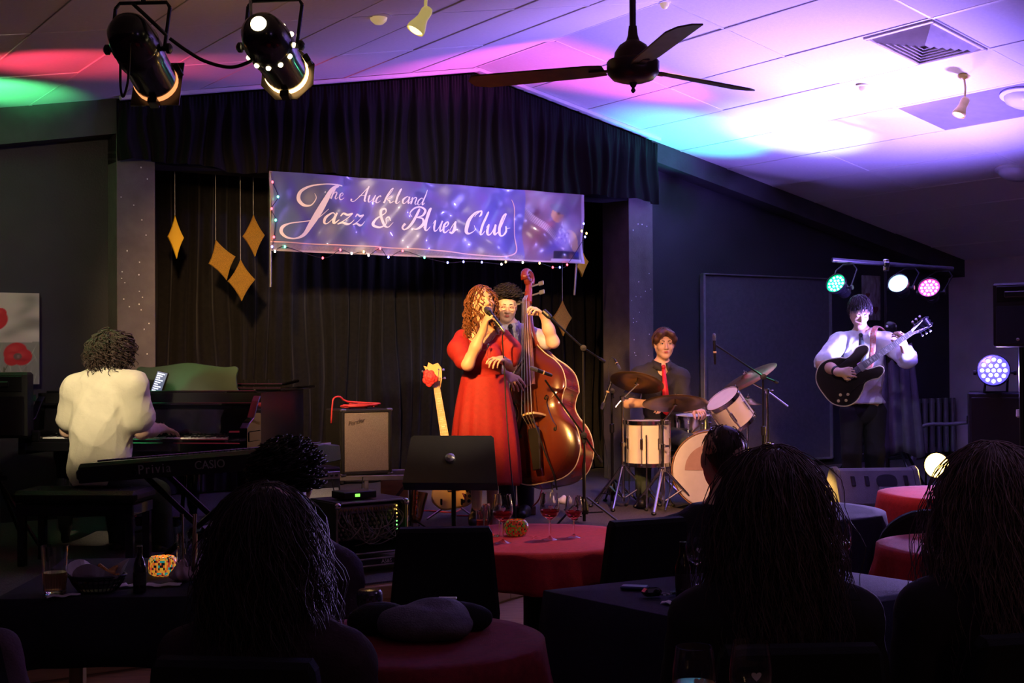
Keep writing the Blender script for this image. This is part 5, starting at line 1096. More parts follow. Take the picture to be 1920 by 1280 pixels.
M(PX @ tr((0, .45, 1.012)) @ rot('X', 3)).box((0, .17, .012), (1.56, .36, .02), .006).build('front_lid_flap', m_gloss, pn)
dk = [(-.4, 0), (.4, 0), (.415, .05), (.4, .12), (.41, .17), (.38, .19), (.3, .185), (.15, .2), (0, .215), (-.15, .2), (-.3, .185), (-.38, .19), (-.41, .17), (-.4, .12), (-.415, .05)]
dc = P(372, 742, 8.62); ddx = tr((dc[0] - .09, dc[1], dc[2])) @ rot('Z', -6) @ rot('X', -18) @ Matrix(((1, 0, 0, 0), (0, 0, 1, 0), (0, 1, 0, 0), (0, 0, 0, 1))); m_desk = mat('desk_lacquer', (.02, .035, .02), .28, var=.1, coat=.4)
M(ddx).prism(spl(dk, 4, True) * [.84, 1.05], -.009, .009, b=.004).build('music_desk', m_desk, pn)
for (xx, yy) in ((-.62, .2), (.62, .2), (-.3, 1.55)):
    M(PX @ tr((xx, yy, 0))).lathe([(.02, .0), (.03, .02), (.03, .06), (.045, .1), (.055, .3), (.06, .5), (.075, .56), (.075, .62)], 14).build('leg', m_gloss, pn, angle=40)
M(PX).box((0, .25, .14), (.3, .06, .06), .01).build('pedal_box', m_gloss, pn)
for q in (-.2, .2): M(PX).cyl((q * .8, .25, .15), (q, .25, .62), .014, n=10).build('pedal_rod', m_gloss, pn)
for q in (-1, 0, 1): M(PX).box((q * .075, .17, .09), (.035, .16, .012), .005).build('pedal', mat('brass', (.7, .45, .15), .25, .9), pn)
ph = thing('phone', 'lit phone showing a list, propped on the piano music desk', 'phone', ddx @ Vector((-.28, .02, -.02))); px_ = ddx @ tr((-.172, .085, -.021)) @ rot('Z', -13)
M(px_).box((0, 0, 0), (.078, .155, .008), .003).build('phone_case', m_black, ph); M(px_).box((0, 0, -.0045), (.07, .142, .001)).build('screen', mat('phone_screen', (.1, .12, .2), .2, emit=(.12, .15, .25), es=.8), ph)
ln = M(px_)
for k in range(9): ln.box((-.004 - .006 * (k % 3), .058 - k * .0145, -.0055), (.05 - .012 * (k % 3), .007, .0006))
tag(ln.build('screen_text', mat('screen_glow', (.8, .85, 1), .3, emit=(.75, .8, 1), es=1.6), ph), kind='stuff')
# piano bench
bc = P(160, 912, 7.82); bt_ = thing('piano_bench', 'black padded piano bench under the pianist', 'bench', (bc[0], bc[1], ZS)); BX = tr((bc[0], bc[1], ZS)) @ rot('Z', -4); m_pad = mat('black_leather', (.016, .015, .016), .35, var=.1, bump=.3, bs=120); zs_ = bc[2] - ZS
M(BX).box((0, 0, zs_ - .045), (.74, .36, .07), .022).build('cushion', m_pad, bt_, angle=60)
for a in (-.24, 0, .24):
    for b in (-.09, .09): M(BX).lathe([(.012, 0), (.008, .005), (.001, .006)], 8, tr((a, b, zs_ - .011))).build('cushion_button', m_pad, bt_)
M(BX).box((0, 0, zs_ - .12), (.7, .33, .07), .006).build('apron', m_gloss, bt_)
for a in (-.32, .32):
    for b in (-.14, .14): M(BX).box((a, b, (zs_ - .1) / 2), (.045, .045, zs_ - .1), .005).build('leg', m_gloss, bt_)
# stage piano keyboard on an X stand, its back to the audience
ka, kb = P(138, 888, 7.15), P(596, 852, 6.75); kt = thing('stage_keyboard', 'black electronic keyboard with lettering on its back, standing in front of the pianist', 'keyboard', ((ka + kb) / 2) * [1, 1, 0] + [0, 0, ZS]); z = unit(kb - ka); yy = unit(np.cross([0, 0, 1], z)); KX = basis((ka + kb) / 2, z, yy, np.cross(z, yy)); KL = np.linalg.norm(kb - ka)
prof = [(-.005, -.055), (-.005, .03), (.015, .05), (.1, .05), (.285, .03), (.285, -.05)]
m_kb = mat('keyboard_plastic', (.022, .022, .024), .38, var=.1, bump=.15, bs=150)
M(KX @ Matrix(((0, 0, 1, 0), (1, 0, 0, 0), (0, 1, 0, 0), (0, 0, 0, 1)))).prism(prof, -KL / 2 + .03, KL / 2, b=.006).build('case', m_kb, kt)
M(KX @ tr((-KL / 2 + .02, 0, 0)) @ rot('Y', 0)).box((0, .14, -.01), (.05, .26, .075), .02).build('end_cap', m_kb, kt)
for i in range(36): M(KX).box((-KL / 2 + .08 + i * (KL - .12) / 36, .16, .05), (.012, .095, .018), .003).build('black_key', m_bk, kt)
for i in range(52): M(KX).box((-KL / 2 + .06 + (i + .5) * (KL - .1) / 52, .19, .042), ((KL - .1) / 52 - .0012, .15, .014), .002).build('white_key', m_key, kt)
m_let = mat('grey_letter', (.34, .34, .35), .4)
for tx, pxx, sz, sp in (('Privia', 288, .07, 1.25), ('CASIO', 410, .062, 1.0)):
    q = KX.inverted() @ Vector(P(pxx, 876, 7)); tm = M(KX @ tr((q.x, -.0075, -.008)) @ rot('X', 90)); text_mesh(tm, tx, sz, Matrix(), .0012, 0, sp); tm.build('back_lettering', m_let, kt)
xs = thing('keyboard_stand', 'black X-shaped folding stand under the electronic keyboard', 'stand', ((ka + kb) / 2) * [1, 1, 0] + [0, 0, ZS]); hz = (ka[2] + kb[2]) / 2 - ZS - .06
X2 = tr(((ka + kb) / 2) * [1, 1, 0] + [0, 0, ZS]) @ Matrix.Rotation(math.atan2(z[1], z[0]), 4, 'Z')
for b in (.04, .24):
    M(X2).tube([(-.36, b, .015), (.34, b, hz)], .016, 10).build('cross_tube', m_blackm, xs); M(X2).tube([(.36, b + .034, .015), (-.34, b + .034, hz)], .016, 10).build('cross_tube', m_blackm, xs)
M(X2).cyl((0, .0, hz / 2), (0, .32, hz / 2), .022, n=12).build('hub', m_blackm, xs)
for a in (-.36, .36): M(X2).tube([(a, -.02, .016), (a, .34, .016)], .018, 10).build('foot', m_black, xs)
for a in (-.34, .34): M(X2).tube([(a, -.01, hz + .012), (a, .3, hz + .012)], .016, 10).build('support_bar', m_blackm, xs)
# ================================================================ drum kit
m_pearl = mat('white_pearl_wrap', (.78, .7, .6), .3, var=.06, vs=5, coat=.4); m_head = mat('drum_head', (.75, .7, .62), .5, var=.05); m_wood = mat('maple_hoop', (.42, .2, .07), .4, var=.15); m_cym = mat('dark_bronze', (.32, .2, .07), .38, .9, var=.2, vs=6, bump=.1, bs=300)
def drum(name, label, top, axis, r, depth, shell, lugs=8, hoop=None, cat='drum'):
    """top: centre of the playing head; axis: from the other head to this one"""
    top = np.array(top, float); a = unit(axis); bot = top - a * depth; t = thing(name, label, cat, bot, 0, 'drums of the kit'); f = frame(bot, top); hoop = hoop or m_chrome
    M(f).lathe([(r, .006), (r, depth - .006)], 40).build('shell', shell, t, smooth=True)
    for z0, nm in ((depth, 'top_head'), (0, 'bottom_head')): M(f).lathe([(.001, z0), (r * .96, z0), (r * .99, z0 - (.004 if z0 else -.004))], 40).build(nm, m_head, t)
    for z0 in (depth - .008, .008): M(f).lathe([(r + .001, z0 - .016), (r + .009, z0 - .016), (r + .009, z0 + .014), (r + .002, z0 + .014), (r + .001, z0 - .016)], 40).build('hoop', hoop, t, angle=40)
    for i in range(lugs):
        q = 360 * (i + .5) / lugs; L = M(f @ rot('Z', q)); L.box((r + .008, 0, depth / 2), (.016, .02, min(.09, depth * .4)), .005).cyl((r + .012, 0, .0), (r + .012, 0, depth), .0032, n=6).box((r + .013, 0, depth - .004), (.01, .012, .02), .002).box((r + .013, 0, .004), (.01, .012, .02), .002)
        L.build('tension_lug', m_chrome, t)
    return t, f
ft, f = drum('floor_tom', 'white pearl floor tom on chrome legs below the drummer', P(1215, 789, 10.45), (0, 0, 1), .168, .345, m_pearl)
for a in (-100, 20, 140):
    c = P(1215, 789, 10.45); q = math.radians(a); x, y = c[0] + .185 * math.cos(q), c[1] + .185 * math.sin(q)
    M().tube([(x, y, c[2] - .1), (x, y, ZS + .06), (x + .03 * math.cos(q), y + .03 * math.sin(q), ZS + .012)], .006, 8).build('leg', m_chrome, ft); M().ell((x + .03 * math.cos(q), y + .03 * math.sin(q), ZS + .014), (.014, .014, .014), 8, 6).build('rubber_foot', m_black, ft)
kc_ = P(1333, 887, 10.25); kc_[2] = ZS + .312; kd, f = drum('bass_drum', 'large white bass drum half hidden behind the seated man', kc_, (-.16, -1, 0), .295, .38, m_pearl, 10, m_wood)
M(f).lathe([(.001, .384), (.2, .384)], 32, a0=0, a1=PI).build('head_patch', mat('pinkish_felt', (.55, .34, .26), .7, var=.1), kd)
for q in (-1, 1): M(f).tube([(q * .2, .22, .3), (q * .42, .29, .42)] if False else [f.inverted() @ Vector(kc_ + [q * .28, .1, -.1]), f.inverted() @ Vector(kc_ + [q * .36, -.06, -.3])], .008, 8).build('spur', m_chrome, kd)
rt_, f = drum('rack_tom', 'tilted white pearl rack tom mounted above the bass drum', P(1354, 747, 10.15), (-.58, -.25, .78), .14, .24, m_pearl, 6)
M().tube([P(1385, 780, 10.2), P(1365, 800, 10.3), kc_ + [.06, .12, .29]], .012, 8).build('mount_arm', m_chrome, rt_)
sn, f = drum('snare_drum', 'small chrome snare drum between floor tom and bass drum', P(1299, 779, 10.85), (0, -.06, 1), .14, .15, m_chrome, 8)
sd = P(1299, 815, 10.85); M().tube([sd + [0, 0, 0], (sd[0], sd[1], ZS + .1)], .012, 8).build('stand_post', m_chrome, sn)
for a in (30, 150, 270): M().tube([(sd[0], sd[1], ZS + .2), (sd[0] + .22 * math.cos(math.radians(a)), sd[1] + .22 * math.sin(math.radians(a)), ZS + .012)], .008, 8).build('stand_leg', m_chrome, sn)
thr = thing('drum_throne', 'round black drum throne under the drummer', 'stool', W(*UV(P(1237, 900, 10.95))[:2], ZS)); tc = P(1237, 815, 10.95)
zt_ = UV(P(1236, 815, 10.93))[2] - .13
M(tr((tc[0], tc[1], zt_ - .09))).lathe([(.001, 0), (.16, 0), (.18, .02), (.185, .06), (.17, .085), (.001, .09)], 24).build('seat', m_pad, thr, smooth=True); M().cyl((tc[0], tc[1], ZS + .08), (tc[0], tc[1], zt_ - .09), .02).build('post', m_chrome, thr)
for a in (90, 210, 330): M().tube([(tc[0], tc[1], ZS + .22), (tc[0] + .24 * math.cos(math.radians(a)), tc[1] + .24 * math.sin(math.radians(a)), ZS + .012)], .01, 8).build('leg', m_chrome, thr)
def tripod(t, base, zj, spread, m, a0=0, legr=.009, z_low=None):
    x, y = base[0], base[1]; zl = zj * .45 if z_low is None else z_low
    for k in range(3):
        a = math.radians(a0 + 120 * k); e = (x + spread * math.cos(a), y + spread * math.sin(a), ZS + .014)
        l = M(); l.tube([(x + .02 * math.cos(a), y + .02 * math.sin(a), ZS + zj), e], legr, 8); l.tube([(x + .02 * math.cos(a), y + .02 * math.sin(a), ZS + zl), (x + spread * .5 * math.cos(a), y + spread * .5 * math.sin(a), ZS + zj * .5)], legr * .7, 6); l.build('leg', m, t)
        M().ell(e, (.02, .02, .014), 10, 6).build('rubber_foot', m_black, t)
def cymbal(name, label, c, n, r, group='cymbals of the kit'):
    f = frame(np.array(c) , np.array(c) + unit(n)); t = thing(name, label, 'cymbal', c, 0, group)
    M(f).lathe([(.006, .028), (.03, .024), (.05, .012), (.056, .006), (r * .6, -.004), (r, -.018), (r, -.02), (r * .6, -.006), (.055, .003), (.04, .012), (.006, .025)], 44).build('bronze_plate', m_cym, t, smooth=True)
    M(f).lathe([(.001, .06), (.004, .058), (.005, .045), (.018, .044), (.018, .03), (.006, .028), (.006, -.02), (.018, -.022), (.018, -.034), (.001, -.035)], 12).build('felt_and_nut', m_chrome, t, angle=40); return t
def cym_stand(label, px, d, tip, boom_end, y_joint):
    b = P(px, 900, d); t = thing('cymbal_stand', label, 'stand', (b[0], b[1], ZS), 0, 'chrome cymbal stands'); zj = P(px, y_joint, d)[2]
    M().tube([(b[0], b[1], ZS + .05), (b[0], b[1], ZS + .5)], .0145, 10).build('lower_tube', m_chrome, t); M().tube([(b[0], b[1], ZS + .45), (b[0], b[1], zj)], .0105, 10).build('upper_tube', m_chrome, t)
    for z in (ZS + .5, ZS + .32, zj): M().lathe([(.012, -.02), (.021, -.016), (.021, .016), (.012, .02)], 12, tr((b[0], b[1], z))).box((b[0] + .03, b[1], z), (.04, .008, .018), .003).build('clamp', m_chrome, t)
    j = np.array([b[0], b[1], zj]); tip = np.array(tip)
    M().tube([np.array(boom_end), j, tip], .007, 8).build('boom_arm', m_chrome, t); tripod(t, b, .32, .3, m_chrome, 250, .011, .08); return t
c1, c2 = P(1195, 713, 10.5), P(1266, 752, 10.2)
cymbal('cymbal', 'dark bronze cymbal, upper left one in front of the drummer', c1, (.2, .38, .9), .215); cym_stand('chrome cymbal stand left of the floor tom', 1168, 10.5, c1 + [0, -.01, -.03], P(1154, 763, 10.48), 747)
cymbal('cymbal', 'large dark bronze cymbal in front of the drummer tie', c2, (.02, .3, .95), .252); cym_stand('chrome cymbal stand in front of the floor tom', 1243, 10.25, c2 + [0, -.01, -.03], P(1243, 800, 10.25), 792)
c3 = P(1401, 706, 10.45); cymbal('cymbal', 'dark cymbal seen edge-on tilted up in front of the grey panel', c3, (-.48, -.1, .86), .25); cym_stand('chrome cymbal stand with a slanted boom right of the drums', 1440, 10.35, c3 + [.0, 0, -.03], P(1478, 762, 10.25), 733)
cymbal('cymbal', 'small thin cymbal just right of the tilted rack tom', P(1402, 752, 10.7), (.05, -.06, 1), .11)
hb_ = P(1402, 900, 10.7); hs_ = thing('hi_hat_stand', 'thin stand under the small cymbal right of the rack tom', 'stand', (hb_[0], hb_[1], ZS)); M().tube([(hb_[0], hb_[1], ZS + .03), (hb_[0], hb_[1], P(1402, 752, 10.7)[2])], .009, 8).build('post', m_chrome, hs_); tripod(hs_, hb_, .25, .22, m_chrome, 30, .008)
# ================================================================ microphones and stands
m_grille = MATS['mic_grille']
def mic(label, head_, tail, r=.02):
    t = thing('microphone', label, 'microphone', head_); L = np.linalg.norm(np.array(tail) - head_); f = frame(head_, tail)
    M(f).lathe([(.001, -r), (r * .7, -r * .8), (r, 0), (r, .03), (r * .85, .045)], 16).build('grille', m_grille, t, smooth=True); M(f).lathe([(r * .9, .042), (r * .85, .06), (r * .7, L * .95), (r * .55, L), (.001, L)], 16).build('handle', MATS['mic_body'], t, angle=40)
    M(f).lathe([(r * .9, L * .55), (r * .98, L * .56), (r * .98, L * .6), (r * .9, L * .61)], 14).build('clip_band', m_maple if r < .02 else m_steel, t); return t
def boom_stand(label, px, d, y_top, ends, m=m_blackm, spread=.28, zj=.2, a0=100):
    b = P(px, 900, d); t = thing('microphone_stand', label, 'stand', (b[0], b[1], ZS), 0, 'microphone stands on the stage'); j = P(px, y_top, d); j[:2] = b[:2]
    M().tube([(b[0], b[1], ZS + .03), (b[0], b[1], ZS + .62)], .0125, 10).build('lower_tube', m, t); M().tube([(b[0], b[1], ZS + .6), j], .0085, 10).build('upper_tube', m, t)
    M(tr((b[0], b[1], ZS + .62))).lathe([(.012, -.04), (.019, -.035), (.019, .03), (.012, .035)], 12).build('clutch', m_black, t); M(tr((b[0], b[1], ZS + .14))).lathe([(.03, -.06), (.034, -.03), (.022, .03), (.014, .05)], 14).build('base_collar', m, t)
    for e0, jy, e1 in ends:
        q = j if jy is None else np.array([b[0], b[1], P(px, jy, d)[2]]); q = q + [0, -.022, 0]
        M().tube([e0, q, e1], .007, 8).build('boom_arm', m, t); M(frame(q - [0, .015, 0], q + [0, .03, 0])).lathe([(.001, 0), (.022, .002), (.022, .04), (.001, .042)], 14).build('swivel', m_black, t); M().tube([np.array(e1), np.array(e1) * .78 + q * .22], .012, 8).build('counterweight', m_black, t)
    tripod(t, b, zj, spread, m, a0, .008); return t
e0 = P(1030, 594, 9.35)
boom_stand('black boom stand whose arm ends beside the bass player wrist', 1095, 9.42, 652, [(e0, None, P(1134, 678, 9.5)), (P(1022, 712, 9.3), 815, P(1128, 866, 9.46))])
M(frame(P(1022, 586, 9.36), P(1034, 597, 9.34))).lathe([(.012, -.02), (.021, -.014), (.021, .04), (.014, .06)], 12).build('microphone_clip', m_black, bpy.data.objects['microphone_stand'])
mic('black microphone aimed at the bridge of the double bass', P(997, 690, 9.26), P(1035, 704, 9.3), .016)
boom_stand('black microphone stand left of the floor tom', 1148, 10.7, 732, [(P(1140, 722, 10.66), None, P(1150, 745, 10.72))], spread=.24)
mic('slim microphone pointing down beside the upper left cymbal', P(1129, 764, 10.6), P(1147, 713, 10.62), .015)
mic('small microphone peeping above the upper left cymbal', P(1162, 691, 10.75), P(1152, 673, 10.8), .012)
M().tube(spl([P(1152, 673, 10.82), P(1146, 670, 10.82), P(1141, 684, 10.82), P(1144, 712, 10.75), P(1132, 780, 10.7), P(1140, 850, 10.7), P(1144, 958, 10.6)], 8), .003, 5); 
tag(M().tube(spl([P(1152, 673, 10.82), P(1146, 670, 10.82), P(1141, 684, 10.82), P(1140, 730, 10.78), P(1130, 790, 10.75), P(1138, 860, 10.75), W(*UV(P(1146, 950, 10.6))[:2], ZS + .006)], 8), .0032, 5).build('microphone_cable', m_cable, smooth=True), 'thin cable looping from the small microphone by the upper cymbal', 'cable')
boom_stand('boom stand holding the overhead microphone in front of the grey panel', 1432, 10.2, 706, [(P(1343, 647, 10.2), None, P(1458, 717, 10.25))], m_blackm, .26)
mic('pencil microphone hanging upright over the drums before the grey panel', P(1339, 628, 10.18), P(1341, 683, 10.18), .014)
# ================================================================ amplifier and the frame it stands on
m_tolex = mat('black_tolex', (.016, .015, .015), .6, bump=.5, bs=300); m_grill = mat('silver_grille_cloth', (.62, .5, .42), .7, var=.3, vs=400, bump=.8, bs=500)
ac = P(672, 886, 9.42); AX = tr(ac) @ rot('Z', 26); aw, ad, ah = .37, .36, .455
am = thing('guitar_amplifier', 'black amplifier cabinet with silver sparkle grille on the steel frame', 'amplifier', ac)
cb = M(AX); cb.box((0, .012, ah / 2), (aw, ad - .024, ah), .01)
for c, d in (((-aw / 2 + .011, -ad / 2 + .01, ah / 2), (.022, .03, ah)), ((aw / 2 - .011, -ad / 2 + .01, ah / 2), (.022, .03, ah)), ((0, -ad / 2 + .01, ah - .011), (aw, .03, .022)), ((0, -ad / 2 + .01, .011), (aw, .03, .022))): cb.box(c, d, .005)
cb.build('cabinet', m_tolex, am); M(AX).box((0, -ad / 2 + .006, ah / 2), (aw - .045, .014, ah - .045), .004).build('grille_cloth', m_grill, am)
tm = M(AX @ tr((-.08, -ad / 2 - .003, ah - .085)) @ rot('X', 90) @ rot('Z', 12)); text_mesh(tm, 'Fender', .046, Matrix(), .002, .35, .95); tm.build('script_badge', mat('badge_chrome', (.5, .42, .36), .3, .8), am)
M(AX).tube(spl([(-.06, 0, ah), (-.055, 0, ah + .025), (.055, 0, ah + .025), (.06, 0, ah)], 4), .011, 8, flat=.5).build('handle', m_black, am)
for x in (-1, 1):
    for z in (0, 1): M(AX).box((x * (aw / 2 - .015), -ad / 2 + .012, z * ah + (.004 if not z else -.004)), (.045, .035, .02), .006).build('corner_cap', m_steel, am)
co = []; 
for i in range(90): a = i * .42; r = .062 + .02 * math.sin(i * .37); co.append(AX @ Vector((.02 + 1.7 * r * math.cos(a), .02 + r * math.sin(a), ah + .012 + .018 * (i / 90) + .004 * math.sin(i))))
co += [AX @ Vector(q) for q in ((-.06, .05, ah + .05), (-.12, .04, ah + .085), (-.17, .03, ah + .075), (-.185, .02, ah + .02), (-.19, .03, ah - .1))]
tag(M().tube(spl(co, 3), .0065, 6).build('guitar_cable', m_red_cable, smooth=True), 'red guitar cable coiled on top of the amplifier cabinet', 'cable')
m_fr = mat('lilac_grey_steel', (.42, .38, .4), .4, .5, var=.1); fz = ac[2] - .002
FR = tr((ac[0], ac[1], ZS)) @ rot('Z', 8); fr = thing('steel_frame', 'low pale steel table frame carrying the amplifier cabinet', 'table frame', (ac[0], ac[1], ZS)); fh = fz - ZS
for x in (-.26, .39):
    for y in (-.2, .24): M(FR).box((x, y, fh / 2), (.035, .035, fh), .004).build('leg', m_fr, fr)
for y in (-.2, .24): M(FR).box((.065, y, fh - .018), (.685, .036, .036), .004).build('rail', m_fr, fr); 
for x in (-.26, .39): M(FR).box((x, .02, fh - .018), (.036, .44, .036), .004).build('rail', m_fr, fr); M(FR).box((x, .02, .06), (.036, .44, .03), .004).build('rail', m_fr, fr)
M(FR).box((.065, .24, .06), (.62, .03, .03), .004).build('rail', m_fr, fr); M(FR).box((0.0, .02, fh - .014), (.5, .4, .026), .003).build('shelf_board', m_blackm, fr)
M(FR).box((.05, -.2, fh / 2), (.03, .03, fh - .04), .003).build('leg', m_fr, fr)
wp = thing('plywood_panel', 'brown plywood panel leaning behind the steel frame', 'panel', FR @ Vector((.27, .3, 0))); M(FR @ tr((.27, .31, 0)) @ rot('X', -4)).box((0, 0, .16), (.2, .015, .32), .003).build('sheet', mat('lit_plywood', (.5, .25, .08), .5, var=.15, vs=6, stretch=(1, 1, 8)), wp)
M(FR @ tr((.27, .298, .16)) @ rot('X', -4) @ rot('Y', 40)).box((0, 0, 0), (.022, .012, .34), .003).build('brace', mat('dark_brace', (.12, .07, .04), .5), wp)
# small combo amp beside it
sa = P(606, 926, 8.75); sa[2] = ZS; SX = tr(sa) @ rot('Z', 34); s_ = thing('practice_amplifier', 'small combo amplifier half hidden behind the curly haired listener', 'amplifier', sa)
hh = P(606, 876, 8.75)[2] - ZS; M(SX).box((0, .09, hh / 2), (.26, .18, hh), .012).build('cabinet', m_tolex, s_); M(SX).box((0, -.004, hh * .4), (.22, .01, hh * .62), .003).build('grille_cloth', mat('pale_grille', (.5, .48, .46), .8, var=.2, vs=300, bump=.5, bs=400), s_)
M(SX).box((0, -.006, hh - .055), (.24, .012, .05), .003).build('control_panel', m_steel, s_)
for k in range(6): M(SX).lathe([(.009, 0), (.008, .014), (.001, .015)], 10, tr((-.09 + k * .036, -.012, hh - .055)) @ rot('X', 90)).build('knob', m_black, s_)
# ================================================================ open flight case with a mixer inside
rc = G(663, 1076, ZS); RX = tr((rc[0], rc[1] + .24, ZS)) @ rot('Z', 36); rk = thing('flight_case', 'open black rack case with metal edges, mixer and tangled leads inside', 'rack case', (rc[0], rc[1] + .24, ZS)); m_alu = mat('aluminium_edge', (.5, .48, .45), .3, .9); rw, rd, rh, z0 = .45, .32, .29, .1
sh = M(RX)
for c, d in (((-rw / 2, 0, z0 + rh / 2), (.014, rd, rh)), ((rw / 2, 0, z0 + rh / 2), (.014, rd, rh)), ((0, 0, z0), (rw, rd, .014)), ((0, 0, z0 + rh), (rw, rd, .014)), ((0, rd / 2, z0 + rh / 2), (rw, .012, rh))): sh.box(c, d, .002)
sh.build('shell', m_tolex, rk)
ring = [(-rw / 2 + .03, z0), (rw / 2 - .03, z0), (rw / 2, z0 + .03), (rw / 2, z0 + rh - .03), (rw / 2 - .03, z0 + rh), (-rw / 2 + .03, z0 + rh), (-rw / 2, z0 + rh - .03), (-rw / 2, z0 + .03)]
for y in (-rd / 2, -rd / 2 + .035, rd / 2): M(RX).tube([(a, y, b) for a, b in ring], .0075, 6, closed=True).build('edge_extrusion', m_alu, rk)
for x in (-1, 1):
    for zz in (z0 + .015, z0 + rh - .015): M(RX).ell((x * (rw / 2 - .006), -rd / 2, zz), (.02, .016, .02), 10, 8).build('ball_corner', m_chrome, rk)
M(RX).box((0, -.02, .05), (rw + .08, rd + .16, .014), .004).build('base_tray', m_tolex, rk)
for zz in (.062, .1): M(RX).tube([(-rw / 2 - .04, -rd / 2 - .1, zz - .015), (rw / 2 + .04, -rd / 2 - .1, zz - .015), (rw / 2 + .04, rd / 2 + .06, zz - .015)], .006, 6).build('edge_extrusion', m_alu, rk)
tm = M(RX @ tr((.03, -rd / 2 - .104, .066)) @ rot('X', 90)); M(RX).box((0, -rd / 2 - .099, .066), (rw + .06, .006, .036), .001).build('tray_front', m_tolex, rk); text_mesh(tm, 'AS&S', .03, Matrix(), .001); tm.build('tray_lettering', m_white, rk)
for x in (-.2, .2):
    for y in (-.15, .13): M(RX).lathe([(.001, -.012), (.022, -.012), (.022, .012), (.001, .012)], 12, tr((x, y, .022)) @ rot('X', 90)).box((x, y, .038), (.04, .03, .012), .002).build('castor', m_black, rk)
mx = RX @ tr((0, -.02, z0 + .15)) @ rot('X', 38); M(mx).box((0, 0, 0), (rw - .05, .012, .26), .004).build('mixer_panel', mat('mixer_grey', (.16, .15, .15), .4, .4), rk)
kb_ = M(mx)
for i in range(14):
    for j in range(6): kb_.lathe([(.0075, 0), (.0065, .014), (.001, .015)], 6, tr((-.19 + i * .0275, -.006, -.1 + j * .036)) @ rot('X', 90))
tag(kb_.build('mixer_knobs', mat('knob_cream', (.6, .5, .35), .4), rk), kind='stuff')
M(RX).box((0, -.1, z0 + .245), (rw - .05, .03, .045), .004).build('patch_panel', m_steel, rk)
for k in range(12): M(RX).lathe([(.011, 0), (.011, .008), (.006, .009), (.001, .006)], 10, tr((-.18 + k * .0325, -.115, z0 + .245)) @ rot('X', 90)).build('socket', mat('brass_jack', (.6, .45, .2), .3, .8), rk)
for k in range(7): M(RX).ell((rw / 2 - .045, -.125, z0 + .12 + k * .022), (.005, .004, .005), 8, 6).build('level_light', mat('level_led_' + ('y' if k > 2 else 'g'), (.9, .6, .1), .3, emit=(1, .6, .12) if k > 2 else (.2, 1, .2), es=2), rk)
g = np.random.default_rng(5); wires = M(RX)
for k in range(26):
    x0 = -.18 + .0325 * (k % 12); x1 = g.uniform(-.18, .18); wires.tube(spl([(x0, -.12, z0 + .245), (x0 + g.normal() * .02, -.17, z0 + .2 - g.uniform(0, .06)), ((x0 + x1) / 2 + g.normal() * .04, -.16 - g.uniform(0, .03), z0 + g.uniform(.05, .14)), (x1, -.12, z0 + g.uniform(.04, .16))], 5), .0035, 5)
tag(wires.build('patch_leads', mat('grey_lead', (.3, .26, .24), .4, var=.3), rk, smooth=True), kind='stuff')
wu = thing('wireless_receiver', 'small black receiver with a green light on top of the rack case', 'receiver', RX @ Vector((-.05, -.05, z0 + rh + .012))); M(RX).box((-.05, -.04, z0 + rh + .035), (.21, .15, .04), .004).build('case', m_black, wu); M(RX).box((-.07, -.117, z0 + rh + .035), (.03, .004, .016), .001).build('display', mat('green_display', (.2, .9, .1), .3, emit=(.25, 1, .1), es=1.5), wu)
for q in (-1, 1): M(RX).tube([(-.05 + q * .09, .03, z0 + rh + .05), (-.05 + q * .1, .035, z0 + rh + .12)], .003, 6).build('aerial', m_black, wu)
# ================================================================ saxophone on a stand
m_brass = mat('lacquered_brass', (.75, .45, .14), .22, 1, var=.1)
sx0 = P(776, 985, 9.25); sx0[2] = ZS; sx = thing('saxophone', 'brass saxophone upright on a small stand beside the steel frame', 'saxophone', sx0); S0 = tr(sx0) @ rot('Z', 60)
body = spl([(.04, 0, .46), (.02, 0, .4), (.0, 0, .28), (-.012, 0, .15), (-.012, 0, .1), (.012, 0, .065), (.045, 0, .07), (.06, 0, .11), (.07, 0, .18), (.085, 0, .25)], 5)
M(S0).tube(body, np.interp(np.linspace(0, 1, len(body)), [0, .45, .75, 1], [.011, .02, .03, .055]), 14, cap=False).build('body_tube', m_brass, sx, smooth=True)
M(S0).tube(spl([(.04, 0, .46), (.045, 0, .485), (.02, 0, .5), (-.03, 0, .495)], 5), [.011] * 6 + [.009] * 10, 10).build('neck', m_brass, sx, smooth=True); M(S0).tube([(-.03, 0, .495), (-.08, 0, .485)], [.011, .007], 10).build('mouthpiece', m_black, sx)
for k in range(9): zz = .12 + k * .033; M(S0).lathe([(.001, .006), (.014, .005), (.015, 0), (.001, 0)], 10, tr((-.012 + k * .004, -.024, zz)) @ rot('X', 90)).build('key_cup', m_brass, sx)
for q in (-.03, .03): M(S0).tube([(-.03, q, .1), (.02, q, .42)], .003, 6).build('key_rod', m_brass, sx)
ss = thing('saxophone_stand', 'small black folding stand under the brass saxophone', 'stand', sx0)
for a in (20, 140, 260): M(S0).tube([(.0, 0, .07), (.16 * math.cos(math.radians(a)), .16 * math.sin(math.radians(a)), .008)], .006, 6).build('leg', m_blackm, ss)
M(S0).tube([(-.04, 0, .03), (-.045, 0, .3)], .006, 8).tube([(-.045, -.035, .3), (-.045, .035, .3)], .006, 8).build('upright', m_blackm, ss)
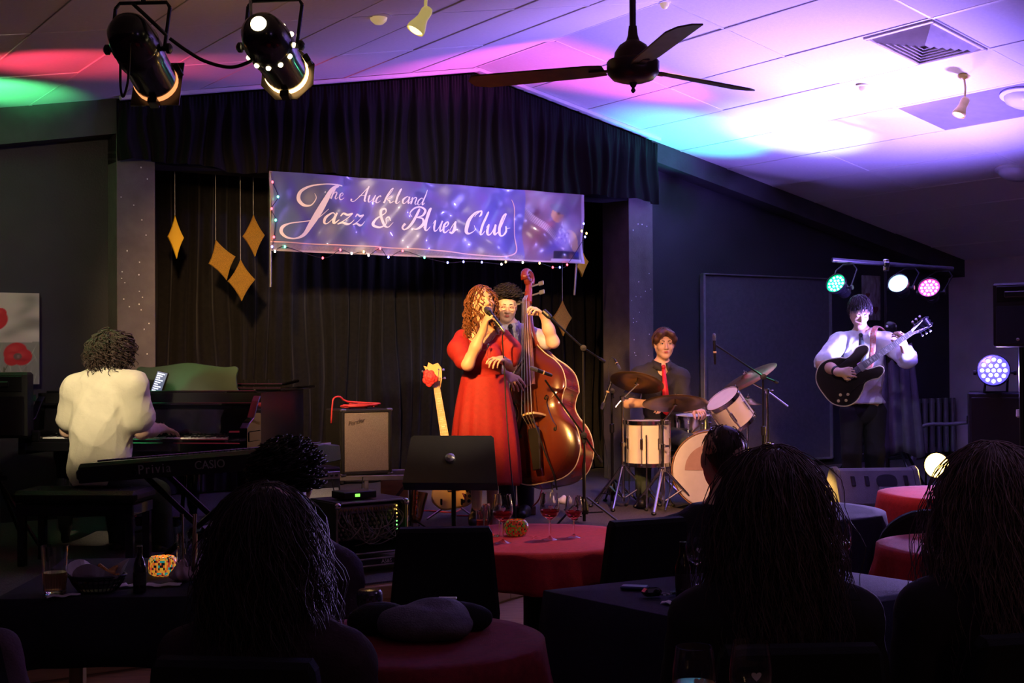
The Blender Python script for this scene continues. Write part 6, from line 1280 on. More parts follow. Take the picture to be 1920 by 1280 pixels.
# ================================================================ music stand
mb = P(851, 960, 7.45); ms = thing('music_stand', 'black orchestral music stand with a wide desk, back towards the audience', 'music stand', (mb[0], mb[1], ZS)); dz = P(845, 858, 7.45)
M().tube([(mb[0], mb[1], ZS + .02), (mb[0], mb[1], ZS + .5)], .013, 10).tube([(mb[0], mb[1], ZS + .45), (mb[0], mb[1] + .01, dz[2])], .009, 10).build('post', m_blackm, ms)
DX = tr((dz[0], dz[1] - .015, dz[2])) @ rot('Z', -6) @ rot('X', -38)
dko = [(-.255, -.165), (.275, -.165), (.235, .135), (.22, .15), (-.225, .15), (-.24, .135)]; XY = Matrix(((1, 0, 0, 0), (0, 0, 1, 0), (0, 1, 0, 0), (0, 0, 0, 1)))
M(DX @ XY).prism(dko, -.003, .003).build('desk', m_black, ms); M(DX).box((.01, .035, -.165), (.53, .075, .004), .001).build('lip', m_black, ms); M(DX).lathe([(.001, 0), (.03, 0), (.028, .02), (.012, .03), (.001, .03)], 14, tr((0, -.003, -.01)) @ rot('X', 90)).build('hub', m_steel, ms)
for a in (90, 210, 330): M().tube([(mb[0], mb[1], ZS + .09), (mb[0] + .24 * math.cos(math.radians(a)), mb[1] + .24 * math.sin(math.radians(a)), ZS + .012)], .009, 8).build('leg', m_blackm, ms)
# ================================================================ on the stage floor
pb = P(978, 931, 10.05); pb[2] = ZS; pd_ = thing('effects_unit', 'low box with three red lights on the stage near the bass player', 'effects box', pb); M(tr(pb) @ rot('Z', 6)).prism([(-.1, -.06), (.1, -.06), (.1, .06), (-.1, .06)], .004, .075, b=.008).build('case', mat('brown_case', (.16, .08, .05), .5), pd_)
for k in (-1, 0, 1): M(tr(pb + [k * .058, -.02, .078])).box((0, 0, 0), (.032, .02, .008), .003).build('light', mat('red_light', (1, .1, .08), .3, emit=(1, .12, .08), es=1.2), pd_)
bl_ = P(1055, 926, 10.8); bl_[2] = ZS; S_ = Sculpt(.006); S_.ell(bl_ + [0, 0, .025], (.045, .04, .03)).ell(bl_ + [.01, 0, .05], (.02, .02, .02)); o = S_.build('paper_ball', m_white, disp=wrinkle(bl_, .006, 3)); tag(o, 'small white crumpled ball on the stage behind the wine glass', 'paper')
for pts, lb in (([(745, 958), (800, 957), (850, 960), (868, 950), (872, 935), (868, 925)], 'red cable on the stage running to the cream bass guitar'), ([(856, 966), (900, 967), (950, 966), (985, 957), (1008, 940), (1016, 918)], 'red cable on the stage curving up towards the double bass')):
    q = [P(x, y, 9.7) if i > len(pts) - 3 else G(x, y, ZS + .008) for i, (x, y) in enumerate(pts)]; tag(M().tube(spl(q, 8), .006, 6).build('guitar_cable', m_red_cable, smooth=True), lb, 'cable')
tag(M().tube(spl([G(x, y, ZS + .006) for x, y in ((1090, 968), (1065, 960), (1062, 952), (1080, 950), (1100, 955), (1075, 958), (1058, 955))], 8), .005, 6).build('stage_cable', m_cable, smooth=True), 'black cable looped on the stage by the boom stand foot', 'cable')
# ================================================================ wedge monitor
wc = P(1638, 930, 10.45); wc[2] = ZS; WX = tr(wc) @ rot('Z', 4); we = thing('stage_monitor', 'grey wedge monitor speaker lying in front of the guitarist', 'speaker', wc); m_wed = mat('grey_speaker_paint', (.13, .125, .12), .6, var=.1, bump=.4, bs=250)
YZ = Matrix(((0, 0, 1, 0), (1, 0, 0, 0), (0, 1, 0, 0), (0, 0, 0, 1))); hw = .335
M(WX @ YZ).prism([(-.2, .0), (-.2, .05), (-.07, .29), (-.03, .31), (.06, .3), (.2, .1), (.2, 0)], -hw + .04, hw - .04, b=.006).build('cabinet', m_wed, we)
for q in (-1, 1): M(WX @ YZ).prism([(-.215, .0), (-.215, .055), (-.085, .3), (-.03, .325), (.07, .31), (.215, .1), (.215, 0)], q * (hw - .02) - .02, q * (hw - .02) + .02, b=.012).build('end_cheek', m_wed, we)
sl_a = math.degrees(math.atan2(.24, .13)); FX = WX @ tr((0, -.135, .17)) @ rot('X', sl_a - 90)
for x in (-.2, -.09, .22): M(FX).box((x, -.002, .05), (.035, .012, .09), .006).build('slot', m_black, we)
M(FX @ XY).prism(spl([(.0, .0), (.06, -.005), (.13, .0), (.145, .04), (.13, .085), (.07, .1), (0, .085), (-.015, .04)], 5, True), -.012, .004).build('handle_recess', m_black, we)
M(FX).box((.06, -.006, -.03), (.13, .012, .06), .004).build('jack_plate', m_steel, we)
for x in (.03, .09): M(FX).lathe([(.014, 0), (.014, .006), (.008, .007), (.001, .003)], 12, tr((x, -.012, -.03)) @ rot('X', 90)).build('jack', m_black, we)
# ================================================================ T-bar with LED pars
b0, b1 = P(1560, 487, 11.75), P(1787, 504, 12.0); pj = P(1661, 496, 11.86); ts = thing('lighting_stand', 'tall black T-bar lighting stand behind the guitarist', 'stand', (pj[0], pj[1], ZS))
M().tube([b0, b1], .02, 12).build('cross_bar', mat('bar_grey', (.12, .12, .14), .3, .6), ts); M().tube([(pj[0], pj[1], ZS + .1), pj], .0175, 12).build('pole', m_blackm, ts); M(tr(pj)).lathe([(.02, -.06), (.03, -.05), (.03, .04), (.02, .05)], 14).box((.0, -.03, .0), (.05, .03, .05), .008).build('bracket', m_chrome, ts)
tripod(ts, (pj[0], pj[1]), .62, .55, m_blackm, 280, .014)
m_house = mat('led_housing', (.02, .02, .024), .3, .3, coat=.2)
def led_par(label, lens, dirn, r, core, rim, hang, es=5, L=.2):
    c = np.array(lens, float); a = unit(dirn); bk = c - a * L; f = frame(bk, c); t = thing('led_par_lamp', label, 'stage light', bk, 0, 'LED par lamps')
    M(f).lathe([(.001, 0), (r * .45, .0), (r * .6, .01), (r * .62, L * .3), (r * .7, L * .32), (r * .7, L * .38), (r * .64, L * .4), (r * .66, L * .6), (r * .95, L * .8), (r * 1.04, L * .85), (r * 1.04, L + .008), (r * .99, L + .008)], 28).build('housing', m_house, t, angle=40)
    M(f).lathe([(.001, L - .01), (r, L - .008)], 28).build('reflector', mat('led_face_' + label[:6].strip(), rim, .4, emit=rim, es=es * .22), t)
    p = M(f); rings = ((0, 1), (.36, 6), (.72, 12))
    for rr, n in rings:
        for i in range(n): q = 2 * PI * i / n; p.ell((r * rr * math.cos(q), r * rr * math.sin(q), L - .004), (r * .13, r * .13, .008), 8, 6)
    tag(p.build('led_lenses', mat('led_core_' + label[:6].strip(), core, .3, emit=core, es=es), t, smooth=True), kind='stuff')
    s_ = np.array(f)[:3, 0]; s_ = unit(s_ - [0, 0, s_[2]]); m0 = bk + a * L * .55
    if hang is not None:
        h = np.array(hang); w = r * 1.12; M().tube([m0 - s_ * w, m0 - s_ * w * 1.02 + (h - m0) * .75, h - s_ * w * .5, h + s_ * w * .5, m0 + s_ * w * 1.02 + (h - m0) * .75, m0 + s_ * w], .007, 6).build('yoke', m_blackm, t)
    for q in (-1, 1): M(frame(m0 + s_ * q * r * .66, m0 + s_ * q * r * 1.35)).lathe([(.01, 0), (.01, r * .5), (.022, r * .5), (.02, r * .68), (.001, r * .69)], 10).build('knob', m_black, t)
    return t
cm = lambda x0: b0 + (b1 - b0) * (x0 - 1560) / 227
led_par('green lit LED par lamp at the left end of the bar', P(1567, 531, 11.5), (-.62, -.68, .42), .088, (.3, 1, .65), (.0, .75, .3), cm(1590) + [0, 0, -.03])
led_par('white lit LED par lamp in the middle of the bar', P(1684, 531, 11.6), (-.5, -.78, .42), .088, (.85, .95, 1), (.4, .75, .85), cm(1705) + [0, 0, -.03], 7)
led_par('pink lit LED par lamp at the right end of the bar', P(1742, 539, 11.65), (-.42, -.8, .44), .092, (1, .55, .8), (.75, .06, .35), cm(1768) + [0, 0, -.03])
# blue LED par standing on a dark subwoofer
bx = P(1880, 735, 10.6); bs_ = thing('subwoofer', 'large dark speaker box carrying the blue lamp', 'speaker', (bx[0], bx[1], ZS)); m_sub = mat('black_box_paint', (.02, .018, .024), .5, var=.15, bump=.2, bs=100)
BXX = tr((bx[0], bx[1] + .1, ZS)) @ rot('Z', -20); M(BXX).box((0, 0, (bx[2] - ZS) / 2), (.46, .46, bx[2] - ZS), .012).build('cabinet', m_sub, bs_); M(BXX).box((0, -.232, (bx[2] - ZS) / 2), (.4, .01, bx[2] - ZS - .08), .003).build('grille', m_black, bs_)
for q in (-1, 1): M(BXX).box((q * .235, 0, (bx[2] - ZS) * .75), (.012, .14, .06), .004).build('handle', m_black, bs_)
led_par('blue glaring LED par lamp standing on the dark speaker box', P(1863, 694, 10.4), (-.42, -.88, .2), .12, (.45, .5, 1), (.08, .06, 1), None, 11, .22)
M().tube([P(1845, 736, 10.5), P(1850, 700, 10.5)], .01, 6).tube([P(1888, 736, 10.6), P(1890, 700, 10.6)], .01, 6).tube([P(1845, 735, 10.5), P(1888, 735, 10.6)], .01, 6).build('floor_bracket', m_blackm, bpy.data.objects['led_par_lamp.003'])
# amber floor lamp
for (px_, py_, d, lb, es) in ((1756, 872, 10.7, 'amber glowing floor par lamp beside the right hand listener', 9), (1442, 850, 11.05, 'amber glowing floor lamp behind the drum hardware', 6)):
    c = P(px_, py_, d); r = .1 if px_ > 1600 else .05; t = thing('floor_lamp', lb, 'stage light', c, 0, 'amber floor lamps'); dr = unit(np.array([-.55, -.83, .12])); f = frame(c - dr * .2, c)
    M(f).lathe([(.001, 0), (r * .6, .0), (r * .85, .04), (r * .9, .1), (r * 1.05, .16), (r * 1.05, .205), (r * .98, .205)], 24).build('housing', m_house, t, angle=40); M(f).lathe([(.001, .2), (r * .6, .198), (r, .19)], 24).build('lens', mat('amber_lens_%d' % es, (1, .7, .25), .3, emit=(1, .62, .14), es=es), t, smooth=True)
    s_ = unit(np.cross(dr, [0, 0, 1])); m0 = c - dr * .1; M().tube([m0 - s_ * r * 1.15, (*(m0 - s_ * r * 1.15)[:2], ZS + .015), (*(m0 + s_ * r * 1.15)[:2], ZS + .015), m0 + s_ * r * 1.15], .009, 6).build('floor_bracket', m_blackm, t)
    for q in (-1, 1): M(frame(m0 + s_ * q * r, m0 + s_ * q * r * 1.4)).lathe([(.008, 0), (.018, .005), (.018, .025), (.001, .026)], 10).build('knob', m_black, t)
# ================================================================ loudspeakers on stands
def pa_speaker(name, label, c, rz, w, d, h, pole_to, slabel, horn=True):
    X_ = tr(c) @ rot('Z', rz); t = thing(name, label, 'speaker', c, 0)
    M(X_ @ Matrix(((1, 0, 0, 0), (0, 1, 0, 0), (0, 0, 1, 0), (0, 0, 0, 1)))).prism([(-w / 2, -d / 2), (w / 2, -d / 2), (w / 2, 0), (w * .3, d / 2), (-w * .3, d / 2), (-w / 2, 0)], 0, h, b=.015).build('cabinet', m_black, t)
    M(X_).box((0, -d / 2 - .004, h * .34), (w - .04, .014, h * .6), .006).build('grille', mat('steel_mesh', (.025, .025, .025), .45, .5, bump=1, bs=600), t); M(X_).prism([(-w * .42, h * .7), (w * .42, h * .7), (w * .42, h * .95), (-w * .42, h * .95)], -.004, .012, X_ * 0 if False else tr((0, -d / 2, 0)) @ XY, .004).build('horn_flare', m_blackm, t)
    M(X_).box((0, -d / 2 - .008, h * .82), (w * .5, .02, h * .1), .008).build('horn_throat', m_house, t)
    for q in (-1, 1): M(X_).box((q * w * .47, d * .1, h * .6), (.02, .12, .05), .006).build('handle', m_blackm, t)
    M(X_).ell((w * .05, -d / 2 - .012, .05), (.012, .003, .012), 12, 6).build('badge', m_chrome, t)
    s = thing('speaker_stand', slabel, 'stand', (c[0], c[1], pole_to)); M().tube([(c[0], c[1], pole_to + .05), (c[0], c[1], c[2] - .001)], .018, 12).build('pole', m_blackm, s); M(tr((c[0], c[1], pole_to + .45))).lathe([(.02, -.05), (.03, -.04), (.03, .04), (.02, .05)], 12).box((.04, 0, 0), (.05, .012, .03), .004).build('collar', m_black, s)
    for a in (90, 210, 330): M().tube([(c[0], c[1], pole_to + .45), (c[0] + .42 * math.cos(math.radians(a)), c[1] + .42 * math.sin(math.radians(a)), pole_to + .014)], .012, 8).build('leg', m_blackm, s)
    return t
h_ = (818 - 697) / 2486 * 8.4; cl = P(-5, 819, 8.4); pa_speaker('pa_speaker', 'black loudspeaker below the poppy canvas', cl, 8, .44, .34, h_, ZS, 'black tripod stand under the loudspeaker by the poppy canvas')
cr = P(1915, 650, 9.2); pa_speaker('pa_speaker', 'black loudspeaker on a pole before the purple side wall', cr, -35, .3, .28, (650 - 531) / 2486 * 9.2, 0, 'black pole stand under the loudspeaker by the purple wall')
# thin stand with a white cap at the right edge
ts_ = P(1913, 780, 9.6); t = thing('thin_stand', 'thin black stand with a small white cap near the right loudspeaker', 'stand', (ts_[0], ts_[1], 0)); M().tube([(ts_[0], ts_[1], .01), ts_], .008, 8).build('post', m_blackm, t); M().lathe([(.001, .05), (.028, .048), (.03, .0), (.02, -.01)], 14, tr(ts_)).build('cap', m_white, t, angle=40); M().lathe([(.12, 0), (.12, .012), (.02, .02)], 20, tr((ts_[0], ts_[1], 0))).build('base', m_blackm, t)
# coat and bag hanging on the lighting stand
def coat(s, v):
    x = 1640 + 34 * (1 - v) * s * 2 + v * (s * 92 - 12); a = s * PI * 1.25; return np.array([P(xx + 14 * vv, 640 + 212 * vv + 6 * math.sin(ss * 9), 11.55 - .1 * math.sin(aa) + .03 * math.sin(ss * 24 + vv)) for xx, vv, ss, aa in zip(x, v, s, a)])
b = M(); b.grid(coat, 46, 14); o = tag(b.build('coat', mat('grey_coat', (.13, .12, .15), .9, var=.1, bump=.3, bs=150), smooth=True), 'grey coat draped over the lighting stand behind the guitarist', 'coat'); o.modifiers.new('thickness', 'SOLIDIFY').thickness = .012
S_ = Sculpt(.008); q = P(1668, 640, 11.45); S_.ell(q, (.08, .07, .14)).ell(q + [.03, 0, -.12], (.07, .06, .09)).ell(q + [0, -.02, .13], (.06, .05, .05)); o = S_.build('bag', m_black, disp=wrinkle(q, .014, 2)); tag(o, 'black bag slung on the lighting stand beside the guitarist shoulder', 'bag')
M().box(P(1687, 677, 11.34), (.035, .008, .03), .003).build('white_tag', m_white, o); M().box(q + [.0, -.05, .13], (.09, .012, .02), .004).build('white_strap', m_white, o)
# weathered board on the wall
wa, wb_ = V(1618, 600, 10.15), V(1656, 517, 10.15); ua, ub = UV(wa), UV(wb_); bd_ = thing('wall_board', 'whitewashed wooden board with painted hearts on the dark wall', 'wall art', W((ua[0] + ub[0]) / 2, 10.17, ua[2])); m_ww = mat('whitewash', (.5, .47, .48), .8, var=.25, vs=8, color2=(.18, .13, .12), stretch=(3, 3, 1), bump=.3)
cu = (ua[0] + ub[0]) / 2
for k in range(2): M(RW).box((cu + (k - .5) * .145, 10.18, (ua[2] + ub[2]) / 2), (.142, .025, ub[2] - ua[2]), .004).build('plank', m_ww, bd_)
ht = lambda cx, cz, s: [(cx + s * .8 * math.sin(q) ** 3, cz + s * (.65 * math.cos(q) - .25 * math.cos(2 * q) - .1 * math.cos(3 * q))) for q in np.linspace(0, 2 * PI, 20)[:-1]]
M(XZ).prism(ht(cu + .05, ua[2] + .12, .06), 10.16, 10.168).build('heart', mat('brown_paint', (.18, .06, .05), .7), bd_); M(XZ).prism(ht(cu - .07, ua[2] + .28, .04), 10.16, 10.168).build('heart', MATS['brown_paint'], bd_)
# ribbed heater and pipe rail
m_rib2 = mat('grey_enamel', (.2, .19, .22), .4, .3, var=.1); ra, rb = UV(V(1711, 850, 10.1)), UV(V(1788, 745, 10.1)); rd_ = thing('radiator', 'grey ribbed heater standing against the dark wall on the right', 'radiator', W((ra[0] + rb[0]) / 2, 10.08, ra[2]))
for k in range(6):
    u = ra[0] + (rb[0] - ra[0]) * (k + .5) / 6; M(RW).tube([(u, 10.07, ra[2]), (u, 10.07, rb[2])], .032, 10).build('rib', m_rib2, rd_)
for zz in (ra[2] + .03, rb[2] - .03): M(RW).box(((ra[0] + rb[0]) / 2, 10.11, zz), (rb[0] - ra[0], .05, .05), .006).build('header_pipe', m_rib2, rd_)
for u in (ra[0] + .06, rb[0] - .06): M(RW).box((u, 10.1, (ra[2] + ZS) / 2), (.05, .06, ra[2] - ZS), .004).build('foot', m_rib2, rd_)
tag(M().tube(spl([P(1712, 850, 12.6), P(1716, 818, 12.6), P(1735, 797, 12.6), P(1780, 795, 12.6), P(1826, 792, 12.6), P(1822, 806, 12.6), P(1818, 850, 12.6)], 6), .018, 8).build('pipe_rail', m_rib2, smooth=True), 'bent grey pipe rail in front of the ribbed heater', 'rail')
pr_ = bpy.data.objects['pipe_rail']
for q in (P(1712, 850, 12.6), P(1818, 850, 12.6)): M().tube([q, (q[0], q[1], ZS)], .018, 8).build('rail_post', m_rib2, pr_)
# ================================================================ poppy canvas on the left wall
ca, cb2 = UV(V(75, 720, 10.1)), UV(V(0, 548, 10.1)); cw_ = .9; u1_, z0_, z1_ = ca[0], ca[2], cb2[2]; cv = thing('canvas_painting', 'canvas painting of red poppies under grey clouds on the left wall', 'painting', W(u1_ - cw_ / 2, 10.12, z0_))
M(RW).box((u1_ - cw_ / 2, 10.17, (z0_ + z1_) / 2), (cw_, .1, z1_ - z0_), .004).build('stretcher', m_white, cv)
b = M(RW); NA, NB = 150, 110; b.grid(lambda s, t: np.column_stack([u1_ - cw_ + s * cw_, np.full(len(s), 10.117), z0_ + t * (z1_ - z0_)]), NA, NB)
A_, B_ = np.meshgrid(np.arange(NA + 1) / NA * cw_, np.arange(NB + 1) / NB, indexing='ij'); A_ = A_.ravel() - cw_; B_ = B_.ravel() * (z1_ - z0_); g = np.random.default_rng(3); H_ = z1_ - z0_
cc = np.where((B_ > .47 * H_ + .01 * np.sin(A_ * 9))[:, None], (.62, .58, .46), (.3, .31, .24)); 
def dab(c, x, y, rx, ry, a=1, hard=False, an=0):
    dx, dy = A_ - x, B_ - y; ca_, sa_ = math.cos(an), math.sin(an); q = ((dx * ca_ + dy * sa_) / rx) ** 2 + ((-dx * sa_ + dy * ca_) / ry) ** 2; w = (np.clip((1.1 - q) * 6, 0, 1) if hard else np.exp(-q))[:, None] * a; cc[:] = cc * (1 - w) + np.array(c) * w
for k in range(14): dab(random.choice([(.28, .27, .2), (.75, .72, .6), (.4, .38, .3)]), g.uniform(-.9, 0), H_ * g.uniform(.55, 1), .09, .035, .7, False, g.normal() * .3)
dab((.25, .25, .18), -.06, H_ * .93, .08, .05, .8); dab((.25, .25, .18), -.06, H_ * .62, .1, .03, .7); dab((.75, .72, .58), -.02, H_ * .55, .08, .04, .8)
for k in range(60): dab(random.choice([(.5, .52, .38), (.18, .2, .14), (.6, .6, .45)]), g.uniform(-.9, 0), g.uniform(0, .42 * H_), .003, .04, .8, False, g.normal() * .35)
dab((.12, .15, .08), -.27, .06, .004, .12, .9, True, -.5); dab((.12, .15, .08), -.25, .1, .007, .03, .9, True)
for x, y, r in ((-.17, .235, .085), (-.12, .2, .07), (-.19, .19, .06), (-.31, H_ * .7, .09), (-.28, H_ * .77, .05), (-.62, H_ * .42, .11), (-.66, H_ * .36, .09)): dab((.6, .03, .03), x, y, r, r * .82, 1, True, .4); dab((.8, .1, .08), x - r * .2, y + r * .3, r * .5, r * .3, .6)
dab((.16, .12, .08), -.155, .205, .03, .025, .95, True); dab((.3, .2, .16), -.15, .205, .012, .012, .9, True); dab((.3, .01, .02), -.12, .18, .05, .012, .6)
b.col = np.clip(cc, 0, 1); b.build('painted_face', mat('canvas_paint', (.5, .5, .4), .75, attr='paint', bump=.2, bs=500), cv)
# ================================================================ tables, chairs and glasses of the audience
TZ = .75; m_redc = mat('red_cloth', (.55, .02, .03), .85, var=.12, vs=60, bump=.25, bs=350); m_blkc = mat('black_cloth', (.018, .016, .022), .9, var=.15, vs=60, bump=.25, bs=350); m_purc = mat('dark_purple_cloth', (.026, .021, .055), .85, var=.15, vs=60, bump=.25, bs=350)
m_glass = mat('clear_glass', (1, 1, 1), .02, var=0, trans=1, ior=1.45); m_beer = mat('pale_beer', (.8, .45, .18), .1, var=.05, trans=.7, ior=1.33); m_wine = mat('red_wine', (.35, .02, .04), .1, var=.05, trans=.6, ior=1.33); m_bottle = mat('brown_bottle', (.02, .01, .006), .12, var=.05, coat=.5); m_paper = mat('white_paper', (.75, .7, .7), .8, var=.05)
m_chairf = mat('black_chair_fabric', (.008, .008, .009), .85, var=.15, bump=.3, bs=300); m_tan = mat('tan_wood', (.4, .25, .1), .5, var=.15, stretch=(8, 8, 1))
def pedestal(t, c, r):
    M(tr((c[0], c[1], TZ - .03))).lathe([(.001, 0), (r - .01, 0), (r, .006), (r, .024), (.001, .028)], 32).build('table_top', m_tan, t, angle=40)
    M(tr((c[0], c[1], 0))).lathe([(.001, .0), (.24, 0), (.24, .02), (.08, .05), (.045, .08), (.042, TZ - .06), (.14, TZ - .03)], 20).build('pedestal', m_blackm, t, angle=40)
def round_table(label, clabel, px, d, r, cm, drop, seed, group='round tables of the audience'):
    c = P(px, 900, d); t = thing('round_table', label, 'table', (c[0], c[1], 0), 0, group); pedestal(t, c, r); g = np.random.default_rng(seed); p1, p2, p3 = g.uniform(0, 6, 3)
    def fn(a, v):
        th = a * 2 * PI; k = 4 + seed % 3; f = np.clip((v - .5) / .5, 0, 1); rr = np.where(v < .5, (r + .006) * v / .5, r + .008 + f * (.035 + .028 * np.sin(k * 2 * th + p1) + .012 * np.sin(k * 5 * th + p2)))
        sq = 1 + .22 * np.abs(np.sin(2 * th + p3)) ** 3; z = np.where(v < .5, TZ + .004 + .0015 * np.sin(9 * th + 3) * v, TZ + .002 - drop * sq * np.sin(f * PI / 2) ** .9 if False else TZ + .003 - drop * sq * f)
        return np.column_stack([c[0] + rr * np.cos(th), c[1] + rr * np.sin(th), z])
    b = M(); b.grid(fn, 110, 16, True); o = tag(b.build('tablecloth', cm, smooth=True), clabel, 'tablecloth', group='cloths on the audience tables'); o.modifiers.new('thickness', 'SOLIDIFY').thickness = .003; return c
def square_table(label, clabel, c4, cm, drop, leg=m_tan):
    A = np.array(c4, float); ctr = A.mean(0); t = thing('square_table', label, 'table', (ctr[0], ctr[1], 0)); q = ctr + (A - ctr) * .985
    M().prism(q, TZ - .03, TZ - .001, b=.004).build('table_top', m_tan, t)
    for p in ctr + (A - ctr) * .86: M().box((p[0], p[1], (TZ - .03) / 2), (.05, .05, TZ - .03), .005).build('leg', leg, t)
    pts = []; 
    for i in range(4):
        a, b_ = A[i], A[(i + 1) % 4]; pts += [a + (b_ - a) * k / 16 for k in range(16)]
    pts = np.array(pts); n = len(pts); nx = np.roll(pts, -1, 0) - np.roll(pts, 1, 0); nx /= np.linalg.norm(nx, axis=1, keepdims=True); out = np.column_stack([nx[:, 1], -nx[:, 0]])
    if ((pts - ctr) * out).sum() < 0: out = -out
    vs = [(ctr[0], ctr[1], TZ + .003)]; fs = []; rows = [(.5, 0, 0), (1, 0, 0), (1, .004, .006), (1, .02, .3), (1, .03, .65), (1, .04, 1)]
    for s_, o_, dr in rows:
        for i, p in enumerate(pts):
            w = ctr + (p - ctr) * s_ + out[i] * (o_ + .004 * (s_ == 1) + .014 * dr * math.sin(i * .9 + 2 * math.sin(i * .3))); cn = 1 if i % 16 else 1.25
            vs.append((w[0], w[1], TZ + .003 - drop * dr * (1 + .25 * math.exp(-min(i % 16, 16 - i % 16) / 2))))
    fs += [(0, 1 + i, 1 + (i + 1) % n) for i in range(n)]
    for r_ in range(len(rows) - 1): fs += [(1 + r_ * n + i, 1 + (r_ + 1) * n + i, 1 + (r_ + 1) * n + (i + 1) % n, 1 + r_ * n + (i + 1) % n) for i in range(n)]
    o = tag(M().add(vs, fs).build('tablecloth', cm, smooth=True), clabel, 'tablecloth', group='cloths on the audience tables'); o.modifiers.new('thickness', 'SOLIDIFY').thickness = .003
round_table('round table between two empty black chairs before the singer', 'bright red cloth on the table before the singer', 1000, 5.3, .45, m_redc, .115, 3)
round_table('small round table holding a grey jacket', 'dark red cloth under the folded grey jacket', 772, 3.41, .33, mat('maroon_cloth', (.26, .014, .022), .85, var=.15, vs=60, bump=.25, bs=350), .24, 5)
round_table('round table in front of the wedge monitor', 'dark blue cloth on the table before the wedge monitor', 1469, 6.2, .45, m_purc, .3, 4)
round_table('round table beside the wedge monitor with a long cloth', 'long pinkish red cloth beside the wedge monitor', 1806, 6.9, .42, m_redc, .3, 6)
round_table('round table nearest the right hand listener, below the rounded chair', 'red cloth on the table below the rounded black chair', 1842, 5.0, .38, m_redc, .2, 8)
round_table('small round table out of sight under the two nearest glasses', 'dark cloth under the two nearest glasses', 1350, 2.42, .3, m_blkc, .2, 7)
square_table('black draped table with pint glass and basket', 'black cloth under the pint glass and the chip basket', [(-1.57, 4.04), (-1.0, 4.07), (-1.04, 4.86), (-1.61, 4.83)], m_blkc, .2)
square_table('dark draped table in front of the long haired woman with keys on it', 'dark purple cloth under the keys and the brown bottle', [(.1, 4.13), (.535, 3.6), (1.4, 4.1), (.97, 4.63)], m_purc, .3)
def chair(label, x, y, rz, h=.9, w=.42, round_=False, lean=6):
    t = thing('dining_chair', label, 'chair', (x, y, 0), rz, 'black chairs of the audience'); X_ = tr((x, y, 0)) @ Matrix.Rotation(rz, 4, 'Z')
    M(X_).box((0, .0, .44), (w, .42, .07), .025).build('seat', m_chairf, t)
    bo = [(-w * .46, 0), (w * .46, 0), (w * .5, .2), (w * .43, h - .42), (w * .4, h - .4), (-w * .4, h - .4), (-w * .43, h - .42), (-w * .5, .2)]
    if round_: bo = [(-w * .4, 0), (w * .4, 0)] + [(w * .5 * math.cos(a), h - .4 - .2 + .2 * math.sin(a)) for a in np.linspace(-.2, PI + .2, 16)]
    M(X_ @ tr((0, -.2, .4)) @ rot('X', lean) @ XY).prism(bo, -.03, .025, b=.012).build('backrest', m_chairf, t)
    for a in (-1, 1):
        for b in (-1, 1): M(X_).tube([(a * (w / 2 - .03), b * .17, .42), (a * (w / 2 - .02), b * .2, .005)], [.02, .015], 8).build('leg', m_blackm, t)
    return t
q = P(826, 1000, 4.62); chair('empty black chair whose back hides the music stand foot', q[0], q[1] + .18, math.radians(4), .9, .38)
q = P(1152, 1000, 4.72); chair('empty black chair at the right of the red clothed table', q[0], q[1] + .17, math.radians(26), .91, .36)
q = P(1752, 1000, 5.75); chair('black chair with a rounded back before the pinkish red cloth', q[0], q[1] + .15, math.radians(-12), .82, .44, True)
def lathe_glass(name, label, base, prof, liquid=None, lm=None, group=None, heart=None):
    t = thing(name, label, 'glass', base, 0, group); M(tr(base)).lathe(prof, 32).build('vessel', m_glass, t, angle=32)
    if liquid: M(tr(base)).lathe(liquid, 24).build('drink', lm, t, angle=32)
    if heart:
        r, z, s_, a = heart; p = [(q[0] / r, q[1]) for q in ht(0, 0, s_)]; vs = [(base[0] + r * math.cos(a + k), base[1] + r * math.sin(a + k), base[2] + z + zz) for k, zz in p]; M().add(vs, [tuple(range(len(vs)))]).build('etched_heart', mat('etched_white', (.8, .75, .8), .6), t)
    return t
def wine(label, px, py, s=1.0, fill=.35, lm=None, d=None, a=-1.5):
    b = G(px, py, TZ + .006) if d is None else P(px, py, d); 
    if d is not None: b[2] = TZ + .006
    h = .185 * s; r = .039 * s; z = lambda k: k * h
    o = [(.001, .001), (.031 * s, .0), (.033 * s, .002), (.012 * s, .008), (.0045 * s, .016), (.004 * s, z(.42)), (.012 * s, z(.45)), (r * .8, z(.53)), (r, z(.64)), (r * .97, z(.78)), (r * .82, z(1)), (r * .79, z(1)), (r * .94, z(.78)), (r * .97, z(.64)), (r * .77, z(.545)), (.001, z(.49))]
    l = [(.001, z(.495)), (r * .75, z(.55)), (r * .95, z(.64)), (r * .95, z(.5 + fill * .4)), (.001, z(.5 + fill * .4))] if lm else None
    return lathe_glass('wine_glass', label, b, o, l, lm, 'stemmed wine glasses on the tables', (r * 1.005, z(.72), .012, a))
wine('wine glass beside the clear jar on the bright red cloth', 943, 1018, 1.02, .2, m_wine); wine('wine glass alone on the bright red cloth right of the candle globe', 1031, 1012, 1.0, .25, m_wine)
wine('wine glass at the edge of the right empty chair on the red cloth', 1076, 1008, .9, .3, m_wine)
wine('wine glass directly behind the brown bottle on the dark table', 1307, 1104, .95); wine('wine glass right of the brown bottle, touching the woman hair', 1348, 1096, .85, .3, m_wine)
wine('wine glass with etched heart beside the woman hair on the dark table', 1574, 1088, 1.0, .4, m_wine, None, -1.9)
wine('nearest wine glass cut by the bottom edge, left of its pair', 1303, 1400, 1.05, .4, m_beer, 2.42); wine('nearest wine glass cut by the bottom edge, right of its pair', 1409, 1390, 1.05, 0, None, 2.46)
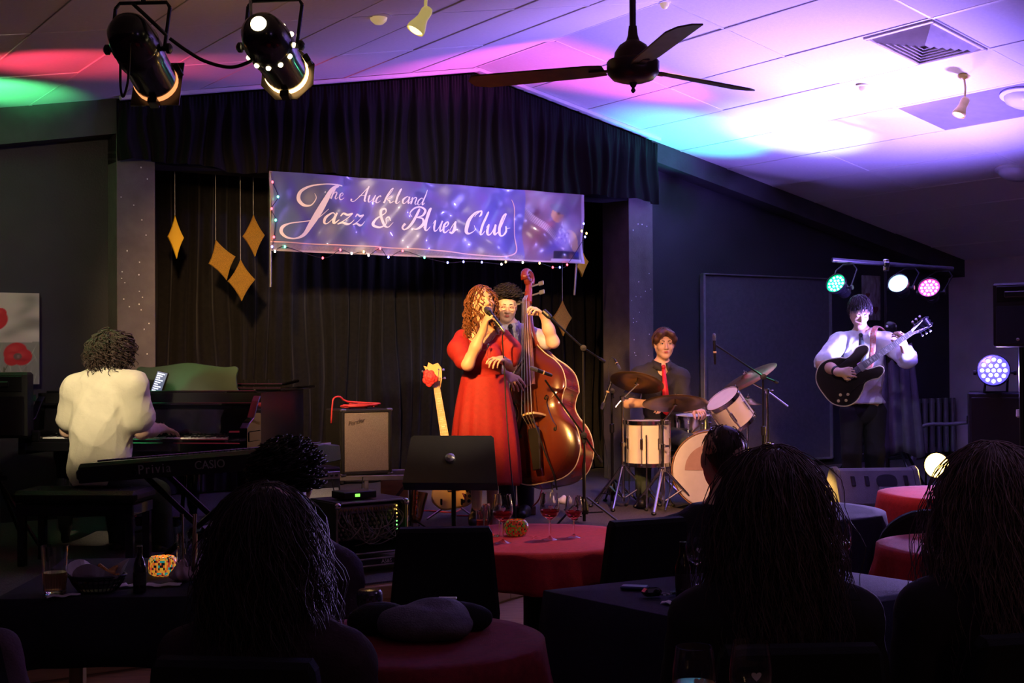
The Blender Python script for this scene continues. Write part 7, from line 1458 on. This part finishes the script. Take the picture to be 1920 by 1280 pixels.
b = G(922, 1006, TZ + .006); lathe_glass('glass_jar', 'clear straight glass jar beside the wine glass on red cloth', b, [(.001, .002), (.03, .0), (.033, .004), (.036, .13), (.034, .13), (.031, .008), (.001, .008)], None, None)
b = G(902, 990, TZ + .006); lathe_glass('shot_glass', 'small glass at the left end of the bright red cloth', b, [(.001, .002), (.018, .0), (.024, .075), (.0225, .075), (.017, .008), (.001, .008)], [(.001, .009), (.017, .009), (.0195, .035), (.001, .035)], m_wine)
def candle(label, b, s, dome, cols, e):
    t = thing('candle_holder', label, 'candle holder', b); pr = [(.02, 0), (.036, .004), (.047, .025), (.046, .045), (.036, .06), (.032, .062)] if dome else [(.03, 0), (.042, .008), (.045, .03), (.043, .052), (.036, .06)]
    g = np.random.default_rng(9); pr = [(r * s, z * s) for r, z in pr]; pr = [tuple(q) for q in spl(pr, 3)]; m = M(tr(b)); m.lathe(pr, 54); 
    n = 54 * (len(pr) - 1); m.mi = [int(g.integers(0, len(cols))) if g.random() < .8 else 0 for _ in range(n)]
    m.build('mosaic_glass', [mat('mosaic_%d_%d' % (len(cols), i), c, .25, emit=c, es=e, coat=.4) for i, c in enumerate(cols)], t); M(tr(b + [0, 0, .004])).lathe([(.001, .018), (.014, .018), (.014, 0)], 12).build('tealight', m_white, t); M(tr(b + [0, 0, .03])).ell((0, 0, 0), (.004, .004, .011), 8, 6).build('flame', mat('flame', (1, .7, .3), .5, emit=(1, .6, .2), es=25), t)
    return t
candle('red mosaic candle globe on the bright red cloth', G(968, 1004, TZ + .006), 1.05, True, [(.3, .02, .01), (.45, .05, .01), (.05, .015, .005), (.08, .15, .02)], .25)
candle('lit rainbow mosaic candle holder on the black clothed table', G(305, 1078, TZ + .006), 1.05, False, [(.9, .35, .03), (.85, .12, .02), (.02, .35, .3), (.9, .5, .05), (.6, .04, .03), (.01, .01, .01)], .55)
b = G(693, 1138, TZ + .006); t = candle('small dark candle cup glowing inside beside the grey jacket', b, .85, False, [(.03, .02, .03), (.04, .02, .08), (.02, .015, .02)], .02)
# left table: pint glass, basket of chips, bottle, napkin glass
b = G(103, 1112, TZ + .006); lathe_glass('pint_glass', 'half full pint glass of pale beer on the black clothed table', b, [(.001, .003), (.031, 0), (.034, .004), (.042, .148), (.04, .148), (.032, .012), (.001, .012)], [(.001, .013), (.032, .013), (.0355, .066), (.001, .066)], m_beer)
b = G(183, 1108, TZ + .006); bt = thing('food_basket', 'black plastic basket lined with white paper, holding chips', 'basket', b, 0); BK = tr(b) @ rot('Z', 12)
ov = lambda z, k, n=32: [(k * .086 * math.cos(a), k * .062 * math.sin(a), z) for a in np.linspace(0, 2 * PI, n + 1)[:-1]]
m = M(BK)
for i, z in enumerate((.003, .016, .029, .042)): m.tube(ov(z, .62 + .38 * (z / .05) ** .8), .0022 if i < 3 else .003, 5, closed=True)
for i in range(30):
    a = 2 * PI * i / 30; m.tube([(.086 * k * math.cos(a), .062 * k * math.sin(a), z) for z, k in ((.003, .66), (.016, .78), (.029, .89), (.05, 1.0))], .002, 4)
m.tube(ov(.05, 1.0), .004, 6, closed=True); m.prism([(a, c) for a, c, _ in ov(0, .66)], 0, .003); m.build('basket_weave', m_black, bt)
b2 = M(BK); g = np.random.default_rng(12); b2.grid(lambda s, t: np.column_stack([(.088 * (.1 + .9 * t)) * np.cos(2 * PI * s) * (1 + .12 * np.sin(10 * PI * s) * t), .064 * (.1 + .9 * t) * np.sin(2 * PI * s) * (1 + .1 * np.sin(14 * PI * s + 1) * t), .006 + .05 * t ** 2 + .022 * t ** 4 * np.sin(6 * PI * s + .7) + .018 * t ** 4]), 40, 6, True); b2.build('paper_liner', m_paper, bt)
for k in range(24):
    c = np.array([g.uniform(-.05, .055), g.uniform(-.035, .035), .03 + g.uniform(0, .035)]); M(BK @ tr(c) @ rot('Z', g.uniform(0, 180)) @ rot('Y', g.uniform(-40, 40))).box((0, 0, 0), (.055, .011, .011), .003).build('chip', mat('fried_potato', (.65, .32, .08), .6, var=.25, vs=60), bt)
def bottle(label, b, s=1.0):
    t = thing('bottle', label, 'bottle', b, 0, 'brown bottles on the tables'); M(tr(b)).lathe([(.001, .002), (.03 * s, 0), (.032 * s, .005), (.032 * s, .125 * s), (.026 * s, .15 * s), (.0145 * s, .18 * s), (.0125 * s, .222 * s), (.0145 * s, .224 * s), (.0145 * s, .232 * s), (.011 * s, .232 * s), (.011 * s, .2 * s)], 24).build('body', m_bottle, t, smooth=True)
    M(tr(b)).lathe([(.0325 * s, .04 * s), (.0327 * s, .042 * s), (.0327 * s, .1 * s), (.0325 * s, .102 * s)], 24).build('label', mat('dark_bottle_label', (.05, .035, .03), .6), t); return t
bottle('dark bottle standing between the chip basket and the mosaic candle', G(262, 1110, TZ + .006), .62); bottle('squat dark bottle on the dark purple cloth beside the keys', G(1281, 1120, TZ + .006), .72)
b = G(351, 1087, TZ + .006); t = lathe_glass('tall_glass', 'tall glass with straws wrapped in a pink napkin', b, [(.001, .003), (.029, 0), (.031, .004), (.035, .15), (.0335, .15), (.0295, .01), (.001, .01)])
for a, c in ((-.012, .5), (.018, -.3), (.022, .6)): M().tube([b + [a, 0, .02], b + [a * 1.25, .01 * c, .215]], .003, 6).build('straw', m_tan, t)
m = M(tr(b)); m.grid(lambda s, t: np.column_stack([(.038 + .016 * np.sin(PI * np.clip(t * 1.2, 0, 1)) + .006 * np.sin(14 * PI * s + 5 * t)) * np.cos(2 * PI * s), (.038 + .014 * np.sin(PI * np.clip(t * 1.2, 0, 1)) + .005 * np.sin(18 * PI * s + 3 * t)) * np.sin(2 * PI * s), .001 + t * (.052 + .016 * np.sin(6 * PI * s + 1) + .006 * np.sin(20 * PI * s))]), 60, 8, True); o = m.build('napkin', mat('pink_napkin', (.7, .5, .52), .85, var=.06), smooth=True); o.modifiers.new('thickness', 'SOLIDIFY').thickness = .002; tag(o, 'crumpled pink napkin wrapped round the tall glass', 'napkin')
for px_, py_, w, dd, rz, lb in ((300, 1097, .13, .05, 8, 'flat white napkin between the dark bottle and the tall glass'), (236, 1098, .07, .05, -14, 'folded white napkin under the edge of the chip basket'), (118, 1117, .1, .035, 30, 'small card lying by the pint glass'), (1263, 1131, .07, .035, -20, 'small pale card on the dark purple cloth near the keys')):
    b = G(px_, py_, TZ + .0075); S = M(tr(b) @ rot('Z', rz)); S.grid(lambda s, t: np.column_stack([(s - .5) * w, (t - .5) * dd + .008 * np.sin(s * 9), .001 + .004 * np.sin(s * 7 + t * 3) ** 2]), 10, 4); o = tag(S.build('paper_napkin' if 'napkin' in lb else 'card', m_paper, smooth=True), lb, 'napkin' if 'napkin' in lb else 'card'); o.modifiers.new('thickness', 'SOLIDIFY').thickness = .0015
# keys on the dark table
b = G(1222, 1118, TZ + .006); kt_ = thing('key_ring', 'bunch of keys with a glossy black fob on the dark purple cloth', 'keys', b); M(tr(b) @ rot('Z', 20)).box((-.0, 0, .014), (.06, .04, .024), .01).build('fob', m_gloss, kt_); M(tr(b)).tube([(.04 + .016 * math.cos(a), .01 + .016 * math.sin(a), .005) for a in np.linspace(0, 2 * PI, 14)[:-1]], .0016, 5, closed=True).build('ring', m_chrome, kt_)
for k in range(3): M(tr(b + [.06, .015, .003 + .003 * k]) @ rot('Z', -15 + 22 * k)).prism([(0, -.011), (.018, -.011), (.022, -.004), (.055, -.004), (.055, .004), (.022, .004), (.018, .011), (0, .011)], 0, .0022).build('key', m_chrome, kt_)
b = G(1190, 1104, TZ + .006); tag(M(tr(b) @ rot('Z', -15)).box((0, 0, .006), (.085, .045, .01), .004).build('pouch', mat('blue_pouch', (.05, .05, .15), .4)), 'small dark blue pouch left of the keys', 'pouch')
# folded jacket on the small red table
b = G(795, 1195, TZ + .008); S_ = Sculpt(.007); S_.ell(b + [0, 0, .035], (.125, .1, .045)).ell(b + [.03, .05, .05], (.09, .07, .045)).ell(b + [-.05, -.02, .045], (.07, .07, .04)).ell(b + [.07, .0, .035], (.055, .09, .035)).clip(b, (0, 0, -1)); o = S_.build('folded_jacket', mat('grey_wool', (.16, .15, .19), .95, var=.15, vs=40, bump=.5, bs=200), disp=wrinkle(b, .008, 11)); tag(o, 'folded grey jacket lying on the small red clothed table', 'jacket')
S_ = Sculpt(.008); S_.ell(b + [-.12, .07, .03], (.09, .06, .05)).ell(b + [.08, .1, .03], (.1, .05, .045)).clip(b, (0, 0, -1)); tag(S_.build('black_bag', m_chairf, disp=wrinkle(b, .006, 12)), 'black bag lying behind the folded grey jacket', 'bag'); M(tr(b + [.055, .125, .078])).box((0, 0, 0), (.05, .02, .006), .002).build('white_patch', m_white, bpy.data.objects['black_bag'])
# ================================================================ the listeners
def listener(label, hpx, hpy, d, hair, top_m, shoulders, fwd=(0, 1, 0), hair_m=None, s=1.0, slump=0, chair_label=None, arms=0, seed=1):
    hair_m = hair_m or m_hair_aud; c = P(hpx, hpy, d); t = thing('person', label, 'person', (c[0], c[1], 0)); R = head_R(np.array(fwd) + [0, 0, -.08]); S = Sculpt(.0095); p = head(S, c, R, s, False)
    nb = c + np.array([0, -.03, -.2 * s]) - R[:, 1] * .02; pel = np.array([nb[0], nb[1] + .02, .56]); RT = head_R(fwd); X_ = RT[:, 0]; Y_ = RT[:, 1]
    S.cone(p(0, -.02, -.05), nb, .052, .06, .03); torso(S, nb, pel, RT, shoulders / .36, 1.05); D = Sculpt(.0095); torso(D, nb, pel, RT, shoulders / .35, 1.12); D.ell((nb + pel) / 2, (.15, .12, .25), RT, .06)
    for q in (-1, 1):
        sh = nb + X_ * q * shoulders / 2 + np.array([0, 0, -.085]); el = sh + X_ * q * .05 + np.array([0, 0, -.27]) + Y_ * .02; wr = el + Y_ * .2 - X_ * q * .12 + np.array([0, 0, -.0 if not arms else .08])
        S.cone(nb + [0, 0, .005], sh, .05, .05, .05); limb(S, [sh, el], [.05, .042]); limb(S, [el, wr], [.042, .028]); hand(S, wr, Y_ - X_ * q * .6, (0, 0, -1), -q, ((25, 35, 25),) * 4, .021, 1.0)
        D.cone(nb + [0, 0, .0], sh, .058, .062, .05); limb(D, [sh, el, el * .15 + wr * .85], [.064, .056, .042])
        hp = pel + X_ * q * .1; kn = hp + Y_ * .42 + np.array([0, 0, -.03]); an = np.array([*(kn + Y_ * .03)[:2], .09]); limb(S, [hp, kn, an], [.085, .06, .038]); S.cone(an, an + Y_ * .12 - [0, 0, .05], .035, .028, .02)
        T_ = Sculpt(.014); T_.chain([hp, kn, an + [0, 0, .02]], [.1, .076, .06], .03); T_.build('trouser_leg', m_trous, t); shoe(t, an, an + Y_ * .3, m_black)
    S.build('body', m_skin, t); D.clip(nb + [0, 0, .04], (0, 0, 1)); D.build('top', top_m, t, .012, wrinkle((nb + pel) / 2, .007, seed)); D = Sculpt(.014); D.ell(pel, (.18, .14, .12), RT); D.build('trousers', m_trous, t)
    H_ = Sculpt(.009); m = M()
    if hair == 'short':
        H_.ell(p(0, -.025, .04), (.078, .098, .085), R); H_.ell(p(0, -.06, -.03), (.06, .05, .05), R, .03); H_.ell(p(0, .1, -.03), (.062, .075, .085), R, .01, True)
        roots, nn, _ = cap_points(160, p(0, -.025, .035), R, np.array((.077, .097, .085)), seed, -.4, .3); strands(m, roots, nn, .035, .002, .6, .0022, seed, .7, 5, 3, .12)
    elif hair == 'curly':
        H_.ell(p(0, -.02, .035), (.105, .115, .1), R); H_.ell(p(0, -.05, -.05), (.095, .08, .07), R, .04)
        roots, nn, _ = cap_points(380, p(0, -.02, .03), R, np.array((.095, .105, .095)), seed, -.6, .3); strands(m, roots, nn, .034, .013, 2.4, .0042, seed, 0, 16, 3, .7)
    else:
        L = .2 if hair == 'long' else .3; wd_ = .98 if hair == 'long' else 1.12
        H_.ell(p(0, -.02, .03), (.093, .105, .092), R); H_.chain([p(0, -.05, .02), p(0, -.052, -.1), p(0, -.056, -.16 - L * .5), p(0, -.045, -.14 - L)], [.088 * wd_, .098 * wd_, .098 * wd_, .07], .05)
        for q in (-1, 1): H_.chain([p(q * .055, -.02, .0), p(q * .075 * wd_, -.04, -.1), p(q * .085 * wd_, -.05, -.16 - L * .5), p(q * .08, -.04, -.13 - L)], [.05, .056, .052, .03], .04)
        roots, nn, _ = cap_points(1150, p(0, -.03, .03), R, np.array((.1, .115, .096)), seed, -.85, .3)
        strands(m, roots, nn, .34 + L * .7, .011, 3.2, .0016, seed, 1.15, 17, 3, .1, [(p(0, -.02, .01), .1), (p(0, -.05, -.14), .098 * wd_), (p(0, -.05, -.28), .1 * wd_)])
    H_.build('hair', hair_m, t, -.014 if hair != 'short' else -.004, wrinkle(c, .009, seed)); m.build('hair_strands', hair_m, t, smooth=True)
    if chair_label: chair(chair_label, pel[0], pel[1] + .02, math.atan2(-fwd[0], fwd[1]), .84, .42)
    return t
m_tA = mat('dark_plum_top', (.05, .022, .03), .9, var=.15, bump=.3, bs=120); m_tB = mat('dark_purple_jacket', (.05, .025, .045), .8, var=.15, bump=.2, bs=120); m_tC = mat('black_jumper', (.018, .014, .016), .9, var=.1, bump=.3, bs=150); m_tD = mat('dark_sleeveless_top', (.02, .015, .02), .9, var=.1)
listener('long haired listener in a dark plum top at the small red table, back turned', 508, 1003, 3.1, 'long', m_tA, .36, (.12, 1, 0), chair_label='black chair under the listener in the plum top', seed=21)
listener('curly haired listener in a dark jacket in front of the rack case', 540, 905, 4.35, 'curly', m_tB, .36, (.15, 1, 0), m_hair_dk, chair_label='black chair under the curly haired listener', seed=22)
listener('short haired man in a black jumper in front of the bass drum', 1355, 857, 4.95, 'short', m_tC, .4, (-.1, 1, 0), mat('hair_short_brown', (.07, .04, .03), .5, var=.3, vs=30), 1.02, chair_label='black chair under the short haired man', seed=23)
listener('woman with long wavy hair seated at the dark purple table', 1445, 932, 3.2, 'wavy', m_tD, .36, (-.05, 1, 0), mat('hair_mid_brown', (.16, .1, .1), .5, var=.3, vs=30), chair_label='black chair under the woman at the dark purple table', seed=24)
listener('woman with long wavy hair at the right frame edge in front of the amber lamp', 1848, 922, 3.3, 'wavy', m_tD, .36, (-.2, 1, 0), mat('hair_light_brown', (.3, .2, .2), .5, var=.3, vs=30), chair_label='black chair under the woman in front of the amber lamp', seed=25)
# jacket hanging on a chair at the very left
q = P(-12, 1200, 3.5); ch = chair('black chair at the left frame edge under a purple garment', q[0], q[1] + .1, math.radians(-20), .78, .4)
S_ = Sculpt(.009); S_.chain([q + [-.1, 0, .0], q + [.03, -.02, -.02], q + [.07, -.05, -.15], q + [.1, -.1, -.3]], [.05, .05, .055, .045]).cone(q + [-.1, 0, 0], q + [-.1, -.04, -.35], .06, .05); tag(S_.build('purple_garment', mat('mauve_fabric', (.16, .1, .14), .9, var=.1, bump=.3, bs=150), disp=wrinkle(q, .008, 5)), 'purple garment draped over the chair at the left frame edge', 'jacket')
